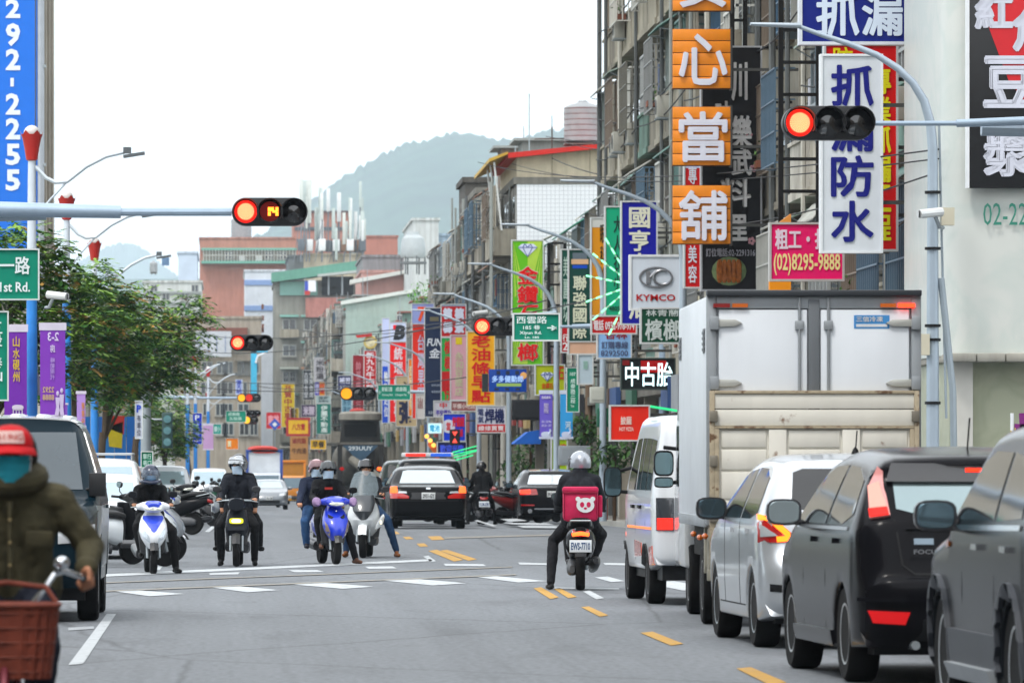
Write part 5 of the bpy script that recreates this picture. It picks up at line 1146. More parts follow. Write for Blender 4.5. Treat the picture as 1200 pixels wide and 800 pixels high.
def setting():
    asp = asphalt(); pave = M('#8d8a84', .85, var=.12, sc=1.2, bump=.2)
    m = MB(); g = [-400, -40, 130, 300, 600, 1000, 1600, 15000]; xs = [-5900, -300, -40, 40, 300, 5900]
    m.add([(x, y, gz(min(y, 1600))-.03) for y in g for x in xs], [(i*6+j, i*6+j+1, i*6+j+7, i*6+j+6) for i in range(7) for j in range(5)])
    struct(m.build('ground', M('#7d8274', .95, var=.15, sc=.05)))
    ribbon('road', -3.1, 10, 0, asp); ribbon('side_street', -60, 70, -.006, asp, [-40, 40, 88])
    ribbon('pavement', 10, 13.5, .13, pave, YS[2:]); ribbon('pavement', -7.5, -3.1, .13, pave, [90]+YS[3:])
    ribbon('kerb', 9.82, 10.02, .14, M('#a3a29b', .8, streak=.2), YS[2:], .2); ribbon('kerb', -3.12, -2.94, .14, M('#a3a29b', .8), [90]+YS[3:], .2)
    ribbon('traffic_island', -3.1, -.75, .15, pave, [300, 330, 420, 520, 640], .2)
    wt = M('#b6bbbe', .7, var=.14, sc=6, spots=(6., .55, '#777c81')); yl = M('#b88d3c', .7, var=.14, sc=6, spots=(6., .56, '#7c7a76')); fy = M('#8f8a80', .75, var=.1, spots=(6., .5, '#73787c')); fw = M('#a3a8ac', .75, var=.1, spots=(6., .5, '#83888c'))
    def q(name, pts, mat, k=0):
        ps = [G(u, v) for u, v in pts]
        m = MB(); m.add([(p.x, p.y, gz(p.y)*0+.006+k) for p in ps], [tuple(range(len(ps)))]); struct(m.build(name, mat))
    for pts in (((125, 719.5), (136, 719.5), (97.5, 778), (80, 779.5)), ((181, 668), (187, 668), (220, 627), (214.5, 627)), ((240, 623), (245, 623.6), (253, 617), (248, 616.5)), ((231, 610), (235, 610.5), (241, 603), (237.5, 602.5)),
                ((683, 693), (691, 692), (708, 701), (699, 702.5)), ((556, 610), (560, 609.3), (582, 616), (578, 616.6)), ((496, 652), (502, 651), (511, 657.5), (505, 658.5)), ((205, 616), (219, 614), (228, 616), (210, 618))):
        q('lane_line', pts, wt)
    for pts in (((131, 692.5), (152, 691), (217, 696), (175, 698.7)), ((245, 688), (277, 686.7), (328, 691.5), (290, 694)), ((344, 685), (380, 682.8), (438, 687.5), (402, 690)), ((450, 680.3), (485, 678), (547, 683.5), (507, 686)),
                ((560, 676.4), (582, 675), (642, 681), (607, 682.5)), ((697, 676.5), (712, 675.5), (732, 681), (716, 682)), ((755, 683), (790, 681), (840, 690), (800, 692)),
                ((586, 608), (605, 607.5), (618, 610), (597, 611)), ((606, 615.7), (650, 616.3), (660, 618.5), (612, 618)), ((590, 612.3), (640, 613), (650, 614.6), (600, 614.2))):
        q('crosswalk_stripe', pts, wt)
    q('stop_line', ((117, 673), (505, 655.2), (507, 657.4), (117, 676)), wt)
    for pts in (((338, 668), (372, 668), (380, 670.3), (345, 670.5)), ((428, 664), (460, 663.6), (465, 666), (432, 666.5)), ((245, 671.6), (281, 670.5), (279, 673), (246, 673.6)), ((520, 660.5), (566, 661), (570, 663.4), (522, 663)), ((607, 659), (640, 660), (643, 662), (609, 661.4)), ((707, 659.5), (740, 660), (742, 662.5), (709, 662)), ((650, 688.4), (725, 689.2), (726, 690.8), (650, 690))):
        q('crosswalk_edge', pts, wt)
    for pts in (((625, 689.5), (634, 688), (655, 700), (645, 702)), ((649, 690), (656, 689), (676, 699.5), (666, 701)), ((681, 711.5), (690, 710.5), (713, 721), (703, 722.7)), ((750, 741.5), (765, 740.3), (801, 754.5), (786, 756.5)), ((863, 783.5), (880, 782), (922, 800), (902, 803)),
                ((502, 645.5), (512, 644), (543, 656), (532, 657.8)), ((516, 645.2), (524, 644), (559, 655.2), (549, 657)), ((457, 623), (465, 622.6), (468.5, 625.5), (461, 626)), ((472, 629), (480, 628.6), (485, 631.5), (476, 632)), ((488, 637), (497, 636.4), (502, 640), (492, 640.5)), ((501, 628.4), (516, 628), (521, 632.2), (506, 632.8)), ((437, 613), (443, 612.8), (445, 615), (439, 615.2))):
        q('yellow_line', pts, yl)
    q('junction_line', ((521, 629.6), (652, 626), (652, 627.6), (521, 631.4)), fy, .004); q('junction_line', ((117, 692.6), (605, 672.9), (605, 674.1), (117, 693.9)), fy, .003); q('junction_line', ((117, 682.8), (600, 664.1), (600, 665), (117, 683.8)), fy, .003)
    q('worn_line', ((80, 735.5), (110, 734), (110, 737), (80, 739)), fw)
    hills()
def hills():
    def ridge(name, pts, Y, depth, mat, seed, amp, base=-20):
        rnd = random.Random(seed); line = [(-5600, 60), *[((u-U0)*Y/F, H+(V0-v)*Y/F) for u, v in pts], (5600, 160)]; n = 260; rows = 15; vs = []
        xs = [line[0][0]+(line[-1][0]-line[0][0])*(i/n) for i in range(n+1)]
        xa, xb = line[1][0], line[-2][0]; xs = sorted(set([line[0][0]+(xa-line[0][0])*i/20 for i in range(20)]+[xa+(xb-xa)*i/n for i in range(n+1)]+[xb+(line[-1][0]-xb)*i/20 for i in range(1, 21)]))
        def hh(x):
            for a, b in zip(line, line[1:]):
                if a[0] <= x <= b[0]: t = (x-a[0])/(b[0]-a[0]); t = t*t*(3-2*t) if abs(b[0]-a[0]) > 400 else t; return a[1]+(b[1]-a[1])*t
            return line[-1][1]
        from mathutils import noise
        for x in xs:
            h = hh(x)
            for j in range(rows):
                t = (j-9)/9. if j <= 9 else (j-9)/5.
                y = Y+t*depth*(1 if t < 0 else .8); k = max(0, 1-abs(t)**1.25) if t < 0 else 1-t
                z = base+(h-base)*k; nz = noise.fractal(V((x/90/(Y/2600), y/130/(Y/2600), seed)), 1, 2.1, 6); z += amp*nz*(.35+.65*k)*(.5 if j == 9 else 1.6)
                if j == 9: z += rnd.uniform(-.4, 1.)*amp*.25
                vs.append((x, y, z))
        m = MB(); c = len(xs); m.add(vs, [(i*rows+j, (i+1)*rows+j, (i+1)*rows+j+1, i*rows+j+1) for i in range(c-1) for j in range(rows-1)]); struct(m.build(name, mat, smooth=60))
    fo = M('#2f4434', .95, var=.55, sc=.012, bump=0)
    ridge('hills', [(240, 330), (290, 285), (325, 262), (345, 247), (365, 240), (385, 226), (400, 213), (420, 203), (440, 190), (470, 175), (500, 165), (520, 157), (550, 154), (580, 160), (600, 161), (612, 158), (640, 150), (660, 149), (700, 160), (760, 150), (860, 120), (1000, 150), (1250, 210)], 6500, 2200, fo, 3, 17)
    ridge('hills', [(-40, 330), (60, 320), (100, 302), (125, 288), (140, 284), (160, 286), (175, 295), (195, 312), (220, 330), (260, 340), (300, 345)], 12500, 2000, fo, 8, 18)
def haze(dens):
    m = MB(); m.box((-6000, -450, -24), (6000, 15500, 700)); ob = m.build('haze', bpy.data.materials.new('haze'), smooth=0); ob['kind'] = 'stuff'
    ma = ob.data.materials[0]; ma.use_nodes = True; nt = ma.node_tree; nt.nodes.clear(); o = nt.nodes.new('ShaderNodeOutputMaterial'); v = nt.nodes.new('ShaderNodeVolumePrincipled')
    v.inputs['Color'].default_value = (.74, .88, 1, 1); v.inputs['Density'].default_value = dens; v.inputs['Anisotropy'].default_value = .2; nt.links.new(v.outputs[0], o.inputs['Volume'])

# ---------------------------------------------------------------- buildings
PANE = [M('#252e33', .12, .1, .1, coat=1), M('#141719', .15, 0, .1, coat=1), M('#333f44', .12, .1, .1, coat=1)]
def grille(m, y0, y1, x, z0, z1, d, nv=7, nh=3, r=.016):
    """box cage standing d off a wall at x (towards -X)"""
    for i in range(nv+1):
        y = y0+(y1-y0)*i/nv; m.box((x-d-r, y-r, z0), (x-d+r, y+r, z1))
    for j in range(nh+1):
        z = z0+(z1-z0)*j/nh; m.box((x-d-r*1.2, y0, z-r), (x-d+r*1.2, y1, z+r))
        for y in (y0, y1): m.box((x-d, y-r, z-r), (x, y+r, z+r))
    for y in (y0, y1):
        for k in (1, 2): m.box((x-d*k/3-r, y-r, z0), (x-d*k/3+r, y+r, z1))
PAL = ['#8a867a', '#9c9687', '#77776e', '#958f82', '#a8a294', '#7f7a6e']
def awning(par, y0, y1, x, z, d, col, drop=.25):
    m = MB(); n = max(4, int((y1-y0)/.16)); vs = []
    for i in range(n+1):
        y = y0+(y1-y0)*i/n; o = .02*(i % 2)
        vs += [(x, y, z+o), (x-d, y, z-drop+o), (x-d, y, z-drop-.03+o), (x, y, z-.03+o)]
    m.add(vs, [(i*4+j, (i+1)*4+j, (i+1)*4+(j+1) % 4, i*4+(j+1) % 4) for i in range(n) for j in range(4)]+[(0, 1, 2, 3), (n*4+3, n*4+2, n*4+1, n*4)])
    a = m.build('awning', M(col, .6, var=.12, streak=.4), par, smooth=0)
    for y in (y0+.1, y1-.1): m = MB(); m.tube([(x, y, z-.45), (x-d*.9, y, z-drop-.02)], .015, 5); m.build('bracket', STEEL, a)
    return a
def aircon(par, y, x, z):
    m = MB(); m.box((x-.34, y-.4, z), (x-.04, y+.4, z+.55)); a = m.build('air_conditioner', M('#a9a89f', .6, var=.08, streak=.6), par, bevel=.015)
    m = MB(); m.lathe([(.2, 0), (.2, -.012), (.05, -.016), (.03, -.02)], (x-.342, y, z+.28), 'x', 14); m.build('fan_grille', M('#4a4c4c', .7), a)
    for g in (-.36, .36): m = MB(); m.box((x-.36, y+g-.02, z-.04), (x, y+g+.02, z)); m.build('bracket', STEEL, a)
def plants(par, y, x, z, n=26, s=.3, seed=1):
    r = random.Random(seed); m = MB(); leafs(m, r, (x, y, z), (s*.8, s*1.6, s), n, .12); m.m = 0; o = m.build('balcony_plant', M('#4a6a33', .7, var=.3), par, smooth=0)
    m = MB(); m.box((x-.15, y-s, z-s*1.1), (x+.15, y+s, z-s*.6)); m.build('planter', M('#7a4a38', .8), o)
def leafs(m, r, c, rad, n, size, droop=.3):
    for _ in range(n):
        while True:
            p = V((r.uniform(-1, 1), r.uniform(-1, 1), r.uniform(-1, 1)))
            if p.length < 1: break
        q = V((c[0]+p.x*rad[0], c[1]+p.y*rad[1], c[2]+p.z*rad[2])); a = r.uniform(0, 2*pi); t = r.uniform(-.9, .4)-droop
        d = V((cos(a)*cos(t), sin(a)*cos(t), sin(t))); s = d.cross(V((r.uniform(-.4, .4), r.uniform(-.4, .4), 1))).normalized(); L = size*r.uniform(.6, 1.4)
        m.add([q, q+d*L*.5+s*L*.22, q+d*L, q+d*L*.5-s*L*.22], [(0, 1, 2, 3)])
def building(label, X, y0, y1, zt, depth=12, col='#8f8d82', fh=3.2, seed=1, zb=-4, z1=4.4, parts=True, cat='building', roof=True, dens=1., group=None, roofcol='#77756e'):
    """a street block whose front looks towards -X; floors of balconies, cages, awnings and coolers as old blocks here have"""
    r = random.Random(seed); t = thing('apartment_building', label, cat, (X, y0, 0), 0, group); W = y1-y0
    wall = M(col, .9, var=.12, sc=1.3, bump=.25, streak=.75)
    m = MB(); m.box((0, 0, zb), (depth, W, zt)); m.build('wall', wall, t)
    m = MB(); m.box((-.12, -.06, zt-.1), (depth+.06, W+.06, zt+.18)); pr = m.build('parapet_coping', M(roofcol, .9, streak=.6), t)
    nb = max(1, round(W/3.3)); bw = W/nb; fl = int((zt-z1-.4)/fh)
    m = MB(); m.box((-1.6, 0, z1-1.2), (0, W, z1-.95)); m.build('arcade_slab', M('#6f6c64', .9, streak=.6), t)
    for b in range(nb):
        if r.random() < .5: m = MB(); y = b*bw+r.uniform(.1, .4); m.box((-1.75, y, z1-1.5+r.uniform(-.3, .1)), (-1.62, y+bw*r.uniform(.6, .85), z1-.85)); m.build('shop_fascia', M(r.choice(['#8c3a34', '#35507f', '#3f6a56', '#a8905a', '#8d8f94', '#3a3c40', '#5a4a40', '#a4a6a8']), .6, var=.1, streak=.4), t)
    for b in range(0, nb+1, 3):
        y = min(W-.2, max(.2, b*bw)); m = MB(); m.box((-1.45, y-.16, zb), (-1.15, y+.16, z1-1.2)); m.build('arcade_column', M(r.choice(PAL), .85, streak=.4), t)
    for b in range(nb):
        y = b*bw; m = MB(); m.box((-.04, y+.25, zb), (-.0, y+bw-.25, z1-1.5)); m.build('shop_front', M(r.choice(['#2b2a28', '#3c3a36', '#4d4f4c', '#6c3a2a', '#2a3a44', '#2a2320', '#5d5f58']), .6, var=.2), t)  # mostly dark colours paint in the shade of the shop interiors
    D = r.uniform(.75, 1.05)
    for f in range(fl+1):
        z = z1-.95+f*fh; band = r.random() < .75; pcol = r.choice(PAL)
        for b in range(nb):
            ya, yb = b*bw, (b+1)*bw; c = (ya+yb)/2
            m = MB(); m.box((-.05, ya+.4, z+.9), (.02, yb-.4, z+2.35)); wn = m.build('window', M('#b3b6b4', .5, .4), t, smooth=0)
            m = MB(); m.box((-.07, ya+.47, z+.97), (-.052, c-.03, z+2.28)); m.box((-.07, c+.03, z+.97), (-.052, yb-.47, z+2.28)); m.build('pane', r.choice(PANE), wn, smooth=0)
            if not parts: continue
            if band or r.random() < .35:                        # balcony band: slab, parapet, then glazing, a cage or a dark opening
                d = D+r.uniform(-.06, .06); pc = pcol if r.random() < .7 else r.choice(PAL+['#b9b5ab', '#6f8a80', '#a08a78'])
                m = MB(); m.box((-d-.04, ya+.004, z-.06), (0, yb-.004, z+.1)); m.box((-d, ya+.01, z+.1), (-d+.12, yb-.01, z+1.02)); m.box((-d-.05, ya+.006, z+1.02), (-d+.16, yb-.006, z+1.09))
                m.box((-d+.12, ya+.01, z+.1), (-.01, ya+.1, z+1.0)); m.box((-d+.12, yb-.1, z+.1), (-.01, yb-.01, z+1.0))
                bl = m.build('balcony', M(pc, .9, var=.15, sc=1.7, bump=.2, streak=.85), t)
                k = r.random()
                if k < .16:
                    m = MB(); n = int((yb-ya)/.2)
                    for i in range(n): y = ya+.02+(yb-ya-.04)*i/n; m.box((-d+.02-.03*(i % 2), y, z+1.1), (-d+.07, y+.19, z+r.uniform(2.6, 2.75)))
                    m.build('corrugated_screen', M(r.choice(['#8f8a7e', '#a39c8e', '#77807c', '#86796a']), .8, var=.15, streak=.9), bl, smooth=0)
                elif k < .42:
                    fc = M(r.choice(['#a9acab', '#c6c6bf', '#5d7d78', '#77736b', '#8e9aa0']), .5, .3); m = MB(); n = max(3, int((yb-ya)/.62))
                    for i in range(n+1): y = ya+.05+(yb-ya-.1)*i/n; m.box((-d+.02, y-.03, z+1.1), (-d+.09, y+.03, z+2.62))
                    for zz in (1.62, 2.65): m.box((-d+.01, ya+.02, z+zz-.03), (-d+.1, yb-.02, z+zz+.03))
                    for y in (ya+.05, yb-.05):
                        for zz in (1.62, 2.65): m.box((-d+.1, y-.025, z+zz-.025), (-.02, y+.025, z+zz+.025))
                    m.build('balcony_frame', fc, bl, smooth=0)
                    m = MB(); m.box((-d+.05, ya+.06, z+1.1), (-d+.056, yb-.06, z+2.6)); m.build('pane', r.choice(PANE), bl, smooth=0)
                elif k < .84:
                    m = MB(); grille(m, ya+.15, yb-.15, -d+.1, z+.75, z+2.6, r.uniform(.25, .5), nv=10); m.build('window_cage', M(r.choice(['#8d8f8e', '#b9bab4', '#6d6a60', '#5a7488', '#cfcdc4', '#7f7163']), .5, .4, streak=.3), bl, smooth=0)
                    if r.random() < .3: plants(t, c, -d-.2, z+1.2, seed=r.randint(0, 999))
                else:
                    m = MB(); m.box((-d+.02, c-.06, z+1.1), (-d+.1, c+.06, z+2.7)); m.tube([(-d+.2, ya+.2, z+2.3), (-d+.2, yb-.2, z+2.25)], .02, 5); m.build('post', M(pcol, .8), bl)
                    for i in range(r.randint(2, 4)):
                        m = MB(); y = r.uniform(ya+.4, yb-.8); m.box((-d+.18, y, z+r.uniform(1.3, 1.6)), (-d+.22, y+r.uniform(.25, .5), z+2.25)); m.build('laundry', M(r.choice(['#b9bcc4', '#5d6a88', '#8e4a4a', '#c9c2a8', '#47564c']), .9, var=.3), bl)
                if r.random() < .45: awning(t, ya+.02, yb-.02, -d+.1, z+2.95, r.uniform(.3, .6), r.choice(['#7f8f83', '#9a9a93', '#b5b1a6', '#5f7f77', '#8b6b58', '#a3a49c']), r.uniform(.2, .4))
                if r.random() < .26*dens: aircon(t, r.uniform(ya+.6, yb-.6), -d, z+r.choice([.25, .4]))
            else:
                d = r.uniform(.4, .65); m = MB(); grille(m, ya+.3, yb-.3, 0, z+.65, z+2.5, d); m.box((-d, ya+.32, z+.62), (0, yb-.32, z+.67))
                m.build('window_cage', M(r.choice(['#8d8f8e', '#b9bab4', '#6d6a60', '#4c6f8c', '#cfcdc4', '#7f7163']), .5, .4, streak=.3), t, smooth=0)
                if r.random() < .6: awning(t, ya+.2, yb-.2, -.02, z+2.85, d+.25, r.choice(['#8a9088', '#a8a59a', '#55695f', '#b8b4a8', '#94745e']))
                if r.random() < .5*dens: aircon(t, yb-.55, 0, z+r.choice([.1, 2.2]))
    for f in range(fl+1):
        for q in range(2):
            za = z1-.95+f*fh+r.uniform(-.2, 2.9); m = MB(); xx = -D-r.uniform(.08, .3); m.tube([(xx, W*i/10, za-.25*sin(pi*(i % 5)/5)-r.uniform(0, .05)) for i in range(11)], .018, 5); m.build('wiring', DARK, t)
    for b in range(nb+1):
        if r.random() < .85:
            y = min(W-.1, b*bw+.06); m = MB(); x = r.choice([-.1, -D-.09, -D-.09]); m.tube([(x, y, zb+4), (x, y, zt)], r.choice([.05, .07]), 6); m.build('drain_pipe', M(r.choice(['#8f938f', '#b7b4a9', '#5c5f5f']), .6, streak=.4), t)
    if roof:
        for i in range(max(1, int(W/9))):
            y = r.uniform(1.5, max(1.6, W-3)); h = r.uniform(1.4, 2.6)
            m = MB(); m.box((1.5, y, zt), (5, y+min(4, W*.5), zt+h)); hs = m.build('roof_shed', M(r.choice(['#8d8f8c', '#6f8a80', '#a8a39a', '#7d6d60']), .8, streak=.6), t)
            m = MB(); m.box((1.1, y-.3, zt+h), (5.3, y+min(4, W*.5)+.3, zt+h+.12)); m.build('shed_roof', M(r.choice(['#5f7f77', '#8a5a50', '#8f9391']), .6), hs)
        for i in range(3): m = MB(); y = r.uniform(.5, W-.5); x = r.uniform(.5, 3); m.tube([(x, y, zt), (x, y, zt+r.uniform(2, 4.5))], .03, 5); m.build('aerial', STEEL, t)
    return t
def tank(label, x, y, z, r=.75, h=1.7, legs=.6, group='steel water tanks on the roofs'):
    t = thing('water_tank', label, 'water tank', (x, y, z), 0, group)
    pr = [(.01, 0), (r*.75, .03), (r, .12)]
    for i in range(1, 7): hz = .12+(h-.3)*i/6; pr += [(r*.975, hz-.06), (r, hz-.03), (r, hz)]
    pr += [(r*.8, h-.08), (r*.3, h+.03), (r*.22, h+.12), (.01, h+.13)]
    m = MB(); m.lathe(pr, (0, 0, legs), 'z', 24); m.build('tank_body', M('#8f9294', .5, .25, .1), t)
    m = MB()
    for q in range(4): x_, y_ = r*.75*cos(q*pi/2+.7), r*.75*sin(q*pi/2+.7); m.box((x_-.04, y_-.04, -.1), (x_+.04, y_+.04, legs+.1)); m.tube([(x_, y_, .05), (r*.75*cos(q*pi/2+2.27), r*.75*sin(q*pi/2+2.27), legs-.1)], .02, 5)
    m.box((-r, -r, legs-.05), (r, r, legs)); m.build('stand', M('#6d6a64', .7, .3), t)
    return t
def plain(name, label, a, b, col, cat='building', wins=None, streak=.5, zb=-5, group=None, rough=.85):
    t = thing(name, label, cat, (a[0], a[1], 0), 0, group); m = MB(); m.box((0, 0, zb), (b[0]-a[0], b[1]-a[1], b[2])); m.build('wall', M(col, rough, var=.08, sc=.6, streak=streak), t)
    m = MB(); m.box((-.15, -.15, b[2]-.12), (b[0]-a[0]+.15, b[1]-a[1]+.15, b[2]+.15)); m.build('parapet_coping', M(col, .9, streak=.9), t)
    return t
def fwin(t, x, z, w, h, y=-.05, col=None):
    """window in a wall that faces the camera"""
    m = MB(); m.box((x, y, z), (x+w, .1, z+h)); f = m.build('window', M('#a9aca8', .5, .3), t, smooth=0)
    m = MB(); k = .07*min(w, h)+.03; m.box((x+k, y-.02, z+k), (x+w/2-k/2, y-.005, z+h-k)); m.box((x+w/2+k/2, y-.02, z+k), (x+w-k, y-.005, z+h-k)); m.build('pane', col or PANE[0], f, smooth=0)
    m = MB(); m.box((x-.1, y-.18, z-.12), (x+w+.1, .05, z-.01)); m.build('sill', M('#8d8b84', .9), f)
def clutter(t, x0, x1, z0, z1, seed, fh=3.1, bw=2.5):
    """windows, cages, balconies and awnings on a wall facing the camera"""
    r = random.Random(seed)
    for f in range(int((z1-z0)/fh)):
        for b in range(int((x1-x0)/bw)):
            x, z, k = x0+b*bw, z0+f*fh, r.random(); w_ = bw-.25
            fwin(t, x+.3, z+.9, w_-.6, 1.4, -.08, r.choice(PANE))
            if k < .35:
                m = MB(); m.box((x, -1, z), (x+w_, 0, z+.12)); m.box((x, -1, z+.12), (x+w_, -.9, z+1)); m.build('balcony', M(r.choice(PAL+['#a9756c', '#7faaa0', '#b9a98c']), .9, streak=.7), t)
            elif k < .7:
                m = MB(); [m.box((x+.15+(w_-.3)*i/7-.02, -.55, z+.7), (x+.15+(w_-.3)*i/7+.02, -.5, z+2.4)) for i in range(8)]; [m.box((x+.13, -.57, z+q), (x+w_-.13, -.48, z+q+.06)) for q in (.66, 1.5, 2.4)]; m.build('window_cage', M(r.choice(['#8d8f8e', '#b9bab4', '#6d6a60']), .5, .3), t, smooth=0)
            if r.random() < .6:
                m = MB(); m.prism([(-.02, z+2.75), (-1.0, z+2.5), (-1.0, z+2.45), (-.02, z+2.7)], x, x+w_); m.build('awning', M(r.choice(['#8a9088', '#a8a59a', '#55695f', '#94745e', '#6f9a90']), .7), t)
            if r.random() < .3: m = MB(); m.box((x+.2, -.5, z+.1), (x+.95, -.05, z+.65)); m.build('air_conditioner', M('#b9b8b0', .6), t)
def buildings():
    # near right: three old blocks, one after another
    building('grey-brown block of flats behind the white waterproofing sign', 12.0, 91, 112, 21, col='#8c7565', seed=4, dens=1.1)
    building('beige-grey block of flats behind the orange pawnshop boards', 12.1, 112.2, 141, 21.5, col='#9c978a', seed=11)
    t = building('grey concrete block of flats ending the near row, its corner against the sky', 12.15, 141.2, 176, 20.5, col='#93918a', seed=23, dens=1.05)
    t = building('low two-storey block with a green roof between the tall grey block and the tiled gable', 12.3, 177, 233, 8.6, col='#a09d95', seed=31, dens=.8, roofcol='#3f7f6c')
    for y in (8, 30): awning(t, y, y+12, -.9, 9.3, .5, '#3f8a72', .3)
    # tiled gable with a cream attic and red roof
    X0, Y = 11.55, 234.; k = Y/F; zz = lambda v: H+(V0-v)*k; t = building('block with a white tiled gable and a cream attic under a sloping red roof', X0, Y, 262, zz(213), depth=4.5, col='#9d9a92', seed=8, roof=False)
    m = MB(); W = 4.4; nx, nz = 26, 24; z0, z1 = zz(330), zz(214); tm = M('#e3e6ea', .35, var=.05, sc=2, streak=.12); m.box((0, -.03, -4), (W, .0, z0+.0)); m.build('lower_wall', M('#b9b9b5', .8, streak=.4), t)
    # square tiles, proud of their joints; the largest are single parts
    m = MB(); m.box((0, -.02, z0), (W, .0, z1)); m.build('tile_joints', M('#b9bcc2', .9), t)
    tw, th = W/nx, (z1-z0)/nz; tile = MB(); tile.box((.008, -.035, .008), (tw-.008, -.0, th-.008)); tme = tile.mesh(tm, smooth=0); tme.name = 'wall_tile'; rest = MB(); cnt = 0
    for j in range(nz):
        for i in range(nx):
            if cnt < 300: o = link('wall_tile', tme, t, (i*tw, 0, z1-(j+1)*th)); cnt += 1
            else: rest.box((i*tw+.008, -.035, z1-(j+1)*th+.008), ((i+1)*tw-.008, 0, z1-j*th-.008))
    o = rest.build('wall_tiles', tm, t, smooth=0); o['kind'] = 'stuff'
    xl, xr = P(600, 0, Y).x-X0, P(700, 0, Y).x-X0; za = zz(212)
    m = MB(); m.prism([(.0, za), (4.3, za), (4.3, zz(171)), (.0, zz(180))], .05, 14, 'y'); m.build('attic', M('#c6bba3', .9, var=.06, streak=.3), t)
    for x in (1.4, 2.9): m = MB(); m.box((x, .03, za), (x+.02, .06, zz(174))); m.build('panel_joint', M('#8a8270', .9), t)
    m = MB(); m.prism([(-.35, zz(186)), (4.75, zz(170)), (4.75, zz(165)), (-.35, zz(180))], -.5, 14.5, 'y'); m.build('red_roof', M('#c02a22', .55, var=.06), t)
    m = MB(); m.prism([(-1.1, zz(190)), (-.36, zz(181)), (-.36, zz(178)), (-1.1, zz(186))], -.2, 14, 'y'); m.build('roof_edge', M('#b9963a', .6), t)
    m = MB(); m.box((3.5, -.06, za+.1), (4.2, .04, zz(178))); m.build('window', PANE[0], t)
    for y in (0, 3, 6): m = MB(); m.tube([(-.9, y, zz(190)), (-.6, y, zz(270))], .04, 6); m.build('downpipe', M('#c9cbc9', .5), t)
    tank('steel water tank on legs above the red roof', P(683, 0, 240).x, 240, zz(168), .78, 1.65, .3); tank('steel water tank half hidden by the corner of the tall grey block', P(712, 0, 250).x, 252, zz(168), .6, 2.2, .4)
    m = MB(); m.box((-1.6, -.6, -.25), (1.8, .6, -.05)); m.tube([(-1.5, 0, -.1), (-1.5, 0, 1.0)], .03); m.tube([(-2.2, 0, .5), (2, 0, .6)], .025); o = m.build('roof_platform', M('#55524c', .8), None, loc=(P(690, 0, 240).x, 240, zz(168))); tag(o, 'rusty pipe platform under the water tanks on the red roof', 'platform')
    # old row beyond
    A = ['soot-streaked old block next to the tiled gable, balconies full of plants', 'old grey block in the middle of the balconied row', 'old block with a dark stair tower at the far end of the balconied row']
    for i, (ya, yb, z, c) in enumerate(((262.3, 278, 13.6, '#8a8880'), (278.2, 296, 14.4, '#94938c'), (296.2, 312, 12.4, '#7f7d76'))): building(A[i], 11.9, ya, yb, z, col=c, seed=40+i, dens=1.15)
    t = plain('stair_tower', 'dark weathered stair tower on the roof at the end of the balconied row', (12.1, 298, 0), (13.4, 306, H+(V0-211)*298/F), '#55524d', zb=10, cat='stair tower')
    # lower, farther rows; their gables look at the camera
    def gable(label, u0, v0, u1, v1, Y, dep, col, **k):
        a, b = P(u0, v0, Y), P(u1, v1, Y); return plain('apartment_building', label, (a.x, Y, 0), (b.x, Y+dep, max(a.z, b.z)), col, **k)
    for i, (ya, yb, z, c, s) in enumerate(((520, 590, 14.5, '#b3b5b0', 51), (592, 670, 16, '#a48f80', 52), (672, 760, 17, '#9c9a90', 53), (762, 900, 19, '#a9a291', 54))):
        building(['pale corrugated block facing the far end of the street', 'brownish block beyond the pale corrugated block', 'grey block far down the right side of the street', 'tall beige block farthest down the right side'][i], 10.35, ya, yb, z, depth=9, col=c, seed=s, dens=.9)
    for i, (ya, yb, z, c) in enumerate(((318, 360, 9.5, '#8f8c84'), (362, 420, 10.5, '#9a8a7c'), (422, 518, 11, '#86898a'))): building(['low block with shops just past the balconied row', 'low brownish block behind the navy and orange banners', 'low grey block before the pale corrugated gable'][i], 11.9, ya, yb, z, col=c, seed=60+i, dens=.9)
    k = 520/F; a = P(405, 352, 519); b = P(492, 337, 519); t = thing('warehouse_gable', 'pale green corrugated metal gable with a sloping roof edge above the shop signs', 'metal gable', (a.x, 519, 0)); w_ = b.x-a.x; m = MB(); n = 52
    for i in range(n): x0, x1 = w_*i/n, w_*(i+1)/n; m.box((x0+.02, -.05*(i % 2), 8), (x1-.0, .3, a.z-.3+(b.z-a.z)*(i+.5)/n))
    m.build('corrugated_sheet', M('#a9bdb4', .55, var=.05, streak=.25), t, smooth=0)
    m = MB(); m.prism([(-.4, a.z-.4), (w_+.2, b.z-.3), (w_+.2, b.z), (-.4, a.z-.05)], -.35, 1.2, 'y'); m.build('roof_edge', M('#c9cfc9', .6), t)
    fwin(t, w_*.68, H+(V0-382)*k, 1.1, 1.0, -.12)
    def frontal(label, u0, v0, u1, v1, Y, col, dep=30, **kk): return gable(label, u0, v0, u1, v1, Y, dep, col, **kk), Y/F
    t, k = frontal('pink rendered block under a long white roof line, behind the corrugated gable', 424, 322, 512, 318, 610, '#b98d85', streak=.2)
    m = MB(); m.prism([(-1.2, H+(V0-333)*k), (8.2, H+(V0-313)*k), (8.2, H+(V0-309)*k), (-1.2, H+(V0-328)*k)], -1, 3, 'y'); m.build('roof_edge', M('#d2d3ce', .6), t)
    t, k = frontal('green-roofed block with dark open balconies and a pink parapet', 322, 330, 425, 330, 700, '#8b8a82')
    tg = t; px = lambda u: (u-322)*k; z_ = lambda v: H+(V0-v)*k
    m = MB(); m.prism([(px(318), z_(320)), (px(418), z_(306)), (px(418), z_(318)), (px(318), z_(331))], -1.5, 4, 'y'); m.build('green_roof', M('#5f9382', .6, var=.06, streak=.2), t)
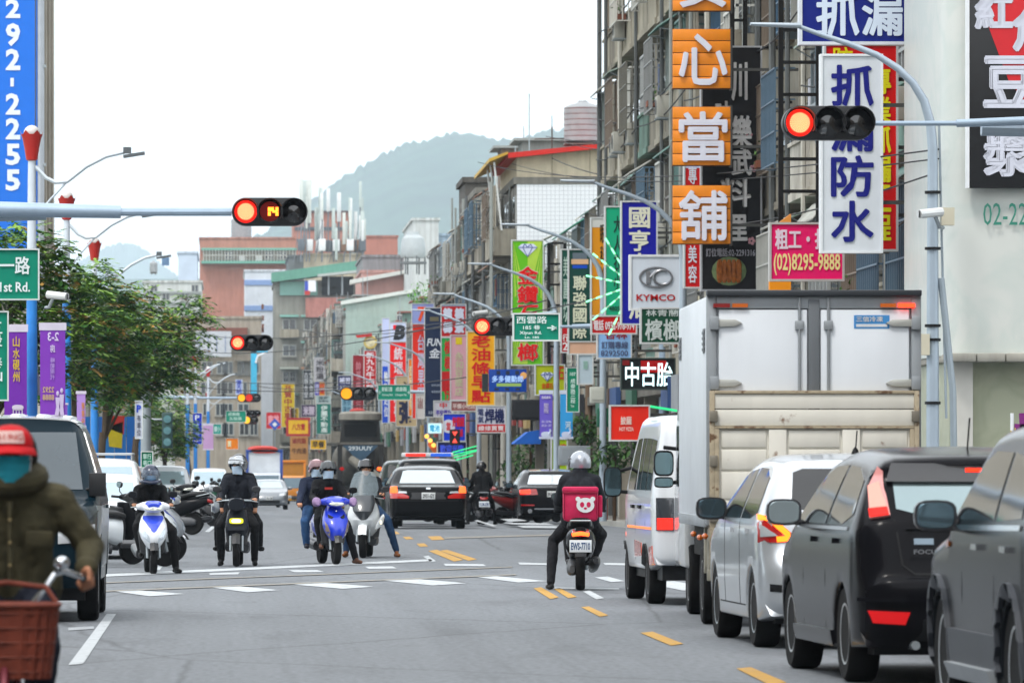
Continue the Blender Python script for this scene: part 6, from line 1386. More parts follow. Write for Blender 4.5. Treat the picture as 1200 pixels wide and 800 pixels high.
    m = MB(); m.box((px(328), -.3, z_(346)), (px(372), .0, z_(330))); m.box((px(418), -.3, z_(346)), (px(427), 0, z_(322))); m.build('green_panel', M('#7faaa0', .6), t)
    m = MB(); m.box((px(377), -.4, z_(346)), (px(414), -.1, z_(324))); m.build('balcony_opening', M('#23211f', .9), t); m = MB(); m.box((px(358), -1.2, z_(372)), (px(404), -.2, z_(349))); m.build('pink_parapet', M('#a9756c', .85, streak=.5), t)  # opening is a solid dark box, its shade put into the colour
    m = MB(); m.prism([(px(372), z_(325)), (px(430), z_(319)), (px(430), z_(316)), (px(372), z_(322))], -2.5, 0, 'y'); m.build('canopy', M('#a9b0ad', .6), t)
    for u in (384, 400): m = MB(); m.box((px(u), -.5, z_(346)), (px(u)+.2, -.38, z_(322))); m.build('post', STEEL, t)
    for i, (u, v) in enumerate(((380, 362), (388, 376), (372, 372), (406, 348))): plants(t, px(u), -1.4, z_(v), 50, 1.1, 70+i)
    m = MB(); m.tube([(px(356), -1.4, z_(346)), (px(358), -1.5, z_(325))], .06, 6); fl = m.build('flagpole', STEEL, t)
    for i, (c, u0, u1, v0, v1) in enumerate((('#3a4fb0', 357, 361, 330, 341), ('#e2e4ec', 361, 370, 329, 342), ('#b23a35', 357, 363, 341, 346))): m = MB(); m.box((px(u0), -1.55-.05*i, z_(v1)), (px(u1), -1.5-.05*i, z_(v0))); m.build('flag', M(c, .8), fl)
    t, k = frontal('cream rooftop block crowded with telephone antennas', 356, 298, 426, 298, 760, '#b7ad98'); r = random.Random(5)
    for i in range(30):
        u = r.uniform(348, 428); x = (u-356)*k; h = r.uniform(3, 9.5); zt = H+(V0-298)*k; a = thing('antenna_mast', 'one of the white panel antennas crowding the cream rooftop', 'antenna', (P(356, 0, 760).x+x, 759+r.uniform(-1, 6), zt), 0, 'panel antennas on the cream rooftop')
        m = MB(); m.tube([(0, 0, -1), (0, 0, h)], .09, 6); m.tube([(-.9, .4, -1), (0, 0, h*.6)], .05, 5); m.build('mast', M('#7d8288', .5, .4), a)
        m = MB(); s = r.uniform(.13, .28); m.box((-s, -.5, h-r.uniform(2, 4)), (s, -.2, h+.3)); m.build('panel', M(r.choice(['#c9cec9', '#b5c0bd', '#d7dadb']), .6), a, bevel=.05)
        if r.random() < .6: m = MB(); m.box((-.45, -.4, .4), (.45, .1, 1.9)); m.build('radio_unit', M(r.choice(['#d9dcdd', '#5f666d', '#8a6a52']), .6), a, bevel=.05)
    t, k = frontal('grey lift-shaft block left of the cream antenna roof', 338, 300, 358, 300, 762, '#6f7577')
    t, k = frontal('salmon apartment tower with a strip of railed balconies near its top', 234, 279, 348, 279, 900, '#ab7767', streak=.3); px = lambda u: (u-234)*k; z_ = lambda v: H+(V0-v)*k
    m = MB(); m.box((px(236), -2, z_(309)), (px(346), 0, z_(306))); m.box((px(236), -2, z_(293.5)), (px(348), .4, z_(291))); m.build('balcony_slab', M('#6fa595', .7), t)
    m = MB(); m.box((px(238), -.4, z_(306)), (px(346), -.1, z_(293))); m.build('balcony_wall', M('#8c8478', .8), t)
    m = MB(); [m.box((px(238+i*3.6), -2, z_(307)), (px(238+i*3.6)+.1, -1.9, z_(293))) for i in range(31)]; m.box((px(238), -2, z_(300)), (px(346), -1.9, z_(299.3))); m.build('balcony_railing', M('#c9cbc3', .6), t)
    for u in (263, 310, 326): fwin(t, px(u), z_(304), 1.3, 1.2, -.6)
    for u in (280, 300): m = MB(); m.box((px(u), -1.7, z_(306)), (px(u+7), -.9, z_(300))); m.build('air_conditioner', M('#d0d3d2', .6), t)
    tank('steel tank on the salmon tower', P(283, 0, 905).x, 912, z_(279), 1.6, 3.3, .2)
    t, k = frontal('salmon upper storey with a dark window band, behind the antennas', 344, 249, 409, 249, 980, '#a57264', streak=.2); m = MB(); m.box((.2, -.2, H+(V0-270)*k), (8.9, 0, H+(V0-266)*k)); m.build('window_band', M('#3a4148', .3), t); m = MB(); m.box((-.5, -.6, H+(V0-249)*k), (9.6, 2, H+(V0-247)*k)); m.build('roof_edge', M('#5c4a48', .8), t)
    frontal('low salmon block between the antennas and the cooling tower', 424, 277, 466, 277, 860, '#a86f60', streak=.2)
    t, k = frontal('white block with two pale blue bands', 287, 317, 346, 317, 800, '#cdd2d8', streak=.1)
    for v in (331, 361): m = MB(); m.box((-.1, -.15, H+(V0-v-3)*k), (6.95, .0, H+(V0-v+3)*k)); m.build('blue_band', M('#8099c4', .7), t)
    t, k = frontal('white lift house beside the round cooling tower', 484, 257, 514, 257, 580, '#c3c8c8'); t, k2 = frontal('grey-blue block right of the white lift house', 503, 275, 530, 275, 590, '#9fb2c4')
    a = P(484, 302, 570); t = thing('cooling_tower', 'round grey cooling tower on a steel frame among the rooftops', 'cooling tower', a); R_ = 14*570/F
    m = MB(); m.lathe([(R_, 0), (R_*1.08, .3), (R_, 1.3), (R_*.9, 1.9), (R_*.55, 2.2), (R_*.5, 2.5), (.01, 2.5)], (0, 0, 0), 'z', 24); m.build('tower_body', M('#a9b0b2', .5, .2), t)
    m = MB(); [m.tube([(R_*cos(q), R_*sin(q), -1.6), (R_*cos(q), R_*sin(q), .2)], .07, 6) for q in (0, 1, 2, 3, 4, 5)]; m.lathe([(R_*1.15, -.6), (R_*1.15, -.4), (R_*.9, -.4)], (0, 0, 0)); m.build('stand', M('#6b6f70', .6, .3), t)
    t, k = frontal('grey flat roof clutter block under the cooling tower', 425, 300, 512, 300, 625, '#86888a', zb=19)
    clutter(tg, .6, 10.3, -2, 20.5, 5)
    # frontal block closing the street on the left
    t, k = frontal('beige block of flats closing the far end of the street', 205, 372, 306, 372, 650, '#a39a8c'); px = lambda u: (u-205)*k; z_ = lambda v: H+(V0-v)*k; r = random.Random(9)
    for v in (438, 462, 487, 510):
        for u in (214, 236, 252, 262, 280, 291):
            if r.random() < .85: fwin(t, px(u)+r.uniform(-.2, .2), z_(v), r.uniform(.7, 1.3), 1.4, -.1, r.choice(PANE)); 
    m = MB(); m.box((px(218), -.9, z_(401)), (px(296), 0, z_(398))); m.box((px(276), -1.2, z_(423)), (px(294), 0, z_(421))); m.build('ledge', M('#8b857a', .9, streak=.6), t)
    m = MB(); m.box((px(238), -.5, z_(393)), (px(290), 0, z_(384))); m.build('balcony_opening', M('#7a4a3e', .8), t)
    for u in (278, 286): m = MB(); m.box((px(u), -.3, z_(440)), (px(u+6), 0, z_(425))); m.build('window_cage', M('#7d7f7c', .6), t)
    # white banner across it
    a, b = P(229, 418, 648), P(271, 388, 648); t = thing('banner', 'wide white banner hung across the beige block at the street end', 'banner', (a.x, 648, a.z)); m = MB(); m.box((0, -.1, 0), (b.x-a.x, 0, b.z-a.z)); m.build('banner_sheet', M('#b9bec4', .7, var=.06), t)
    m = MB(); [m.box((.4+i*.95, -.13, .5), (.5+i*.95, -.11, 2.3)) for i in range(4)]; m.build('print', M('#7a88a8', .7), t)
    a, b = P(294, 462, 600), P(301, 408, 600); t = thing('sign', 'tall cyan sign band with a white curved mark beside the beige block', 'sign', (a.x, 600, a.z)); m = MB(); m.box((0, -.3, 0), (b.x-a.x, .3, b.z-a.z)); m.box((0, -.3, b.z-a.z-.5), (1.7, .3, b.z-a.z)); m.build('panel', M('#35b4dc', .5), t)
    m = MB(); m.tube([(.5, -.33, b.z-a.z-1.5), (.7, -.33, b.z-a.z-.8), (1.6, -.33, b.z-a.z-.45)], .12, 6); m.build('mark', WHITE, t)
    # left side
    t, k = frontal('white low block with rooftop boxes at far left', 168, 330, 236, 330, 700, '#c6cac8', streak=.3)
    for v in (344, 356): m = MB(); m.box((0, -.3, H+(V0-v)*k), (6.9, 0, H+(V0-v)*k+.25)); m.build('ledge', M('#8d9290', .8), t)
    for u, v in ((176, 342), (190, 352), (212, 352), (224, 342)): fwin(t, (u-168)*k, H+(V0-v)*k, .9, .9)
    tank('pale steel tank on the white low block at far left', P(180, 0, 705).x, 705, H+(V0-319)*k, .42*1.1, 1.3, .1); t, k = frontal('pale blue rooftop box behind the white low block', 209, 296, 231, 296, 760, '#b9c6d6', streak=0)
    o = MB(); o.lathe([(.45, 0), (.45, .9), (.3, 1.1), (.01, 1.12)], (0, 0, 0), 'z', 16); o = o.build('plastic_tank', M('#4a6a8c', .5), None, loc=(P(194, 0, 702).x, 702, H+(V0-329)*k)); tag(o, 'dark blue plastic tank on the white low block', 'water tank')
    for i, (ya, yb, z, c) in enumerate(((236, 300, 7.5, '#a5a49d'), (302, 420, 8.5, '#928f88'), (422, 600, 13, '#a29c92'))):
        t = plain('row_building', ['low grey block behind the left-hand trees', 'long low block behind the painted hoarding', 'beige block far down the left side behind the trees'][i], (-18, ya, 0), (-7.6, yb, z), c)
        for j in range(8):
            y = (yb-ya)*(j+.5)/8; m = MB(); m.box((10.35, y-1, 3.2), (10.46, y+1, 5)); f = m.build('window', M('#a9aca8', .5), t); m = MB(); m.box((10.45, y-.9, 3.3), (10.48, y+.9, 4.9)); m.build('pane', PANE[1], f)
    # tall block at the left edge with the blue telephone banner
    Y = 192.; xr = P(47, 0, Y).x; t = plain('apartment_building', 'tall pale block at the left edge carrying the blue telephone banner', (xr-16, Y, 0), (xr, 208, 26), '#b7b1a6', streak=.45)
    for i, x in enumerate((15.86, 16.02)): m = MB(); m.tube([(x, -.12, 4), (x, -.12, 26)], .09+.03*i, 8); m.build('drain_pipe', M(['#4c4f55', '#aab0b8'][i], .5, .2), t)
    for z in (8, 11.2, 14.4, 17.6): m = MB(); m.box((15.95, -.2, z), (16.2, 0, z+.1)); m.build('pipe_clamp', STEEL, t)
    for y in (3, 7, 11): m = MB(); m.box((15.98, y, 4), (16.1, y+.25, 26)); m.build('pilaster', M('#9a9388', .9, streak=.5), t)
    a = P(-70, 352, Y); b = P(44, -60, Y); t = thing('banner', 'tall blue banner with white telephone digits down the left-edge block', 'banner', (a.x, Y-.15, a.z)); m = MB(); m.box((0, -.05, 0), (b.x-a.x, .05, b.z-a.z)); m.build('banner_sheet', M('#1f6fd8', .55, var=.03), t)
    m = MB(); zq = lambda v: H+(V0-v)*Y/F-a.z; xq = lambda u: (u-U0)*Y/F-a.x
    for ch, v0, v1 in (('2', -48, -8), ('2', 0, 22), ('9', 28, 55), ('2', 58, 83), ('-', 92, 102), ('2', 110, 135), ('2', 139, 164), ('5', 169, 194), ('5', 199, 224)):
        if ch == '-': m.box((xq(12.5), -.075, zq(v1)), (xq(16.5), -.07, zq(v0)))
        else: text_mb(m, ch, xq(7), zq(v1), xq(24), zq(v0), -.075, bold=.035)
    m.build('lettering', M('#dfe8f2', .5), t)
    # marble-clad corner building on the right
    Y = 85.; k = Y/F; x0 = P(1108, 0, Y).x; zl = H+(V0-416)*k; t = thing('corner_building', 'pale green marble-clad corner building at the right edge above a recessed shop wall', 'building', (x0, Y, 0))
    mar = marble('#cacdc7', '#c1c8c2'); m = MB(); m.loft([(zl, 7, 3, 7, 3), (22, 7, 3, 7, 3)], 'z', 48, 14); m.build('upper_wall', mar, t)
    m = MB(); [m.box((.02+i*.42, -.14, zl-.1), (.02+i*.42+.41, 6, zl+.03)) for i in range(16)]; m.build('canopy_edge', M('#a9a69c', .85, streak=.5), t, bevel=.03)
    m = MB(); m.box((.1, .35, 0), (14, 6, zl-.1)); m.build('shop_wall', marble('#adb199', '#a2a78f'), t); m = MB(); m.box((.12, .2, 0), (.42, .34, zl-.1)); m.build('pilaster', M('#d0cec6', .6), t)
    z_ = lambda v: H+(V0-v)*k; px = lambda u: (u-U0)*k-x0
    sg = thing('shop_sign', 'black sign with a red wedge and white brush lettering on the marble corner building', 'sign', (x0, Y, 0)); m = MB(); m.box((px(1133), -.16, z_(221)), (px(1262), -.02, z_(-40))); m.build('panel', M('#141416', .4), sg, bevel=.006)
    m = MB(); m.box((px(1131), -.17, z_(221)), (px(1134.3), -.0, z_(-40))); m.build('frame', WHITE, sg); m = MB(); m.prism([(px(1140), z_(-40)), (px(1152), z_(20)), (px(1180), z_(95)), (px(1200), z_(122)), (px(1262), z_(122)), (px(1262), z_(-40))], -.168, -.161, 'y'); m.build('red_wedge', M('#c81420', .5), sg)
    m = MB()
    for ch, a_, b_, c_, d_ in (('紅', 1140, -6, 1186, 36), ('角', 1184, 10, 1230, 62), ('豆', 1150, 66, 1214, 128), ('漿', 1150, 152, 1214, 208)): text_mb(m, ch, px(a_), z_(d_), px(c_), z_(b_), -.175, bold=.015, fat=.025)
    m.build('lettering', M('#c9ccd8', .5), sg)
    ph = MB(); text_mb(ph, '02-2292', px(1152), z_(264), px(1226), z_(238), -.03, bold=.0); o = ph.build('telephone_number', M('#2f7f6c', .5), None, loc=(x0, Y, 0)); tag(o, 'green telephone digits fixed to the marble wall under the black sign', 'lettering')
    for i, (u0, u1, v) in enumerate(((1161, 1185, 492), (1187, 1215, 488))):
        f = thing('flag_banner', ['purple banner left of the white pole by the marble shop wall', 'purple banner right of the white pole by the marble shop wall'][i], 'banner', (x0, Y-1.5, 0)); kk = (Y-1.5)/F
        m = MB(); m.box((px(u0), -.02, 1.2), (px(u1), .02, H+(V0-v)*kk)); o = m.build('banner_sheet', M('#7a2a74', .7, var=.05), f); o.rotation_euler = (0, R(4), 0) if i == 0 else (0, R(-3), 0); 
        m = MB(); text_mb(m, '山水', px(u0)+.08, 1.62, px(u1)-.08, H+(V0-v)*kk-.1, -.03, vert=True, bold=.008); m.build('lettering', M('#d7b84a', .6), f)
    m = MB(); m.tube([(0, 0, .1), (0, 0, 2.2)], .025, 8); o = m.build('banner_pole', WHITE, None, loc=(P(1186, 0, Y-1.5).x, Y-1.5, 0)); tag(o, 'thin white pole between the two purple banners by the marble wall', 'pole')
def behind():
    """the street goes on behind the viewpoint: plain blocks that light and mirror in the cars"""
    for i, (x0, y0, x1, y1, z, c) in enumerate(((13, 6, 30, 58, 17, '#8d8478'), (14, -70, 30, 2, 20, '#7f7c76'), (-34, 4, -13, 60, 16, '#8b877c'), (-34, -80, -12, 0, 21, '#8a7568'), (-10, -150, 8, -125, 18, '#7d7b74'), (10, -148, 34, -76, 15, '#948c80'), (-34, -148, -13, -84, 17, '#7a7a78'))):
        t = plain('row_building', 'plain block number %s on the near side of the junction, outside the view' % ['one', 'two', 'three', 'four', 'five', 'six', 'seven'][i], (x0, y0, 0), (x1, y1, z), c, zb=-.2); w_, d_ = x1-x0, y1-y0
        for f in range(4):
            for j in range(5):
                m = MB(); zz = 4.2+3.2*f; xs = -.06 if x0 > 8 else w_-.04
                if i == 4: m.box((w_*(j+.2)/5, d_-.04, zz), (w_*(j+.75)/5, d_+.06, zz+1.6))
                else: m.box((xs, d_*(j+.2)/5, zz), (xs+.1, d_*(j+.75)/5, zz+1.6))
                m.build('window', PANE[j % 3], t)
def marble(c1, c2):
    m = bpy.data.materials.new('marble'); m.use_nodes = True; nt = m.node_tree; b = nt.nodes['Principled BSDF']; nn = nt.nodes.new; L = nt.links.new
    tc = nn('ShaderNodeTexCoord'); n = nn('ShaderNodeTexNoise'); n.inputs['Scale'].default_value = 1.1; n.inputs['Detail'].default_value = 12; n.inputs['Distortion'].default_value = .7; L(tc.outputs['Object'], n.inputs['Vector'])
    r = nn('ShaderNodeValToRGB'); e = r.color_ramp.elements; e[0].position = .42; e[0].color = (*lin(c1), 1); e[1].position = .62; e[1].color = (*lin(c1), 1); k = r.color_ramp.elements.new(.52); k.color = (*lin(c2), 1)
    L(n.outputs['Fac'], r.inputs[0]); L(r.outputs[0], b.inputs['Base Color']); b.inputs['Roughness'].default_value = .35; return m
# ---------------------------------------------------------------- signs, signals, lamps, cables, trees
def sign(name, label, u0, v0, u1, v1, bg, texts=(), X=10.5, Y=None, frame='#c9cccb', depth=.22, group=None, arms=0, rough=.45, emit=0, cat='sign', bands=(), fr=.035, wall=11.9):
    """boxed sign facing down the street; texts = (string, x0, y0, x1, y1, colour, options) as fractions from its top left"""
    rough = max(rough, .58); bg = bg if emit else viv(bg)
    Y = Y or YX((u0+u1)/2, X); a, b = P(u0, v1, Y), P(u1, v0, Y); w_, h_ = b.x-a.x, b.z-a.z
    t = thing(name, label, cat, (a.x, Y, a.z), 0, group)
    m = MB(); m.box((0, 0, 0), (w_, depth, h_)); pn = m.build('panel', E(bg, emit) if emit else M(bg, rough, var=.05, sc=1.5, streak=.12), t)
    if frame:
        f = MB(); k = fr
        for p, q in (((-k, -.03, -k), (w_+k, depth+.02, 0)), ((-k, -.03, h_), (w_+k, depth+.02, h_+k)), ((-k, -.03, .001), (0, depth+.02, h_-.001)), ((w_, -.03, .001), (w_+k, depth+.02, h_-.001))): f.box(p, q)
        f.build('frame', M(frame, .5, .2), t)
    for i, (x0, y0, x1, y1, c) in enumerate(bands):
        m = MB(); m.box((x0*w_, -.008-.001*i, (1-y1)*h_), (x1*w_, .0, (1-y0)*h_)); m.build('colour_band', E(c, emit) if emit else M(viv(c), rough, var=.04), t)
    for i, tx in enumerate(texts):
        st, x0, y0, x1, y1, c = tx[:6]; op = tx[6] if len(tx) > 6 else {}
        m = MB(); em = op.get('emit', 0); kw = {k: v for k, v in op.items() if k not in ('emit', 'd')}
        text_mb(m, st, x0*w_, (1-y1)*h_, x1*w_, (1-y0)*h_, -.018-.002*i-op.get('d', 0), **kw); m.build('lettering', E(c, em) if em else M(viv(c), .6, var=.03), t, smooth=0)
    if arms:
        for i in range(arms): m = MB(); z = h_*(i+.5)/arms; m.box((w_+fr, depth*.3, z-.03), (max(w_+.4, wall-a.x), depth*.3+.05, z+.03)); m.build('wall_bracket', M('#4a4a48', .7, .3), t)
    return t, Y, w_, h_
V1 = dict(vert=True)
def vt(**k): d = dict(vert=True, bold=.03); d.update(k); return d
def signs():
    S_ = sign
    # big signs on the near right
    S_('shop_sign', 'blue sign with big white characters for leak repair, cut by the top edge', 940, -32, 1074, 49, '#14256f', [('抓', .12, .3, .5, .92, '#ccd6ea', dict(bold=.03)), ('漏', .52, .3, .88, .92, '#ccd6ea', dict(bold=.03))], X=9.9, frame='#d7dbe2', fr=.05, arms=2)
    S_('shop_sign', 'tall white sign with navy characters for leak-proofing', 964, 66, 1032, 294, '#c9cdd2', [('抓漏防水', .14, .03, .88, .97, '#1c1f6a', vt(bold=.03))], X=9.7, frame='#e2e5e8', arms=2)
    S_('shop_sign', 'red sign with yellow characters half hidden behind the white leak-proofing sign', 968, 53, 1050, 292, '#c81a1c', [('專業抓漏工程', .64, .1, .93, .97, '#d8cf3a', vt(bold=.045)), ('防', .1, .01, .38, .12, '#d8cf3a', {})], X=10.15, arms=3)
    S_('shop_sign', 'pink sign with pale characters and a telephone number beside the white leak-proofing sign', 904, 263, 987, 327, '#d8306c', [('粗工・打石', .05, .08, .98, .46, '#d9c9d4', dict(bold=.03)), ('(02)8295-9888', .03, .53, .97, .93, '#e6cf98', dict(bold=.02))], X=9.6, frame='#b9b7b4', arms=1)
    t, Y, w_, h_ = S_('shop_sign', 'small orange board slanting up behind the pink sign', 902, 270, 927, 340, '#e0903a', X=9.9, frame=None)
    m = MB(); m.prism([(0, h_), (w_, h_), (w_, h_+.3), (0, h_+.02)], 0, .2, 'y'); m.build('slanted_top', M('#e0903a', .5), t)
    for ch, v0, v1, lab in (('安', -52, 13, 'orange slatted board with a cut-off character, topmost of the pawnshop boards'), ('心', 34, 104, 'orange slatted board with the white brush character for heart'), ('當', 125, 194, 'orange slatted board with the white brush character just under the heart board'), ('舖', 217, 286, 'orange slatted board with a white brush character, lowest of the pawnshop boards')):
        Y = YX(822, 9.7); a, b = P(788.5, v1, Y), P(856, v0, Y); w_, h_ = b.x-a.x, b.z-a.z; t = thing('shop_sign', lab, 'sign', (a.x, Y, a.z), 0, 'orange pawnshop boards'); om = M('#f08c0a', .5, var=.06, sc=2, streak=.1)
        m = MB(); m.box((0, .05, 0), (w_, .3, h_)); m.build('backing', M('#6b4413', .7), t)
        for i in range(5): m = MB(); m.box((0, 0, h_*i/5+.008), (w_, .06, h_*(i+1)/5-.008)); m.build('slat', om, t, bevel=.006)
        m = MB(); m.box((w_+.0, -.01, -.03), (w_+.04, .3, h_+.03)); m.box((w_+.04, .1, h_*.3), (11.8-a.x, .16, h_*.3+.06)); m.build('bracket', M('#4a4a48', .6, .3), t)
        m = MB(); text_mb(m, ch, w_*.1, h_*.08, w_*.92, h_*.9, -.07, bold=.0, depth=.06, slant=.0); text_mb(m, ch, w_*.125, h_*.08, w_*.945, h_*.9, -.073, bold=.0, depth=.06); text_mb(m, ch, w_*.112, h_*.058, w_*.932, h_*.878, -.076, bold=.0, depth=.06); text_mb(m, ch, w_*.112, h_*.095, w_*.932, h_*.915, -.079, bold=.0, depth=.06); m.build('lettering', M('#dfe0ec', .5), t, smooth=0)
    t, Y, w_, h_ = S_('shop_sign', 'black restaurant banner with white brush writing and a cutlet picture behind the orange boards', 823, 56, 891, 339, '#1b191b', [('川', .5, .06, .78, .22, '#e6e6ee', dict(fat=.012)), ('味', .22, .22, .52, .35, '#e6e6ee', dict(fat=.01)), ('樂', .5, .28, .86, .42, '#e6e6ee', dict(fat=.01)), ('武', .5, .42, .86, .53, '#e6e6ee', dict(fat=.01)), ('料', .3, .54, .84, .66, '#e6e6ee', dict(fat=.01)), ('里', .48, .69, .78, .8, '#e6e6ee', dict(fat=.012)), ('訂位電話:02-22913161', .06, .83, .94, .865, '#a9a8b0', {})], Y=121.5, frame='#b4b6ba')
    m = MB(); m.ball((w_*.46, -.02, h_*.075), (w_*.3, .02, h_*.06), 16); d = m.build('food_picture', M('#7c8f62', .6, var=.3, sc=8), t)
    m = MB()
    for i in range(5): m.loft([(-.05, w_*(.3+.08*i), h_*.075, w_*.05, h_*.042), (-.03, w_*(.3+.08*i), h_*.075, w_*.06, h_*.05)], 'y', 10)
    m.build('cutlet', M('#a8602a', .6, var=.3, sc=14), d)
    for cx, cz in ((.88, .5), (.85, .2), (.8, .64)):
        m = MB()
        for q in range(5): a_ = q*2*pi/5; m.ball((w_*cx+.05*cos(a_), -.02, h_*cz+.05*sin(a_)), (.035, .008, .035), 8)
        m.build('blossom_print', M('#d8a0a8', .6), t)
    S_('shop_sign', 'narrow red and white vertical sign behind the orange boards', 803, 178, 820, 336, '#c01c22', [('專業汽車美容', .2, .1, .8, .98, '#d9d9e2', vt())], Y=122.5, bands=[(0, 0, 1, .12, '#c3c6e0')])
    t, Y, w_, h_ = S_('shop_sign', 'white square scooter-dealer sign with an oval emblem and red lettering', 740, 301, 797, 361, '#c9d0d8', [('KYMCO', .1, .73, .9, .86, '#a3242a', dict(bold=.022))], X=9.4, frame='#e3e6e8', fr=.05)
    em = MB(); c = V((w_*.5, -.03, h_*.6)); ov = lambda rx, rz_, a: (c.x+rx*cos(a), -.03, c.z+rz_*sin(a)); em.tube([ov(w_*.33, h_*.19, 2*pi*i/28) for i in range(29)], .022, 6); em.tube([(c.x+w_*.12+w_*.17*cos(R(60+i*16)), -.03, c.z-.0+h_*.14*sin(R(60+i*16))) for i in range(16)], .03, 6)
    em.box((c.x-w_*.2, -.05, c.z-h_*.12), (c.x-w_*.12, -.02, c.z+h_*.12)); em.tube([(c.x-w_*.12, -.03, c.z), (c.x+w_*.02, -.03, c.z+h_*.14)], .03, 6); em.build('emblem', M('#8d8f93', .35, .7), t)
    # green running-light star beside it
    st = thing('light_star', 'green star of LED tubes bursting out beside the white scooter-dealer sign', 'LED light', P(742, 334, YX(742, 9.5)+.5)); Yk = (YX(742, 9.5)+.5)/F
    for u, v in ((709, 279), (694, 297), (686, 323), (686, 354), (694, 375), (713, 393)):
        d = V(((u-742)*Yk, -.05, (334-v)*Yk)); m = MB(); m.tube([d*.06, d], .014, 6); rod = m.build('rod', M('#a9c4b0', .5), st)
        for k in (.3, .51, .72, .93): m = MB(); m.tube([d*(k-.06)+V((0, -.03, 0)), d*(k+.06)+V((0, -.03, 0))], .024, 6); m.build('led_tube', E('#8affb4', 1.8), rod)
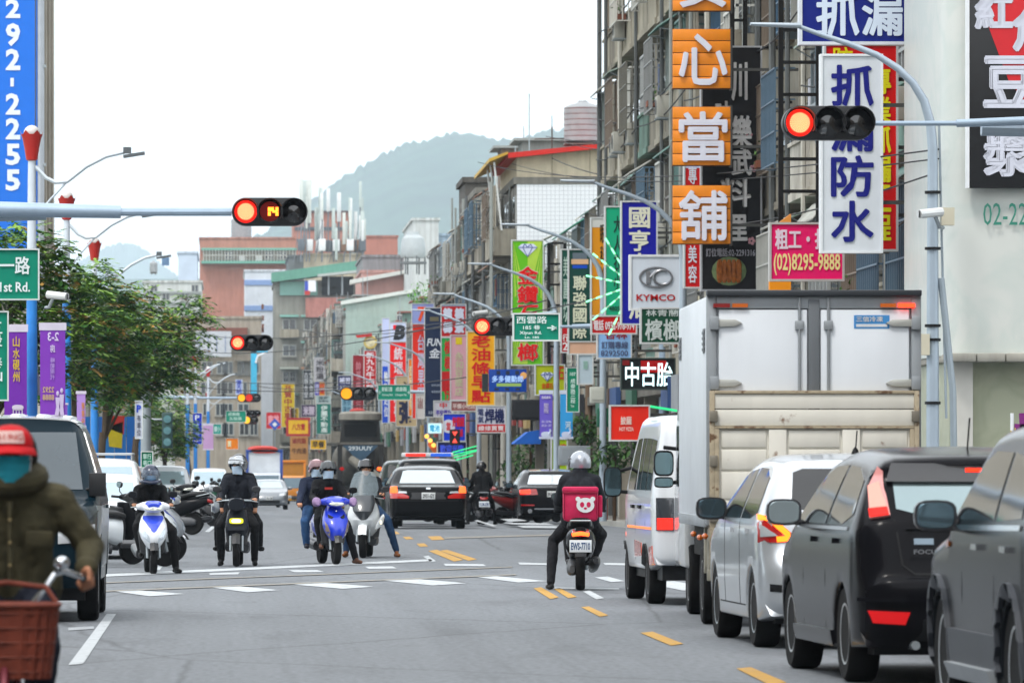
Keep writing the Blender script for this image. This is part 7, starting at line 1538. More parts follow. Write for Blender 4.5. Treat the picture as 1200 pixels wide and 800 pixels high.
    T = [
     ('deep blue vertical sign with cream characters beside the white scooter-dealer sign', 729, 237, 769, 379, '#1a1f8c', [('國亨中藥局', .2, .03, .82, .98, '#d0d0c0', vt())], 10.2, {}),
     ('teal green vertical sign with dark characters left of the deep blue sign', 710, 243, 728, 384, '#2c9a74', [('大人衣小', .5, .06, 1.0, .7, '#14332a', vt()), ('4805', .2, .82, .9, .86, '#14332a', {})], 10.3, {}),
     ('amber yellow vertical sign left of the teal sign', 693.5, 256, 709, 372, '#c98a14', [('眼科診所', .62, .05, 1., .9, '#2a2008', vt())], 10.35, dict(bands=[(0, 0, 1, .09, '#c3c4c0')])),
     ('red telephone strip with white digits under the amber and teal signs', 694, 371, 745, 390, '#b8262c', [('電話 0932-978-974', .03, .2, .97, .85, '#d9cfd2', {})], 10.1, {}),
     ('dark green vertical sign with a striped emblem and four cream characters', 667, 293, 692, 400, '#0f3d35', [('聯強國際', .18, .27, .82, .98, '#c9cdb8', vt())], 10.25, dict(bands=[(.16, .03, .84, .1, '#5f6a72'), (.1, .1, .9, .155, '#c9a98a'), (.16, .165, .84, .2, '#2f4fb0')])),
     ('peach-coloured panel hanging under the dark green sign with the striped emblem', 667, 401, 702, 414, '#c9a58e', [], 10.3, {}),
     ('narrow dark green sign with a red foot, left of the striped-emblem sign', 658.5, 293, 666.5, 412, '#14493c', [('美麗坊', .2, .05, .85, .72, '#a9bdb2', vt()), ('行2', .1, .82, .9, .99, '#e0d8d8', vt())], 10.3, dict(bands=[(0, .76, 1, 1, '#b02030')])),
     ('light blue order-line sign with dark digits under the green light star', 701, 386, 739, 419, '#8fb4dc', [('杏林', .2, .03, .9, .34, '#8a2430', dict(bold=.03)), ('訂購專線', .1, .42, .92, .68, '#4a5470', {}), ('8292500', .08, .74, .92, .95, '#4a5470', {})], 10.2, {}),
     ('dark green betel sign with pale brush characters under the white scooter-dealer sign', 752, 362, 800, 401, '#10432f', [('檳榔', .08, .3, .95, .95, '#b7c0bd', dict(bold=.02)), ('林青蘭', .1, .02, .9, .22, '#b7c0bd', {})], 10.0, {}),
     ('green vertical sign with a diamond emblem and big red characters', 600.5, 282, 636, 427, '#5fa821', [('金鑽石檳榔', .14, .195, .86, .985, '#e9d9d4', vt(fat=.012, bold=.03)), ('金鑽石檳榔', .16, .2, .84, .98, '#c3201f', vt(bold=.03, d=.02))], 10.3, dict(bands=[(0, 0, 1, .005, '#dfe3d0')])),
     ('yellow vertical sign with red breakfast characters', 548, 389, 579, 474, '#dfa50e', [('老油條早點', .14, .02, .86, .98, '#bf2d16', vt(bold=.03))], 10.2, dict(frame='#d9d2a8')),
     ('pale pink faded vertical sign left of the yellow breakfast sign', 528.5, 393, 546.5, 468, '#c49aa4', [('永和豆漿店', .25, .25, .8, .95, '#b9b59a', vt())], 10.2, dict(bands=[(.3, .03, .72, .14, '#c9b43a')])),
     ('narrow red and white strip under the pink faded sign', 529, 470, 558, 481, '#8c5a58', [('平價小吃店', .05, .25, .95, .8, '#d8c8c4', {})], 10.15, {}),
     ('red square sign with four white flower-like characters', 517.5, 357, 545.5, 394, '#b01c2e', [('檳', .05, .1, .46, .46, '#cfd4ee', dict(fat=.03)), ('檳', .54, .1, .95, .46, '#cfd4ee', dict(fat=.03)), ('榔', .05, .53, .46, .9, '#cfd4ee', dict(fat=.03)), ('景', .54, .53, .95, .9, '#cfd4ee', dict(fat=.03))], 10.3, dict(bands=[(0, 0, 1, .05, '#8fa0b4')])),
     ('green vertical sign with red characters under the red square sign', 517.5, 396, 530, 474, '#2f9a4c', [('檳榔菁仔', .25, .02, .95, .95, '#b81f22', vt(bold=.04))], 10.35, dict(bands=[(0, .5, 1, .8, '#a81d28')])),
     ('navy vertical banner with white script lettering', 498, 361, 517, 488, '#17233f', [('FUN', .12, .28, .98, .35, '#d0d4da', dict(slant=.15)), ('金', .22, .37, .9, .46, '#d0d4da', dict(slant=.15)), ('經典金飾', .4, .7, .95, .72, '#8f98a6', {}), ('專業服務', .4, .76, .95, .78, '#8f98a6', {}), ('2293', .2, .95, .7, .975, '#a9b0ba', {})], 10.35, dict(bands=[(.3, .08, .85, .12, '#5f5a48')])),
     ('orange-red vertical banner with white characters left of the navy banner', 483.5, 380, 497, 490, '#d8421a', [('台灣果園', .45, .1, 1.0, .85, '#c7c3d8', vt(bold=.03))], 10.4, {}),
     ('lavender square board with an orange letter above the orange-red banner', 483, 356, 508, 379, '#8e97c4', [('7', .25, .15, .65, .9, '#d0542a', dict(bold=.05))], 10.6, {}),
     ('white tyre-shop board with a slanted black and red letter', 457, 378, 475.5, 400, '#c3cbe0', [('B', .2, .12, .9, .92, '#23242a', dict(bold=.06, slant=.2))], 10.35, dict(bands=[(.2, .12, .5, .4, '#c8313a')])),
     ('red vertical tyre-shop banner with white characters', 457, 401, 475.5, 494, '#d8301c', [('統瑞輪胎機', .25, .05, .8, .95, '#dccfd4', vt(bold=.03))], 10.35, {}),
     ('narrow white and blue strip left of the red tyre-shop banner', 448, 373, 456, 495, '#b4bcd8', [('輪胎定位', .25, .5, .8, .95, '#dfe3f0', vt())], 10.4, dict(bands=[(0, .46, .8, 1, '#2f50b4')])),
     ('tan porridge sign with one big black brush character', 464.5, 441, 488, 499, '#b3a384', [('滋', .3, .1, .95, .35, '#3a352c', {}), ('粥', .12, .5, .9, .95, '#2a2c48', dict(fat=.02))], 10.0, {}),
     ('red noodle sign with white brush characters', 427, 411, 440.5, 459, '#a8202c', [('新九九牛肉麵', .15, .02, .85, .98, '#d9d0d4', vt(bold=.03))], 9.9, {}),
     ('dark red vertical sign left of the noodle sign', 413.5, 416, 426, 484, '#7c1c26', [('帥哥機車行', .3, .1, .75, .95, '#b0747c', vt())], 10.0, {}),
     ('white welding-machine sign with blue characters and a red foot', 559, 476, 592, 506, '#c6c8d4', [('電氣', .03, .08, .24, .66, '#2c3560', V1), ('焊機', .27, .08, .97, .66, '#1e2450', dict(bold=.03)), ('維修買賣', .05, .75, .95, .95, '#e3d3d6', dict(bold=.03))], 10.0, dict(bands=[(0, .7, 1, 1, '#b52231')])),
     ('yellow-green betel sign with a diamond, beyond the blue crest pole', 628, 428, 661, 462, '#a3ad1e', [('石', .78, .05, 1.0, .5, '#b5241f', {}), ('金鑽石', .2, .6, .62, .8, '#b5502f', {})], 10.1, {}),
     ('blue sign with a red character in a white circle', 520, 485, 545, 516, '#2348c4', [('當', .12, .3, .32, .62, '#c32a33', dict(bold=.04)), ('好借錢', .4, .1, .97, .48, '#c02a44', dict(bold=.04)), ('當舖', .45, .55, .9, .85, '#c02a44', {})], 9.6, {}),
     ('glowing white-cyan light box with blue characters', 502, 496, 517, 507, '#bfeaf2', [('電池', .1, .12, .9, .88, '#3aa0c8', dict(bold=.04, emit=.8))], 9.7, dict(emit=1.1)),
     ('dark violet light board under the blue pawn sign', 513, 518, 546, 533, '#1a1c4c', [('歡迎光臨', .08, .2, .92, .85, '#3a4fd0', dict(emit=.7))], 9.7, {}),
     ('small white sign with red and violet print under the navy banner', 509, 470, 530, 488, '#c0bfc6', [('中', .3, .08, .7, .45, '#c02a33', {}), ('平安藥局', .08, .55, .95, .95, '#4b3a9a', {})], 9.8, {}),
     ('white sign with red foot letters left of the navy banner', 488, 462, 497, 490, '#c3c0bd', [('山田', .2, .1, .8, .6, '#7a3030', V1)], 10.1, {}),
     ('orange strip sign right of the tan porridge sign', 479, 421, 483, 487, '#e07f22', [('鹽酥雞排', .15, .1, .85, .9, '#f0d8b0', V1)], 10.0, {}),
     ('pale vertical rice-noodle sign with dark characters', 368, 419, 381.5, 446, '#b9b9be', [('米粉湯', .15, .05, .85, .96, '#4a474c', vt(bold=.03))], 9.8, {}),
     ('violet and orange sign under the rice-noodle sign', 369, 447.5, 380.5, 463, '#5a53b0', [('炸雞', .5, .1, .98, .9, '#c23030', V1), ('排骨', .06, .1, .4, .9, '#cfd0ea', V1)], 9.8, dict(bands=[(.45, 0, 1, 1, '#cf8a2a')])),
     ('grey header board over the green estate-agent sign', 370.5, 463.5, 387.5, 472, '#9fb0b0', [('房屋', .15, .1, .85, .55, '#2f3f44', {}), ('買賣租', .15, .62, .85, .9, '#2f3f44', {})], 9.75, {}),
     ('green vertical estate-agent sign with white characters', 371, 473, 387.5, 508, '#146a5c', [('伊麗不動產', .3, .04, .78, .97, '#cfdad6', vt(bold=.03))], 9.75, {}),
     ('yellow vertical sign with brown-red characters farthest down the right side', 330, 449, 345, 500, '#c0a92a', [('兆賀中古車行', .2, .02, .8, .98, '#8c3026', vt(bold=.03))], 9.6, {}),
     ('second small yellow sign right of the far yellow vertical sign', 340, 478, 350, 492, '#b39a2a', [('達鑫', .15, .05, .85, .95, '#5a4a1c', V1)], 9.0, {}),
     ('black and white grid sign with pale characters', 355.5, 434, 368, 468, '#23262c', [('古厝食堂', .06, .05, .46, .95, '#b9bcc0', vt()), ('宜宴會席', .54, .05, .94, .95, '#b9bcc0', vt())], 9.9, {}),
     ('dark purple sign with pale characters below the grid sign', 353.5, 474, 370, 488, '#43324f', [('米粿', .1, .12, .92, .9, '#c3b9c8', dict(bold=.04))], 9.6, {}),
     ('yellow and red dumpling shop sign low on the far right side', 338, 492, 361, 508, '#e0b415', [('八方雲', .18, .25, .85, .75, '#a8281c', dict(bold=.03))], 9.0, dict(frame='#b8201c', fr=.25)),
     ('navy tutoring sign with white characters left of the dark red sign', 396, 440, 411.5, 457, '#1f2450', [('補習', .1, .12, .92, .55, '#c3c6d8', dict(bold=.03)), ('文理班', .12, .66, .9, .92, '#c3c6d8', {})], 9.8, {}),
     ('light blue sign below the navy tutoring sign', 400.5, 465, 412, 486, '#7fa3b4', [('浪漫', .1, .05, .48, .95, '#33566b', V1), ('衣坊', .54, .05, .92, .95, '#33566b', V1)], 9.8, {}),
     ('red sign with pink strokes behind the blue diamond marker', 312, 483, 329, 502, '#b02a34', [('車美', .1, .15, .9, .85, '#d89aa0', dict(bold=.04))], 8.5, {}),
     ('orange and yellow food poster low at the far right side', 340, 511, 361, 545, '#b98a5a', [('滷肉飯', .1, .05, .9, .25, '#8c2a1c', {}), ('牛肉湯', .1, .4, .9, .6, '#5c3a20', {})], 8.6, dict(frame=None)),
     ('yellow snack sign with dark print beside the far green traffic signs', 364, 515, 382, 526, '#d8ac1c', [('早餐', .1, .15, .9, .85, '#2a2420', {})], 8.8, {}),
     ('orange-red restaurant banner with a white roof-shaped print', 716, 476, 760, 515, '#d8401c', [('披薩', .25, .3, .55, .55, '#e3c9c0', dict(bold=.03)), ('HOT PIZZA', .22, .62, .6, .74, '#e3c9c0', {})], 9.3, {}),
     ('white slanted poster hanging below the peach panel', 678, 416, 694, 449, '#aebcc4', [('蓮', .3, .2, .7, .5, '#8fb0a4', {})], 10.0, {}),
     ('green and red betel strip low behind the light blue banner', 647, 515, 664, 550, '#9ab838', [('檳榔', .5, .1, .98, .9, '#b02a24', V1)], 10.4, {}),
    ]
    for lab, u0, v0, u1, v1, bg, tx, X, kw in T:
        kw = dict(kw); kw.setdefault('arms', 2 if v1-v0 > 30 else 1); S_('shop_sign', lab, u0, v0, u1, v1, bg, tx, X=X-.55 if u0 > 405 else min(X-1.2, ((u0+u1)/2-U0)*640/F), **kw)
    # extra marks on some signs: diamonds, ray stripes, round logo
    def child(lab): return next(o for o in COL.objects if o.get('label') == lab)
    t = child('green vertical sign with a diamond emblem and big red characters'); k = YX(618, 9.75)/F; W, Hh = 35.5*k, 145*k
    m = MB(); n = 22
    for i in range(n):
        a0, a1 = 2*pi*i/n, 2*pi*(i+.5)/n; c = V((W/2, 0, Hh*.45)); pts = []
        for rr, a in ((.55, a0), (6, a0), (6, a1), (.55, a1)): pts.append((max(.02, min(W-.02, c.x+rr*cos(a))), max(.02, min(Hh-.02, c.z+rr*sin(a)))))
        m.prism(pts, -.012, -.004, 'y')
    m.build('ray_print', M('#a8cc3a', .5), t, smooth=0)
    for lab, cx, cz, s, kk in (('green vertical sign with a diamond emblem and big red characters', .5, .925, .32, (W, Hh)), ('yellow-green betel sign with a diamond, beyond the blue crest pole', .4, .62, .24, (33*YX(644, 9.55)/F, 34*YX(644, 9.55)/F))):
        t = child(lab); W2, H2 = kk; c = V((cx*W2, 0, cz*H2)); s *= W2
        m = MB(); m.prism([(c.x-s, c.z+s*.25), (c.x-s*.6, c.z+s*.62), (c.x+s*.6, c.z+s*.62), (c.x+s, c.z+s*.25), (c.x, c.z-s*.7)], -.03, -.016, 'y'); d = m.build('diamond_print', M('#cfd6ea', .4), t)
        m = MB()
        for a, b in (((-1, .25), (1, .25)), ((-.5, .25), (0, -.7)), ((.5, .25), (0, -.7)), ((-.3, .62), (-.5, .25)), ((.3, .62), (.5, .25)), ((-.3, .62), (0, .25)), ((.3, .62), (0, .25))): m.tube([(c.x+a[0]*s, -.032, c.z+a[1]*s), (c.x+b[0]*s, -.032, c.z+b[1]*s)], .014, 4)
        m.build('facet_line', M('#5a68a0', .5), d)
    t = child('blue sign with a red character in a white circle'); W2, H2 = 25*YX(532, 9.05)/F, 31*YX(532, 9.05)/F; m = MB(); m.lathe([(.27, -.01), (.27, -.014), (.01, -.0145)], (W2*.22, 0, H2*.54), 'y', 20); m.build('circle_print', M('#cfd0e0', .5), t)
    Y = YX(434, 9.8); c = P(434, 401, Y); t = thing('round_sign', 'round cream sign with a cartoon-free bowl print under a red awning strip', 'sign', c); t['label'] = 'round cream sign under a short red awning, above the red noodle sign'
    m = MB(); m.lathe([(.01, -.1), (.42, -.1), (.46, -.06), (.46, .1), (.01, .1)], (0, 0, 0), 'y', 24); m.build('disc', M('#c9b25a', .5), t); m = MB(); m.lathe([(.01, -.115), (.3, -.113), (.32, -.105)], (0, 0, 0), 'y', 20); m.build('print', M('#d8cfa8', .5, var=.3, sc=5), t)
    m = MB(); m.prism([(-1.0, .5), (.1, .62), (.1, .42), (-.9, .3)], -.3, .3, 'y'); m.build('red_awning', M('#c02a24', .6), t)
    # LED boards
    t, Y, w_, h_ = S_('led_sign', 'black LED board with white glowing characters for used tyres', 729, 421, 790, 455, '#0c1214', [('中古胎', .06, .1, .97, .93, '#d9fbff', dict(bold=.01, emit=1.6))], X=9.9, frame='#2c3a36', bands=[(0, .02, .14, .2, '#7a1a1e'), (.36, .04, .85, .45, '#c2262c')])
    Y = 175.; a, b = P(573, 459, Y), P(617, 432.5, Y); t = thing('information_board', 'blue electronic message board on the far lamp pole with a dark box at its left', 'sign', (a.x, Y, a.z)); w_, h_ = b.x-a.x, b.z-a.z
    m = MB(); m.box((0, 0, 0), (w_, .2, h_)); m.build('panel', E('#0d3f96', .55), t, bevel=.01); m = MB(); m.box((-.2, -.02, .0), (-.02, .22, h_*.8)); m.build('side_box', M('#2f3538', .7), t)
    m = MB(); text_mb(m, '多多健勤郎', w_*.08, h_*.42, w_*.92, h_*.72, -.01, bold=.03); m.build('lettering', E('#9fc0f0', .8), t); m = MB(); m.box((w_*.2, -.012, h_*.24), (w_*.86, -.004, h_*.38)); m.build('text_bar', E('#8fae5a', .6), t)
    m = MB()
    for i in range(3): m.box((w_*(.2+.25*i), -.012, h_*.76), (w_*(.3+.25*i), -.004, h_*.93)); m.box((w_*(.15+.28*i), -.012, h_*.07), (w_*(.26+.28*i), -.004, h_*.17))
    m.build('print', M('#101c3a', .5), t); m = MB(); m.ball((w_*.92, -.004, h_*.72), (w_*.09, .01, h_*.16), 10); m.build('orange_print', E('#d8a05a', .6), t)
    # far neon tubes, orange arrow
    Y = 230.; t = thing('neon_tubes', 'bundle of green neon tubes sloping over a shop front', 'LED light', P(533, 538, Y)); k = Y/F
    for i, (a, b, c, d) in enumerate(((-3, 8, 27, 16), (-3, 5, 27, 11.5), (-1, 2, 26, 10), (1, -1, 22, 5))): m = MB(); m.tube([(a*k, .1*i, b*k), (c*k, .1*i, d*k)], .028, 6); m.build('neon_tube', E('#35e08a', 1.0), t)
    t = thing('neon_tubes', 'two green neon tubes above the minibus', 'LED light', P(762, 476, 135)); k = 135/F
    for i, z in enumerate((.0, -.42)): m = MB(); m.tube([(0, 0, z), (33*k, .2, z-.1+.18*i)], .03, 6); m.build('neon_tube', E('#35e08a', 1.0), t)
    Y = 240.; t = thing('arrow_sign', 'orange arrow sign edged with round bulbs', 'sign', P(505, 515, Y)); k = Y/F; m = MB(); m.prism([(-1*k, 0), (8*k, -9*k), (11*k, -30*k), (8*k, -30*k), (2*k, -14*k), (-4*k, -6*k)], 0, .15, 'y'); m.build('arrow_panel', M('#d0692a', .5), t)
    for u, v in ((500, 511), (504, 516), (508, 521.5)): m = MB(); m.ball(((u-505)*k, -.08, (515-v)*k), .09, 10); m.build('bulb', E('#ffb24a', 2), t)
    Y = 232.; t = thing('road_warning_light', 'two red triangle lamps on a black board beside the blue pawn sign', 'warning light', P(533, 512, Y)); k = Y/F; m = MB(); m.box((-6*k, 0, -9*k), (6*k, .15, 9*k)); m.build('board', DARK, t)
    for g in (-1, 1): m = MB(); m.prism([(-3*k, g*6.5*k), (3*k, g*6.5*k), (0, g*1.2*k)], -.04, -.01, 'y'); m.build('lamp', E('#ff4a3c', 1.6), t)
    # iron frames that carried old signs on the near facades
    for i, (u0, u1, v0, v1, X) in enumerate(((915, 959, -40, 262, 10.3), (858, 873, -40, 120, 10.6), (643, 662, 285, 430, 10.1))):
        Y = YX((u0+u1)/2, X)+.4; a, b = P(u0, v1, Y), P(u1, v0, Y); t = thing('sign_scaffold', ['black iron lattice frame left of the blue leak-repair sign', 'narrow black iron frame beside the topmost orange board', 'black iron frame left of the narrow dark green sign'][i], 'scaffold', (a.x, Y, a.z)); w_, h_ = b.x-a.x, b.z-a.z; im = M('#1d1c1c', .7, .3)
        for x in (0, w_): m = MB(); m.box((x-.045, -.045, 0), (x+.045, .045, h_)); m.build('upright', im, t)
        n = max(4, int(h_/.55))
        for j in range(n+1): z = h_*j/n; m = MB(); m.box((.046, -.03, z-.03), (w_-.046, .03, z+.03)); m.build('rung', im, t)
        for j in range(0, n, 2): m = MB(); m.box((w_+.046, -.03, h_*j/n-.025), (11.75-a.x, .03, h_*j/n+.025)); m.build('wall_tie', im, t)
    # pole signs and banners
    def board(name, label, u0, v0, u1, v1, Y, bg, tx, cat='road sign', frame='#d8dfdc', depth=.05, back=None, **k): return S_(name, label, u0, v0, u1, v1, bg, tx, Y=Y, frame=frame, depth=depth, cat=cat, fr=.02, **k)
    gn = '#12806a'
    board('street_sign', 'green street-name sign with white lettering at the left edge', -48, 293, 44.5, 350, 80, gn, [('新五一路', .12, .13, .9, .5, '#dbe8e4', dict(bold=.02)), ('Xinwu 1st Rd.', .06, .66, .9, .86, '#dbe8e4', dict(bold=.02))])
    board('street_sign', 'tall green sign cut by the left edge under the street-name sign', -20, 366, 8.5, 468, 82, gn, [('五股', .25, .1, .8, .4, '#dbe8e4', V1), ('泰山', .25, .5, .8, .8, '#dbe8e4', V1)])
    board('street_sign', 'green lane sign with a right arrow hung under the red signal', 602.5, 368.5, 654.5, 398, 76, gn, [('西雲路', .05, .06, .74, .36, '#d5e6e0', dict(bold=.01)), ('185 巷', .2, .42, .58, .6, '#d5e6e0', {}), ('Xiyun Rd.', .12, .66, .62, .82, '#d5e6e0', {}), ('Ln. 185', .24, .86, .56, .95, '#d5e6e0', {}), ('→', .74, .42, .97, .64, '#d5e6e0', dict(bold=.05))])
    board('street_sign', 'green sign with arrows at both ends over the far junction', 443, 451, 480.5, 468, 228, gn, [('新城公園', .12, .12, .44, .45, '#bcd8cf', {}), ('成泰路', .55, .12, .9, .45, '#bcd8cf', {}), ('Xincheng Park', .12, .6, .46, .78, '#bcd8cf', {}), ('Chengtai Rd.', .54, .6, .9, .78, '#bcd8cf', {}), ('←', .02, .35, .1, .65, '#bcd8cf', {}), ('→', .91, .35, .99, .65, '#bcd8cf', {})])
    board('street_sign', 'small green direction sign over the street near the far beige block', 265, 481.5, 288, 494, 330, gn, [('成泰路', .1, .12, .7, .45, '#bcd8cf', {}), ('五股區', .15, .55, .8, .85, '#bcd8cf', {})])
    board('street_sign', 'tall green road marker with a white house shape, right of the light blue banner', 664.5, 431, 678, 482, 160, '#0f7a5c', [('107', .25, .1, .75, .18, '#c8ded6', {}), ('成泰路三段', .3, .24, .72, .82, '#c8ded6', V1), ('Tai', .3, .85, .6, .9, '#c8ded6', {})], back=True)
    board('street_sign', 'small green sign behind the white scooter rider', 166, 529.5, 178.5, 547, 120, '#1c7a5c', [('單行', .12, .1, .9, .48, '#bcd8cf', {}), ('巷口', .12, .54, .9, .9, '#bcd8cf', {})])
    board('street_sign', 'tall blue parking sign with a white left arrow beside the far striped poles', 226, 484, 236.5, 520, 300, '#1f3fb4', [('P', .25, .06, .75, .22, '#d3daf0', {}), ('停車場', .3, .26, .72, .76, '#8fa0d8', V1), ('←', .12, .84, .9, .93, '#e0e6f4', {})])
    board('street_sign', 'grey back of a sign board left of the tall blue parking sign', 217, 486, 224, 514, 299, '#9aa4a8', [])
    board('banner', 'white parking banner with a blue letter on the near left lamp post', 159, 470, 166.5, 513, 150, '#c3c8d6', [('P', .15, .1, .85, .3, '#2448b0', dict(bold=.04)), ('有車位', .2, .36, .8, .95, '#3a4050', V1)], cat='banner')
    board('street_sign', 'small teal sign behind the far striped poles', 250, 497, 259, 508, 340, '#2f8f84', [('國小', .1, .2, .9, .8, '#bcd8d4', {})])
    board('street_sign', 'orange notice with a blue print by the far striped poles', 265, 513.5, 279, 526, 360, '#d8803a', [('賣', .1, .2, .45, .8, '#f0e0c0', {})])
    board('street_sign', 'blue and white vertical sign on the beige block', 276, 444.5, 284, 462, 600, '#b4bedc', [('雲天明', .15, .04, .85, .96, '#3a4aa8', vt())])
    t = thing('street_sign', 'blue diamond marker hung over the far street', 'road sign', P(322, 497, 420)); k = 420/F; m = MB(); m.prism([(-7*k, 0), (0, -7*k), (7*k, 0), (0, 7*k)], 0, .06, 'y'); m.build('panel', M('#1f4fb8', .5), t); m = MB(); m.prism([(-3*k, 0), (0, -3*k), (3*k, 0), (0, 3*k)], -.02, -.005, 'y'); m.build('mark', WHITE, t); m = MB(); m.tube([(0, .1, -8.5*k), (0, .1, -75*k)], .05, 6); m.build('post', STEEL, t)
    # purple banners on the first left pole
    def ban(label, u0, v0, u1, v1, Y, col, tx=(), figs=None, cap='#cfc9da', cat='banner', grp=None):
        t, Y, w_, h_ = S_('banner', label, u0, v0, u1, v1, col, tx, Y=Y, frame=None, depth=.02, cat=cat, group=grp, rough=.7)
        for a, b in ((h_-.16*(h_/2), h_), (0, .06)): m = MB(); m.box((-.02, -.012, a), (w_+.02, .03, b)); m.build('hem', M(cap, .6), t)
        return t, w_, h_
    Yb = 102.5; pu = '#6a3a96'
    t, w_, h_ = ban('purple housing banner with yellow characters left of the nearest blue pole', 5, 380, 31.5, 490, Yb, pu, [('山水硯州', .38, .12, .68, .62, '#c3a848', V1)])
    m = MB(); m.loft([(-.02, w_*.6, h_*.115, w_*.26, h_*.03), (-.012, w_*.6, h_*.115, w_*.26, h_*.03)], 'y', 12); [m.box((w_*(.38+.13*i), -.02, h_*.045), (w_*(.42+.13*i), -.012, h_*.1)) for i in range(4)]; m.build('animal_print', M('#c9bfd2', .6), t)
    t, w_, h_ = ban('purple housing banner printed in mirror writing right of the nearest blue pole', 47, 378, 76.5, 490, Yb, '#7a48a6', [('2-3', .3, .1, .74, .19, '#cfc3de', dict(mirror=True)), ('房', .4, .23, .6, .31, '#cfc3de', dict(mirror=True)), ('峰範現代', .4, .36, .58, .6, '#a58cc4', dict(vert=True, mirror=True)), ('2292', .1, .67, .56, .73, '#b39a78', dict(mirror=True)), ('8888', .1, .75, .56, .81, '#b39a78', dict(mirror=True))])
    m = MB()
    for cx, hh in ((.7, .26), (.86, .29)):
        m.ball((w_*cx, -.02, h_*hh), (w_*.06, .008, h_*.028), 10); m.prism([(w_*(cx-.09), h_*(hh-.04)), (w_*(cx+.09), h_*(hh-.04)), (w_*(cx+.06), h_*.12), (w_*(cx+.1), h_*.03), (w_*(cx-.12), h_*.03), (w_*(cx-.06), h_*.12)], -.024, -.014, 'y')
    m.build('couple_print', M('#c3b4d6', .6), t)
    ban('lilac banner with an orange strip on the second blue pole', 90, 458, 100, 502, 124.5, '#a98cc8', [('預售中', .55, .3, .9, .9, '#c98a3a', V1)]); ban('violet banner just left of the second blue pole', 74, 472, 79, 498, 124.5, '#7a58a8')
    ban('pink-violet banner behind the far striped poles', 238, 496, 250, 527, 345, '#b99ac0')
    t, w_, h_ = ban('violet banner with white writing and a swan on the pale lamp pole', 632.5, 457, 647.5, 514, 168, '#6f62bc', [('開幕慶典', .15, .12, .85, .18, '#cfcbe8', {}), ('聖殿', .3, .26, .7, .48, '#b9b0d0', V1), ('02 2296', .15, .62, .9, .67, '#c3c0e0', {}), ('0221 07', .15, .7, .9, .75, '#c3c0e0', {})], cap='#cfd6ea')
    t2, w2, h2 = ban('light blue banner with a swan on the pale lamp pole', 656.5, 457, 671, 514, 168, '#4f9ad2', [('河', .4, .64, .85, .8, '#cfe0f0', {})], cap='#cfd6ea')
    for tt, ww, hh in ((t, w_, h_), (t2, w2, h2)): m = MB(); m.loft([(-.02, ww*.5, hh*.09, ww*.4, hh*.06), (-.01, ww*.5, hh*.09, ww*.4, hh*.06)], 'y', 14); m.tube([(ww*.75, -.02, hh*.1), (ww*.85, -.02, hh*.17), (ww*.78, -.02, hh*.2)], .03, 5); m.build('swan_print', M('#cdd6ee', .6), tt)
    t = thing('triangle_sign', 'grey back of a triangular road sign on the nearest blue pole', 'road sign', P(36, 445, 103.2)); k = 103.2/F; m = MB(); m.prism([(-25*k, -18*k), (11*k, -18*k), (11*k, 0), (2*k, 30*k)], 0, .03, 'y'); m.build('panel', M('#9fa3a2', .5, .3), t); m = MB(); [m.box((-10*k, -.1, z*k), (9*k, 0, z*k+.05)) for z in (-12, 12)]; m.build('clamp', STEEL, t)
    # blue awnings over shop fronts and the hoarding at the left
    t = thing('shop_awning', 'blue fabric awning over a dark shop under the violet banner', 'awning', P(601, 520, 205)); k = 205/F; m = MB(); m.prism([(0, 0), (33*k, 0), (33*k, .5), (18*k, .42)], 0, 2.2, 'y'); m.build('canopy', M('#1f62c0', .7, var=.08), t)
    Y = 205.; a = P(92, 545, Y); t = thing('painted_hoarding', 'hoarding painted in blue, yellow and red shapes behind the left parked cars', 'hoarding', (a.x, Y, -.3)); k = Y/F; x = lambda u: (u-92)*k; z = lambda v: H+(V0-v)*k+.3
    for i in range(6):
        m = MB(); m.box((x(92+14*i)+.01, 0, 0), (x(92+14*i+14)-.01, .06, z(488))); pnl = m.build('panel', M(['#2278c8', '#1c6cc0', '#2a84d0'][i % 3], .6, var=.1), t)
    for pts, c in ((((126, 500), (144, 494), (143, 525), (128, 523)), '#d8c21c'), (((128, 487), (146, 487), (145, 509), (130, 503)), '#c23428'), (((96, 525), (112, 512), (112, 540), (96, 540)), '#3a9a50')): m = MB(); m.prism([(x(u), z(v)) for u, v in pts], -.03, -.01, 'y'); m.build('painted_shape', M(c, .6, var=.08), t)

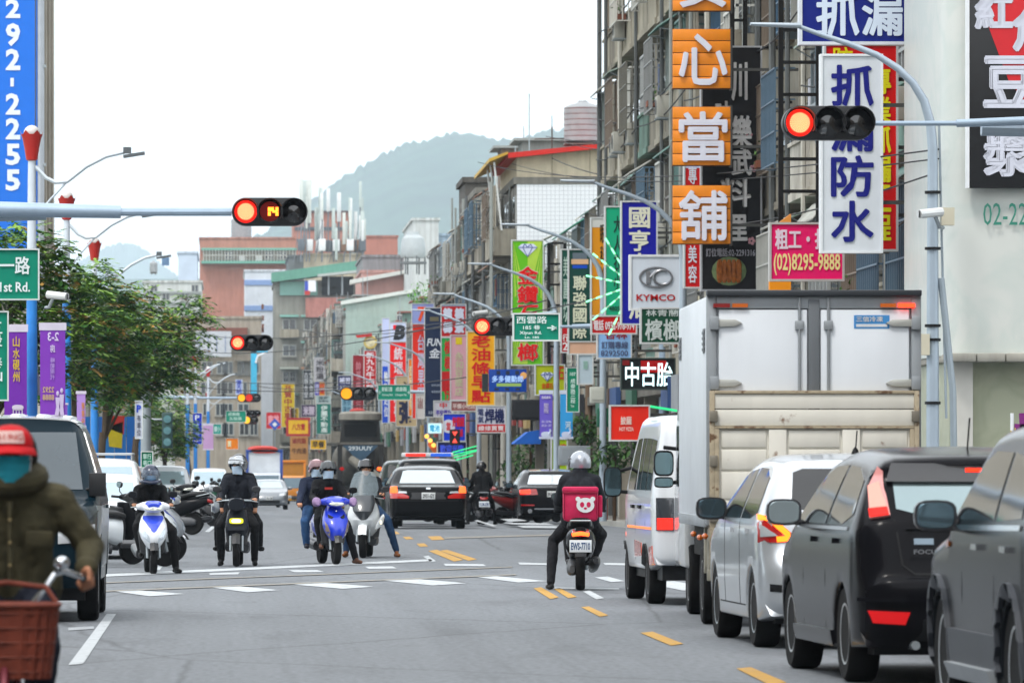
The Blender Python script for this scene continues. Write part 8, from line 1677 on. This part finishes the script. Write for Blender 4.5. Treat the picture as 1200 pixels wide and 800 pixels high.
def signal(label, u, v, Y, n=3, lit=0, dia=.3, digits=None, arm=None, col='#ff4a30', extra_lit=(), poleX=None, tex=True):
    """horizontal traffic signal; (u, v) is the photo position of its first lens"""
    c = P(u, v, Y); t = thing('traffic_light', label, 'traffic light', c); p = dia*1.06; r = dia*.62; bk = M('#1c1d20', .45)
    m = MB(); pts = [(r*1.0*cos(a)-0, r*sin(a)) for a in [R(90+15*i) for i in range(13)]]+[((n-1)*p+r*cos(a), r*sin(a)) for a in [R(-90+15*i) for i in range(13)]]
    m.prism(pts, 0, .22, 'y'); m.build('housing', bk, t, bevel=.015)
    for i in range(n):
        m = MB(); vs = []
        for a in range(-35, 216, 10):
            for y, rr in ((0, r*.93), (-.2, r*.95), (-.2, r*.9), (0, r*.88)): vs.append((i*p+rr*cos(R(a)), y, rr*sin(R(a))))
        k = len(vs)//4; m.add(vs, [(j*4+q, (j+1)*4+q, (j+1)*4+(q+1) % 4, j*4+(q+1) % 4) for j in range(k-1) for q in range(4)]); m.build('visor', bk, t)
        on = i == lit or i in extra_lit
        m = MB(); m.lathe([(.001, -.035), (dia*.3, -.028), (dia*.5, -.006), (dia*.5, 0)], (i*p, 0, 0), 'y', 26)
        ln = m.build('lens', E('#ff2418' if i == lit and tex else (col if i == lit else '#c22a20'), 1.1) if on else M('#17181b', .12, coat=1, var=0), t)
        if on and i == lit and tex:
            m = MB()
            for q in range(1, 7):
                rr = dia*.057*q; yy = -.038 if rr < dia*.3 else -.028+.11*(rr-dia*.3)/dia-.008
                for w_ in range(q*5): a = 2*pi*w_/(q*5)+q*.3; m.ball((i*p+rr*cos(a), yy, rr*sin(a)), dia*.024, 6)
            m.ball((i*p, -.036, 0), dia*.03, 6); m.build('led_dots', E('#ffc88a', 2.3), ln)
    if digits:
        m = MB(); m.lathe([(.001, -.036), (dia*.44, -.03)], (p, 0, 0), 'y', 24); m.build('counter_face', E('#5a0808', .8), t)
        seg = {'1': 'bc', '4': 'fgbc'}; m = MB(); hh, ww = dia*.2, dia*.2
        for j, ch in enumerate(digits):
            x0 = p-dia*.22+j*dia*.27-(.02 if ch == '1' else 0)+.02; S2 = {'a': (0, 2, 1, 2), 'b': (1, 1, 1, 2), 'c': (1, 0, 1, 1), 'd': (0, 0, 1, 0), 'e': (0, 0, 0, 1), 'f': (0, 1, 0, 2), 'g': (0, 1, 1, 1)}
            for sg in seg[ch]: a, b, c2, d2 = S2[sg]; m.tube([(x0+a*ww, -.045, (b-1)*hh+(.003 if b < d2 else 0)), (x0+c2*ww, -.045, (d2-1)*hh-(.003 if b < d2 else 0))], .02, 6)
        m.build('counter_digits', E('#ff8a2a', 3), t)
    if arm:
        x1, rad, side = arm; m = MB(); e = -r if side < 0 else (n-1)*p+r
        m.tube([(e, .11, 0), (e+side*x1*.35, .11, 0)], rad*.55, 10); m.tube([(e+side*x1*.35, .11, 0), (e+side*x1, .11, .06)], [rad*.85, rad*1.15], 12); am = m.build('mast_arm', M('#9fb2c4', .45, .3, streak=.1), t)
        m = MB(); m.tube([(e+side*x1, .11, -c.z+gz(Y)), (e+side*x1, .11, .5)], .13, 12); m.build('mast', M('#9fb2c4', .45, .3), t)
    return t
def roadside():
    signal('red traffic light with empty dark lenses on the right, nearest signal of the street', 937, 144, 64.5, dia=.3, arm=(2.6, .05, 1))
    signal('red traffic light with a glowing 14 countdown on the left mast arm', 288, 248, 78, dia=.3, digits='14', arm=(4.2, .1, -1), extra_lit=())
    signal('red traffic light just above the yellow breakfast sign', 565, 382.5, 150, dia=.38, arm=(3.6, .07, 1))
    signal('red traffic light in front of the beige block at the street end', 278.5, 401.5, 140, dia=.31); signal('small traffic light with an amber lamp lit near the beige block', 283, 466, 330, dia=.4, col='#ffb020', extra_lit=(1,), arm=(6, .12, -1), tex=False)
    signal('small amber traffic light left of the green sign with two arrows', 406, 461, 226, dia=.42, col='#ffa21e', arm=None, tex=False); signal('dim traffic light with one amber lamp beside the small green direction sign', 289, 492, 335, n=2, dia=.4, col='#ffc030', tex=False); signal('unlit black traffic light above the dim amber one', 289, 484, 336, n=3, dia=.3, lit=-1, tex=False)
    # supporting arms across the street
    gm = M('#a3b2bf', .45, .3)
    def beam(label, pts, r, n=10): m = MB(); m.tube(pts, r, n); return tag(m.build('mast_arm', gm, None), label, 'mast arm')
    beam('long grey mast arm carrying the red light and lane sign to the right', [P(600, 372, 150.2), P(652, 366, 150.2)], .05);
    beam('second thicker grey tube under the left mast arm', [P(-30, 252, 78.3), P(54, 249.5, 78.3)], .1); beam('stub of grey tube under the right mast arm', [P(1150, 150, 64.8), P(1230, 152, 64.8)], .09)
    beam('far mast arm with signs across the right half of the street', [P(425, 459, 228.3), P(497, 459, 228.3)], .07)
    cctv = [('white bullet camera on the tall pole beside the marble building', P(1094, 248, 83.5), 1), ('white dome camera on the nearest blue pole', P(64, 345, 102), -1), ('white camera standing on the red light above the yellow sign', P(565, 366, 150), 1)]
    for i, (lab, c, s) in enumerate(cctv):
        t = thing('security_camera', lab, 'security camera', c)
        m = MB(); m.tube([(s*.12, .1, 0), (-s*.22, -.12, -.04)], [.07, .065], 10); m.build('body', M('#cfd2d2', .4), t); m = MB(); m.tube([(s*.02, .02, -.05), (s*.1, .1, -.22), (s*.16, .2, -.22)], .03, 6); m.build('bracket', STEEL, t); m = MB(); m.lathe([(.001, 0), (.05, .0), (.05, .01)], (-s*.225, -.13, -.04), 'x', 12); m.build('lens', DARK, t)
    # flower lamps down the left kerb
    for i, (X, Y, hz, lab) in enumerate(((-3.4, 103, 7.1, 'nearest blue and white lamp post with a red tulip lantern'), (-3.4, 125.5, 7.0, 'second blue and white lamp post with a red tulip lantern'), (-3.4, 152, 7.05, 'third lamp post with a red tulip lantern rising out of the trees'), (-1.9, 290, 6.6, 'lamp post without lantern, leftmost of the far striped-foot posts'), (-1.64, 315, 7.1, 'middle of the far striped-foot lamp posts'), (-1.08, 354, 7.1, 'rightmost of the far striped-foot lamp posts'), (-1.5, 473, 7.1, 'farthest lamp post with a red tulip lantern on the left kerb'))):
        g = gz(Y); t = thing('street_lamp', lab, 'street lamp', (X, Y, g+.13), 0, 'tulip lamp posts along the left kerb'); hz -= g+.13
        m = MB(); m.tube([(0, 0, 0), (0, 0, hz*.7)], [.11, .09], 12); m.build('lower_post', M('#2a86d8', .45, var=.12, sc=4, streak=.25), t); m = MB(); m.tube([(0, 0, hz*.7), (0, 0, hz-.28)], [.085, .065], 12); m.build('upper_post', M('#cdd6e0', .45), t)
        if Y > 280:
            for j in range(5): m = MB(); m.lathe([(.135, .2+.26*j), (.135, .44+.26*j)], (0, 0, 0), 'z', 12); m.build('warning_band', M('#d8a416' if j % 2 else '#1c1c1c', .6), t)
        if i != 3:
            m = MB(); n = 18; vs = []
            for j, (rr, z) in enumerate(((.05, -.33), (.1, -.3), (.13, -.1), (.16, .05), (.2, .14))):
                for k in range(n): q = 2*pi*k/n; z2 = z+(.07 if j == 4 and k % 3 == 0 else 0); vs.append((rr*cos(q), rr*sin(q), hz+z2))
            m.add(vs, [(j*n+k, j*n+(k+1) % n, (j+1)*n+(k+1) % n, (j+1)*n+k) for j in range(4) for k in range(n)]); m.build('tulip_shade', M('#b81c14', .4, coat=.4), t); m = MB(); m.ball((0, 0, hz+.16), .145, 14); m.build('globe', M('#c9c4c0', .25), t)
        m = MB(); m.tube([(.06, 0, hz-.42), (.25, -.02, hz-.62), (.42, -.03, hz-.7), (.62, -.03, hz-.68), (.95, -.03, hz-.42), (1.3, -.02, hz-.24), (1.68, 0, hz-.15)], .035, 8); m.tube([(.05, 0, hz-1.35), (.32, 0, hz-1.0), (.6, -.02, hz-.7)], .022, 6)
        am = m.build('curved_arm', M('#c6d0d8', .4, .2), t); m = MB(); m.box((1.6, -.12, hz-.24), (1.98, .12, hz-.19), ry=R(-9)); m.box((1.6, -.05, hz-.19), (1.74, .05, hz-.08)); m.build('lamp_head', M('#5a6064', .5), am)
    # cobra lamps on the right
    for i, (Y, hz, X, lab) in enumerate(((84, 7.6, 10.08, 'tall pale lamp pole rising beside the marble corner building'), (125, 7.35, 9.7, 'lamp post whose arm crosses the top of the deep blue sign'), (150, 7.45, 9.6, 'lamp post with its head left of the teal and amber signs'), (172, 7.2, 9.65, 'pale lamp post in front of the diamond sign carrying two banners'), (202, 7.2, 9.7, 'lamp post behind the message board and yellow sign'), (227, 7.3, 9.75, 'lamp post with its arm over the red square sign'), (282, 7.2, 9.7, 'lamp post with its arm before the red tyre-shop banner'), (315, 7.2, 9.7, 'lamp post with its arm before the noodle sign'), (373, 7.2, 9.7, 'lamp post with its arm before the dark red sign'), (455, 7.2, 9.7, 'farthest lamp post on the right side of the street'))):
        g = gz(Y); t = thing('street_lamp', lab, 'street lamp', (X, Y, g+.13), 0, 'curved lamp posts along the right kerb'); z = hz-g; rch = 2.3
        m = MB(); m.tube([(0, 0, 0), (0, 0, z*.62)], [.1, .08], 12); m.tube([(0, 0, z*.62), (0, 0, z-1.75), (-.03, 0, z-1.4), (-.12, 0, z-1.08), (-.28, 0, z-.82), (-.5, 0, z-.61), (-.8, 0, z-.42), (-1.2, 0, z-.26), (-1.6, 0, z-.13), (-rch+.35, 0, z)], [.08, .072, .068, .064, .058, .052, .046, .04, .035, .03], 12); m.build('post', M('#a3b1bd', .4, .25, streak=.15), t)
        m = MB(); m.loft([(-rch-.3, 0, z+.02, .07, .02), (-rch-.1, 0, z+.01, .1, .03), (-rch+.3, 0, z-.0, .09, .035), (-rch+.42, 0, z, .05, .04)], 'x', 12); m.build('lamp_head', M('#a9b4bc', .4, .2), t)
        if i == 0:
            m = MB(); m.tube([(.34, .1, 0), (.3, .1, 2.4), (.12, .02, 4.0)], .05, 8); m.tube([(.2, .05, 2.0), (.14, .1, 4.6), (.1, .08, 6.2)], .018, 6); m.build('conduit', M('#9aa6ae', .5, .2), t)
            m = MB(); [m.lathe([(.115, 0), (.115, .04)], (0, 0, zz)) for zz in (2.2, 3.1, 3.3, 4.4, 5.2)]; m.build('strap', DARK, t); m = MB(); m.box((-.22, -.15, 2.9), (-.06, .05, 3.2)); m.box((.12, -.1, 4.75), (.3, .1, 5.0)); m.build('junction_box', M('#c3bda8', .6), t)
    for i, (u, v, X, h0, c) in enumerate(((707, 560, 10.1, 2.7, '#b02418'), (590, 560, 10.4, 4.5, '#a9a79f'), (560, 560, 10.6, 3.6, '#8d8f8c'), (538, 560, 9.8, 6, '#a3a9ac'), (690, 560, 10.6, 5.2, '#6d5a48'), (645, 560, 11.0, 4, '#7d7f7c'))):
        Y = YX(u, X); t = thing('post', ['short red post with a white top by the pizza banner', 'pale concrete column by the parked scooters', 'grey utility post left of the pale concrete column', 'slim grey pole beside the blue pawn sign', 'brown pole behind the tall green road marker', 'grey column behind the violet banner'][i], 'post', (X, Y, gz(Y))); m = MB(); m.tube([(0, 0, 0), (0, 0, h0)], [.12, .1], 10); m.build('shaft', M(c, .6, streak=.3), t)
        m = MB(); m.lathe([(.13, h0), (.12, h0+.25), (.01, h0+.3)]); m.build('cap', M('#c9c9c4' if i == 0 else c, .6), t)
    for i, (u, v0, v1, Y, w_, c, lab) in enumerate(((692, 453, 472, 145, .35, '#b4b6ac', 'grey meter box on the brown pole'), (655, 522, 545, 168, .9, '#8f969c', 'grey cabinet under the violet banner'), (700, 478, 500, 150, .4, '#1c5a42', 'dark green box by the pizza banner'), (600, 468, 492, 190, 1.1, '#1f2024', 'dark round canopy box behind the violet banner'))):
        a, b = P(u, v1, Y), P(u, v0, Y); m = MB(); m.box((0, 0, 0), (w_, .4, b.z-a.z)); t = thing('utility_box', lab, 'utility box', a); m.build('cabinet', M(c, .6, streak=.3), t, bevel=.02); m = MB(); m.box((w_*.1, -.015, .08), (w_*.9, .0, b.z-a.z-.08)); m.build('door', M(c, .55), t)
    # overhead cables
    cm = M('#2a2b2c', .7)
    def cable(label, pts, r=.014, sag=.0):
        (u0, v0, Y0), (u1, v1, Y1) = pts; a, b = P(u0, v0, Y0), P(u1, v1, Y1); q = [a.lerp(b, i/16)-V((0, 0, 4*sag*(i/16)*(1-i/16))) for i in range(17)]; m = MB(); m.tube(q, r, 5); tag(m.build('overhead_cable', cm, None), label, 'cable', 'overhead cables')
    for j, (a, b, s, r) in enumerate((((640, 160, 240), (1205, 62, 92), .7, .016), ((655, 165, 238), (1205, 70, 91), .9, .014), ((700, 140, 176), (1210, 14, 88), .8, .016), ((705, 150, 176), (1210, 22, 88), .9, .012), ((640, 182, 240), (1140, 158, 86), .9, .02), ((560, 190, 234), (1100, 175, 84), .5, .013), ((600, 192, 234), (1100, 186, 84), .5, .012),
            ((205, 389, 400), (560, 372, 225), .6, .02), ((205, 450, 330), (560, 440, 225), .5, .022), ((230, 443, 420), (520, 436, 300), .5, .025), ((200, 408, 360), (640, 352, 172), .8, .02), ((330, 380, 500), (700, 350, 150), .9, .02), ((300, 452, 500), (430, 449, 330), .3, .03), ((690, 250, 176), (1090, 205, 85), .6, .014))):
        cable(['upper dark cable crossing the tiled gable towards the right edge', 'second dark cable just under the upper one across the tiled gable', 'cable running from the grey corner to the blue leak-repair sign', 'thin cable just under the one from the grey corner', 'heavy cable passing the lower steel tank platform', 'cable crossing the cream attic wall', 'thin cable just below the one on the cream attic', 'far cable over the beige block and the flags', 'far cable under the red light by the beige block', 'thin cable across the far block windows', 'cable rising to the pale lamp post with banners', 'cable over the green roof towards the teal signs', 'shortest far cable before the yellow sign', 'cable below the orange heart board'][j], (a, b), r, s)
    # small roadside plants on the right
    for i, (u, v, X, h, sp) in enumerate(((612, 540, 10.6, 1.6, .9), (622, 520, 10.8, 2.2, .8), (685, 500, 10.4, 2.6, .55), (690, 530, 10.2, 1.2, .6), (720, 525, 9.9, 1.8, .6), (532, 555, 10.3, 1.3, .8), (548, 545, 10.6, 2.0, .9), (505, 375, 13, 12, 1.2))):
        Y = YX(u, X) if i < 7 else 330.; X = X if i < 7 else P(503, 0, 330).x; g = gz(Y)+(.13 if i < 7 else 0); t = thing('potted_plant' if h < 3 else 'roof_plant', ['bushy dark plant by the pale concrete column', 'taller leafy plant behind the dark saloon with sky reflected across its roof', 'leafy tree-like plant below the white slanted poster', 'low plant beside the short red post', 'leafy plant under the pizza banner', 'low shrub by the slim grey pole', 'bushy green plant behind the rider in black', 'bright green bush on a rooftop above the lavender board'][i], 'plant', (X, Y, g)); r = random.Random(i)
        m = MB(); leafs(m, r, (0, 0, h), (sp, sp, sp*.9 if i < 7 else .9), 260, .24); m.build('foliage', M('#4f8a24' if i == 7 else '#3b5c2c', .7, var=.4, sc=4), t, smooth=0); m = MB(); m.tube([(0, 0, 0 if i < 7 else h-2), (0, 0, h)], .05, 6); m.build('stem', M('#4a3a2c', .9), t)
def tree(label, X, Y, h, clumps, seed, leaf=.22, tint=.16):
    g = gz(Y)+.13; t = thing('street_tree', label, 'tree', (X, Y, g)); r = random.Random(seed); top = V((0, 0, h*.45))
    tr = MB(); tr.tube([(0, 0, 0), (.05, .02, h*.2), (r.uniform(-.1, .1), 0, h*.33), (0, 0, h*.45)], [.16, .13, .11, .1], 9)
    cr = MB()
    for c in clumps:
        p = V((c[0], c[1], c[2])); rad = (c[3], c[3], c[3]*.75)
        tr.tube([(0, 0, h*.4), V((p.x*.35, p.y*.4, h*.45+(p.z-h*.45)*.6)), p], [.05, .03, .012], 6)
        k = max(14, int(c[3]*c[3]*265))
        for _ in range(k):                                    # sprays: a twig with leaves on both sides
            while True:
                q = V((r.uniform(-1, 1), r.uniform(-1, 1), r.uniform(-1, 1)))
                if .25 < q.length < 1: break
            o = V((p.x+q.x*rad[0], p.y+q.y*rad[1], p.z+q.z*rad[2])); a = math.atan2(q.y, q.x)+r.uniform(-.7, .7); tilt = r.uniform(-.55, .35); d = V((cos(a)*cos(tilt), sin(a)*cos(tilt), sin(tilt))); L = r.uniform(.3, .6); sd = d.cross(V((0, 0, 1))).normalized()
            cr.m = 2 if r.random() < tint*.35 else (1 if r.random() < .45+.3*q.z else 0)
            for j in range(9):
                tt = (j+1)/9; b = o+d*L*tt+V((0, 0, -.12*tt*tt*L)); s = 1 if j % 2 else -1; l = leaf*r.uniform(.7, 1.2); e = (d*.55+sd*s*.8+V((0, 0, r.uniform(-.45, .15)))).normalized(); nn = e.cross(V((r.uniform(-.3, .3), r.uniform(-.3, .3), 1))).normalized()
                cr.add([b, b+e*l*.5+nn*l*.2, b+e*l, b+e*l*.5-nn*l*.2], [(0, 1, 2, 3)])
    tr.build('trunk', M('#4b4034', .9, var=.2, sc=5, bump=.5), t)
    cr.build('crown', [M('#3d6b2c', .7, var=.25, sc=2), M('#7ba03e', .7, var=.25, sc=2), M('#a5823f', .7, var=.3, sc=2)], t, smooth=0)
def trees():
    def at(X, Y, u, v, dy=0): p = P(u, v, Y+dy); return (p.x-X, dy, p.z-gz(Y)-.13)
    def clump(X, Y, lst): return [(*at(X, Y, u, v, dy), rr*(Y+dy)/F) for u, v, rr, dy in lst]
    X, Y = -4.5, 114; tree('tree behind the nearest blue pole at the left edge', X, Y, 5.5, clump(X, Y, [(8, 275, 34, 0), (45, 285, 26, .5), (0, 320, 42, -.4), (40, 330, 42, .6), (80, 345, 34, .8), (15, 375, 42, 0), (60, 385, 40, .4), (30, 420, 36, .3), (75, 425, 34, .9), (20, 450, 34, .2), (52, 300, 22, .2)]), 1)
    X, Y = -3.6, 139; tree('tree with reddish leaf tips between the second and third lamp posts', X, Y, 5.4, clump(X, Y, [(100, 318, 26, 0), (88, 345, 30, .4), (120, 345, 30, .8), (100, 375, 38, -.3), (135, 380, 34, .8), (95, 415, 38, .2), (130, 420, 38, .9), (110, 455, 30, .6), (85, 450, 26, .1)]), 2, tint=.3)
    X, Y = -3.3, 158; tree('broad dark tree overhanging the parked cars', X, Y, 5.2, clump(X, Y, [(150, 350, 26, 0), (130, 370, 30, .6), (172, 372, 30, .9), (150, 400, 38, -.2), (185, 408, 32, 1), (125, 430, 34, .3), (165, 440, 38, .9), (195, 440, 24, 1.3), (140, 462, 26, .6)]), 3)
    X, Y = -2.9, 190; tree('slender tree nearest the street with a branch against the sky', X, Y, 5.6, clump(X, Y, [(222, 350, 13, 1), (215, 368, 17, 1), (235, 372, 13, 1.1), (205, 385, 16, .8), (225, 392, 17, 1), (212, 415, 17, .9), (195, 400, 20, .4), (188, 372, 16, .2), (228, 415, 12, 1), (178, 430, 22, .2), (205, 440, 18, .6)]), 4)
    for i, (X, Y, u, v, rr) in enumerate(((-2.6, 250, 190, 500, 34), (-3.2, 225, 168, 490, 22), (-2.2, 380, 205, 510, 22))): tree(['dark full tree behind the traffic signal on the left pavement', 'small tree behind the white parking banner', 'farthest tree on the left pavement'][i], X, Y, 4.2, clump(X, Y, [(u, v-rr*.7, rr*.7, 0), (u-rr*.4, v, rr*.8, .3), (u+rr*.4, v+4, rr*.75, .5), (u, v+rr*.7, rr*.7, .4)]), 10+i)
    # vertical signal and its grey pole under the trees
    Y = 165.; t = thing('street_pole', 'broad grey pole under the trees carrying a dark vertical signal', 'pole', (P(171, 0, Y).x, Y, gz(Y))); m = MB(); m.tube([(0, 0, 0), (0, 0, 4.6)], [.16, .13], 12); m.build('shaft', M('#9aa4aa', .5, .3, streak=.3), t); m = MB(); m.box((.45, -.1, 2.1), (.75, .15, 3.1)); h = m.build('signal_housing', M('#2c4a48', .5), t, bevel=.03); m = MB(); [m.lathe([(.11, -.01), (.11, -.03), (.01, -.04)], (.6, -.1, 2.27+.32*i), 'y', 14) for i in range(3)]; m.build('lens', M('#5f8a90', .2), h); m = MB(); m.tube([(.1, 0, 2.9), (.5, 0, 2.9)], .03); m.build('bracket', STEEL, t)
    for i in range(3):
        m = MB(); m.box((0, 0, 0), (.5, .4, .85)); t = thing('barrier_post', ['yellow and black roadside block left of the silver estate car', 'second yellow and black block beside the first', 'grey block right of the yellow and black ones'][i], 'barrier', (-2.15+.32*i, 148+.3*i, gz(148)+.13)); m.build('block', M(['#c9b420', '#c9a818', '#9a9a92'][i], .6), t); m = MB(); m.prism([(.05, .1), (.2, .1), (.45, .7), (.3, .7)], -.012, -.002, 'y'); m.build('stripe', DARK, t)
setting(); buildings(); behind()
signs(); roadside(); trees()
cars(); lorries(); riders(); cyclist(); parked()
haze(.00011)
bpy.data.scenes.remove(TMP)
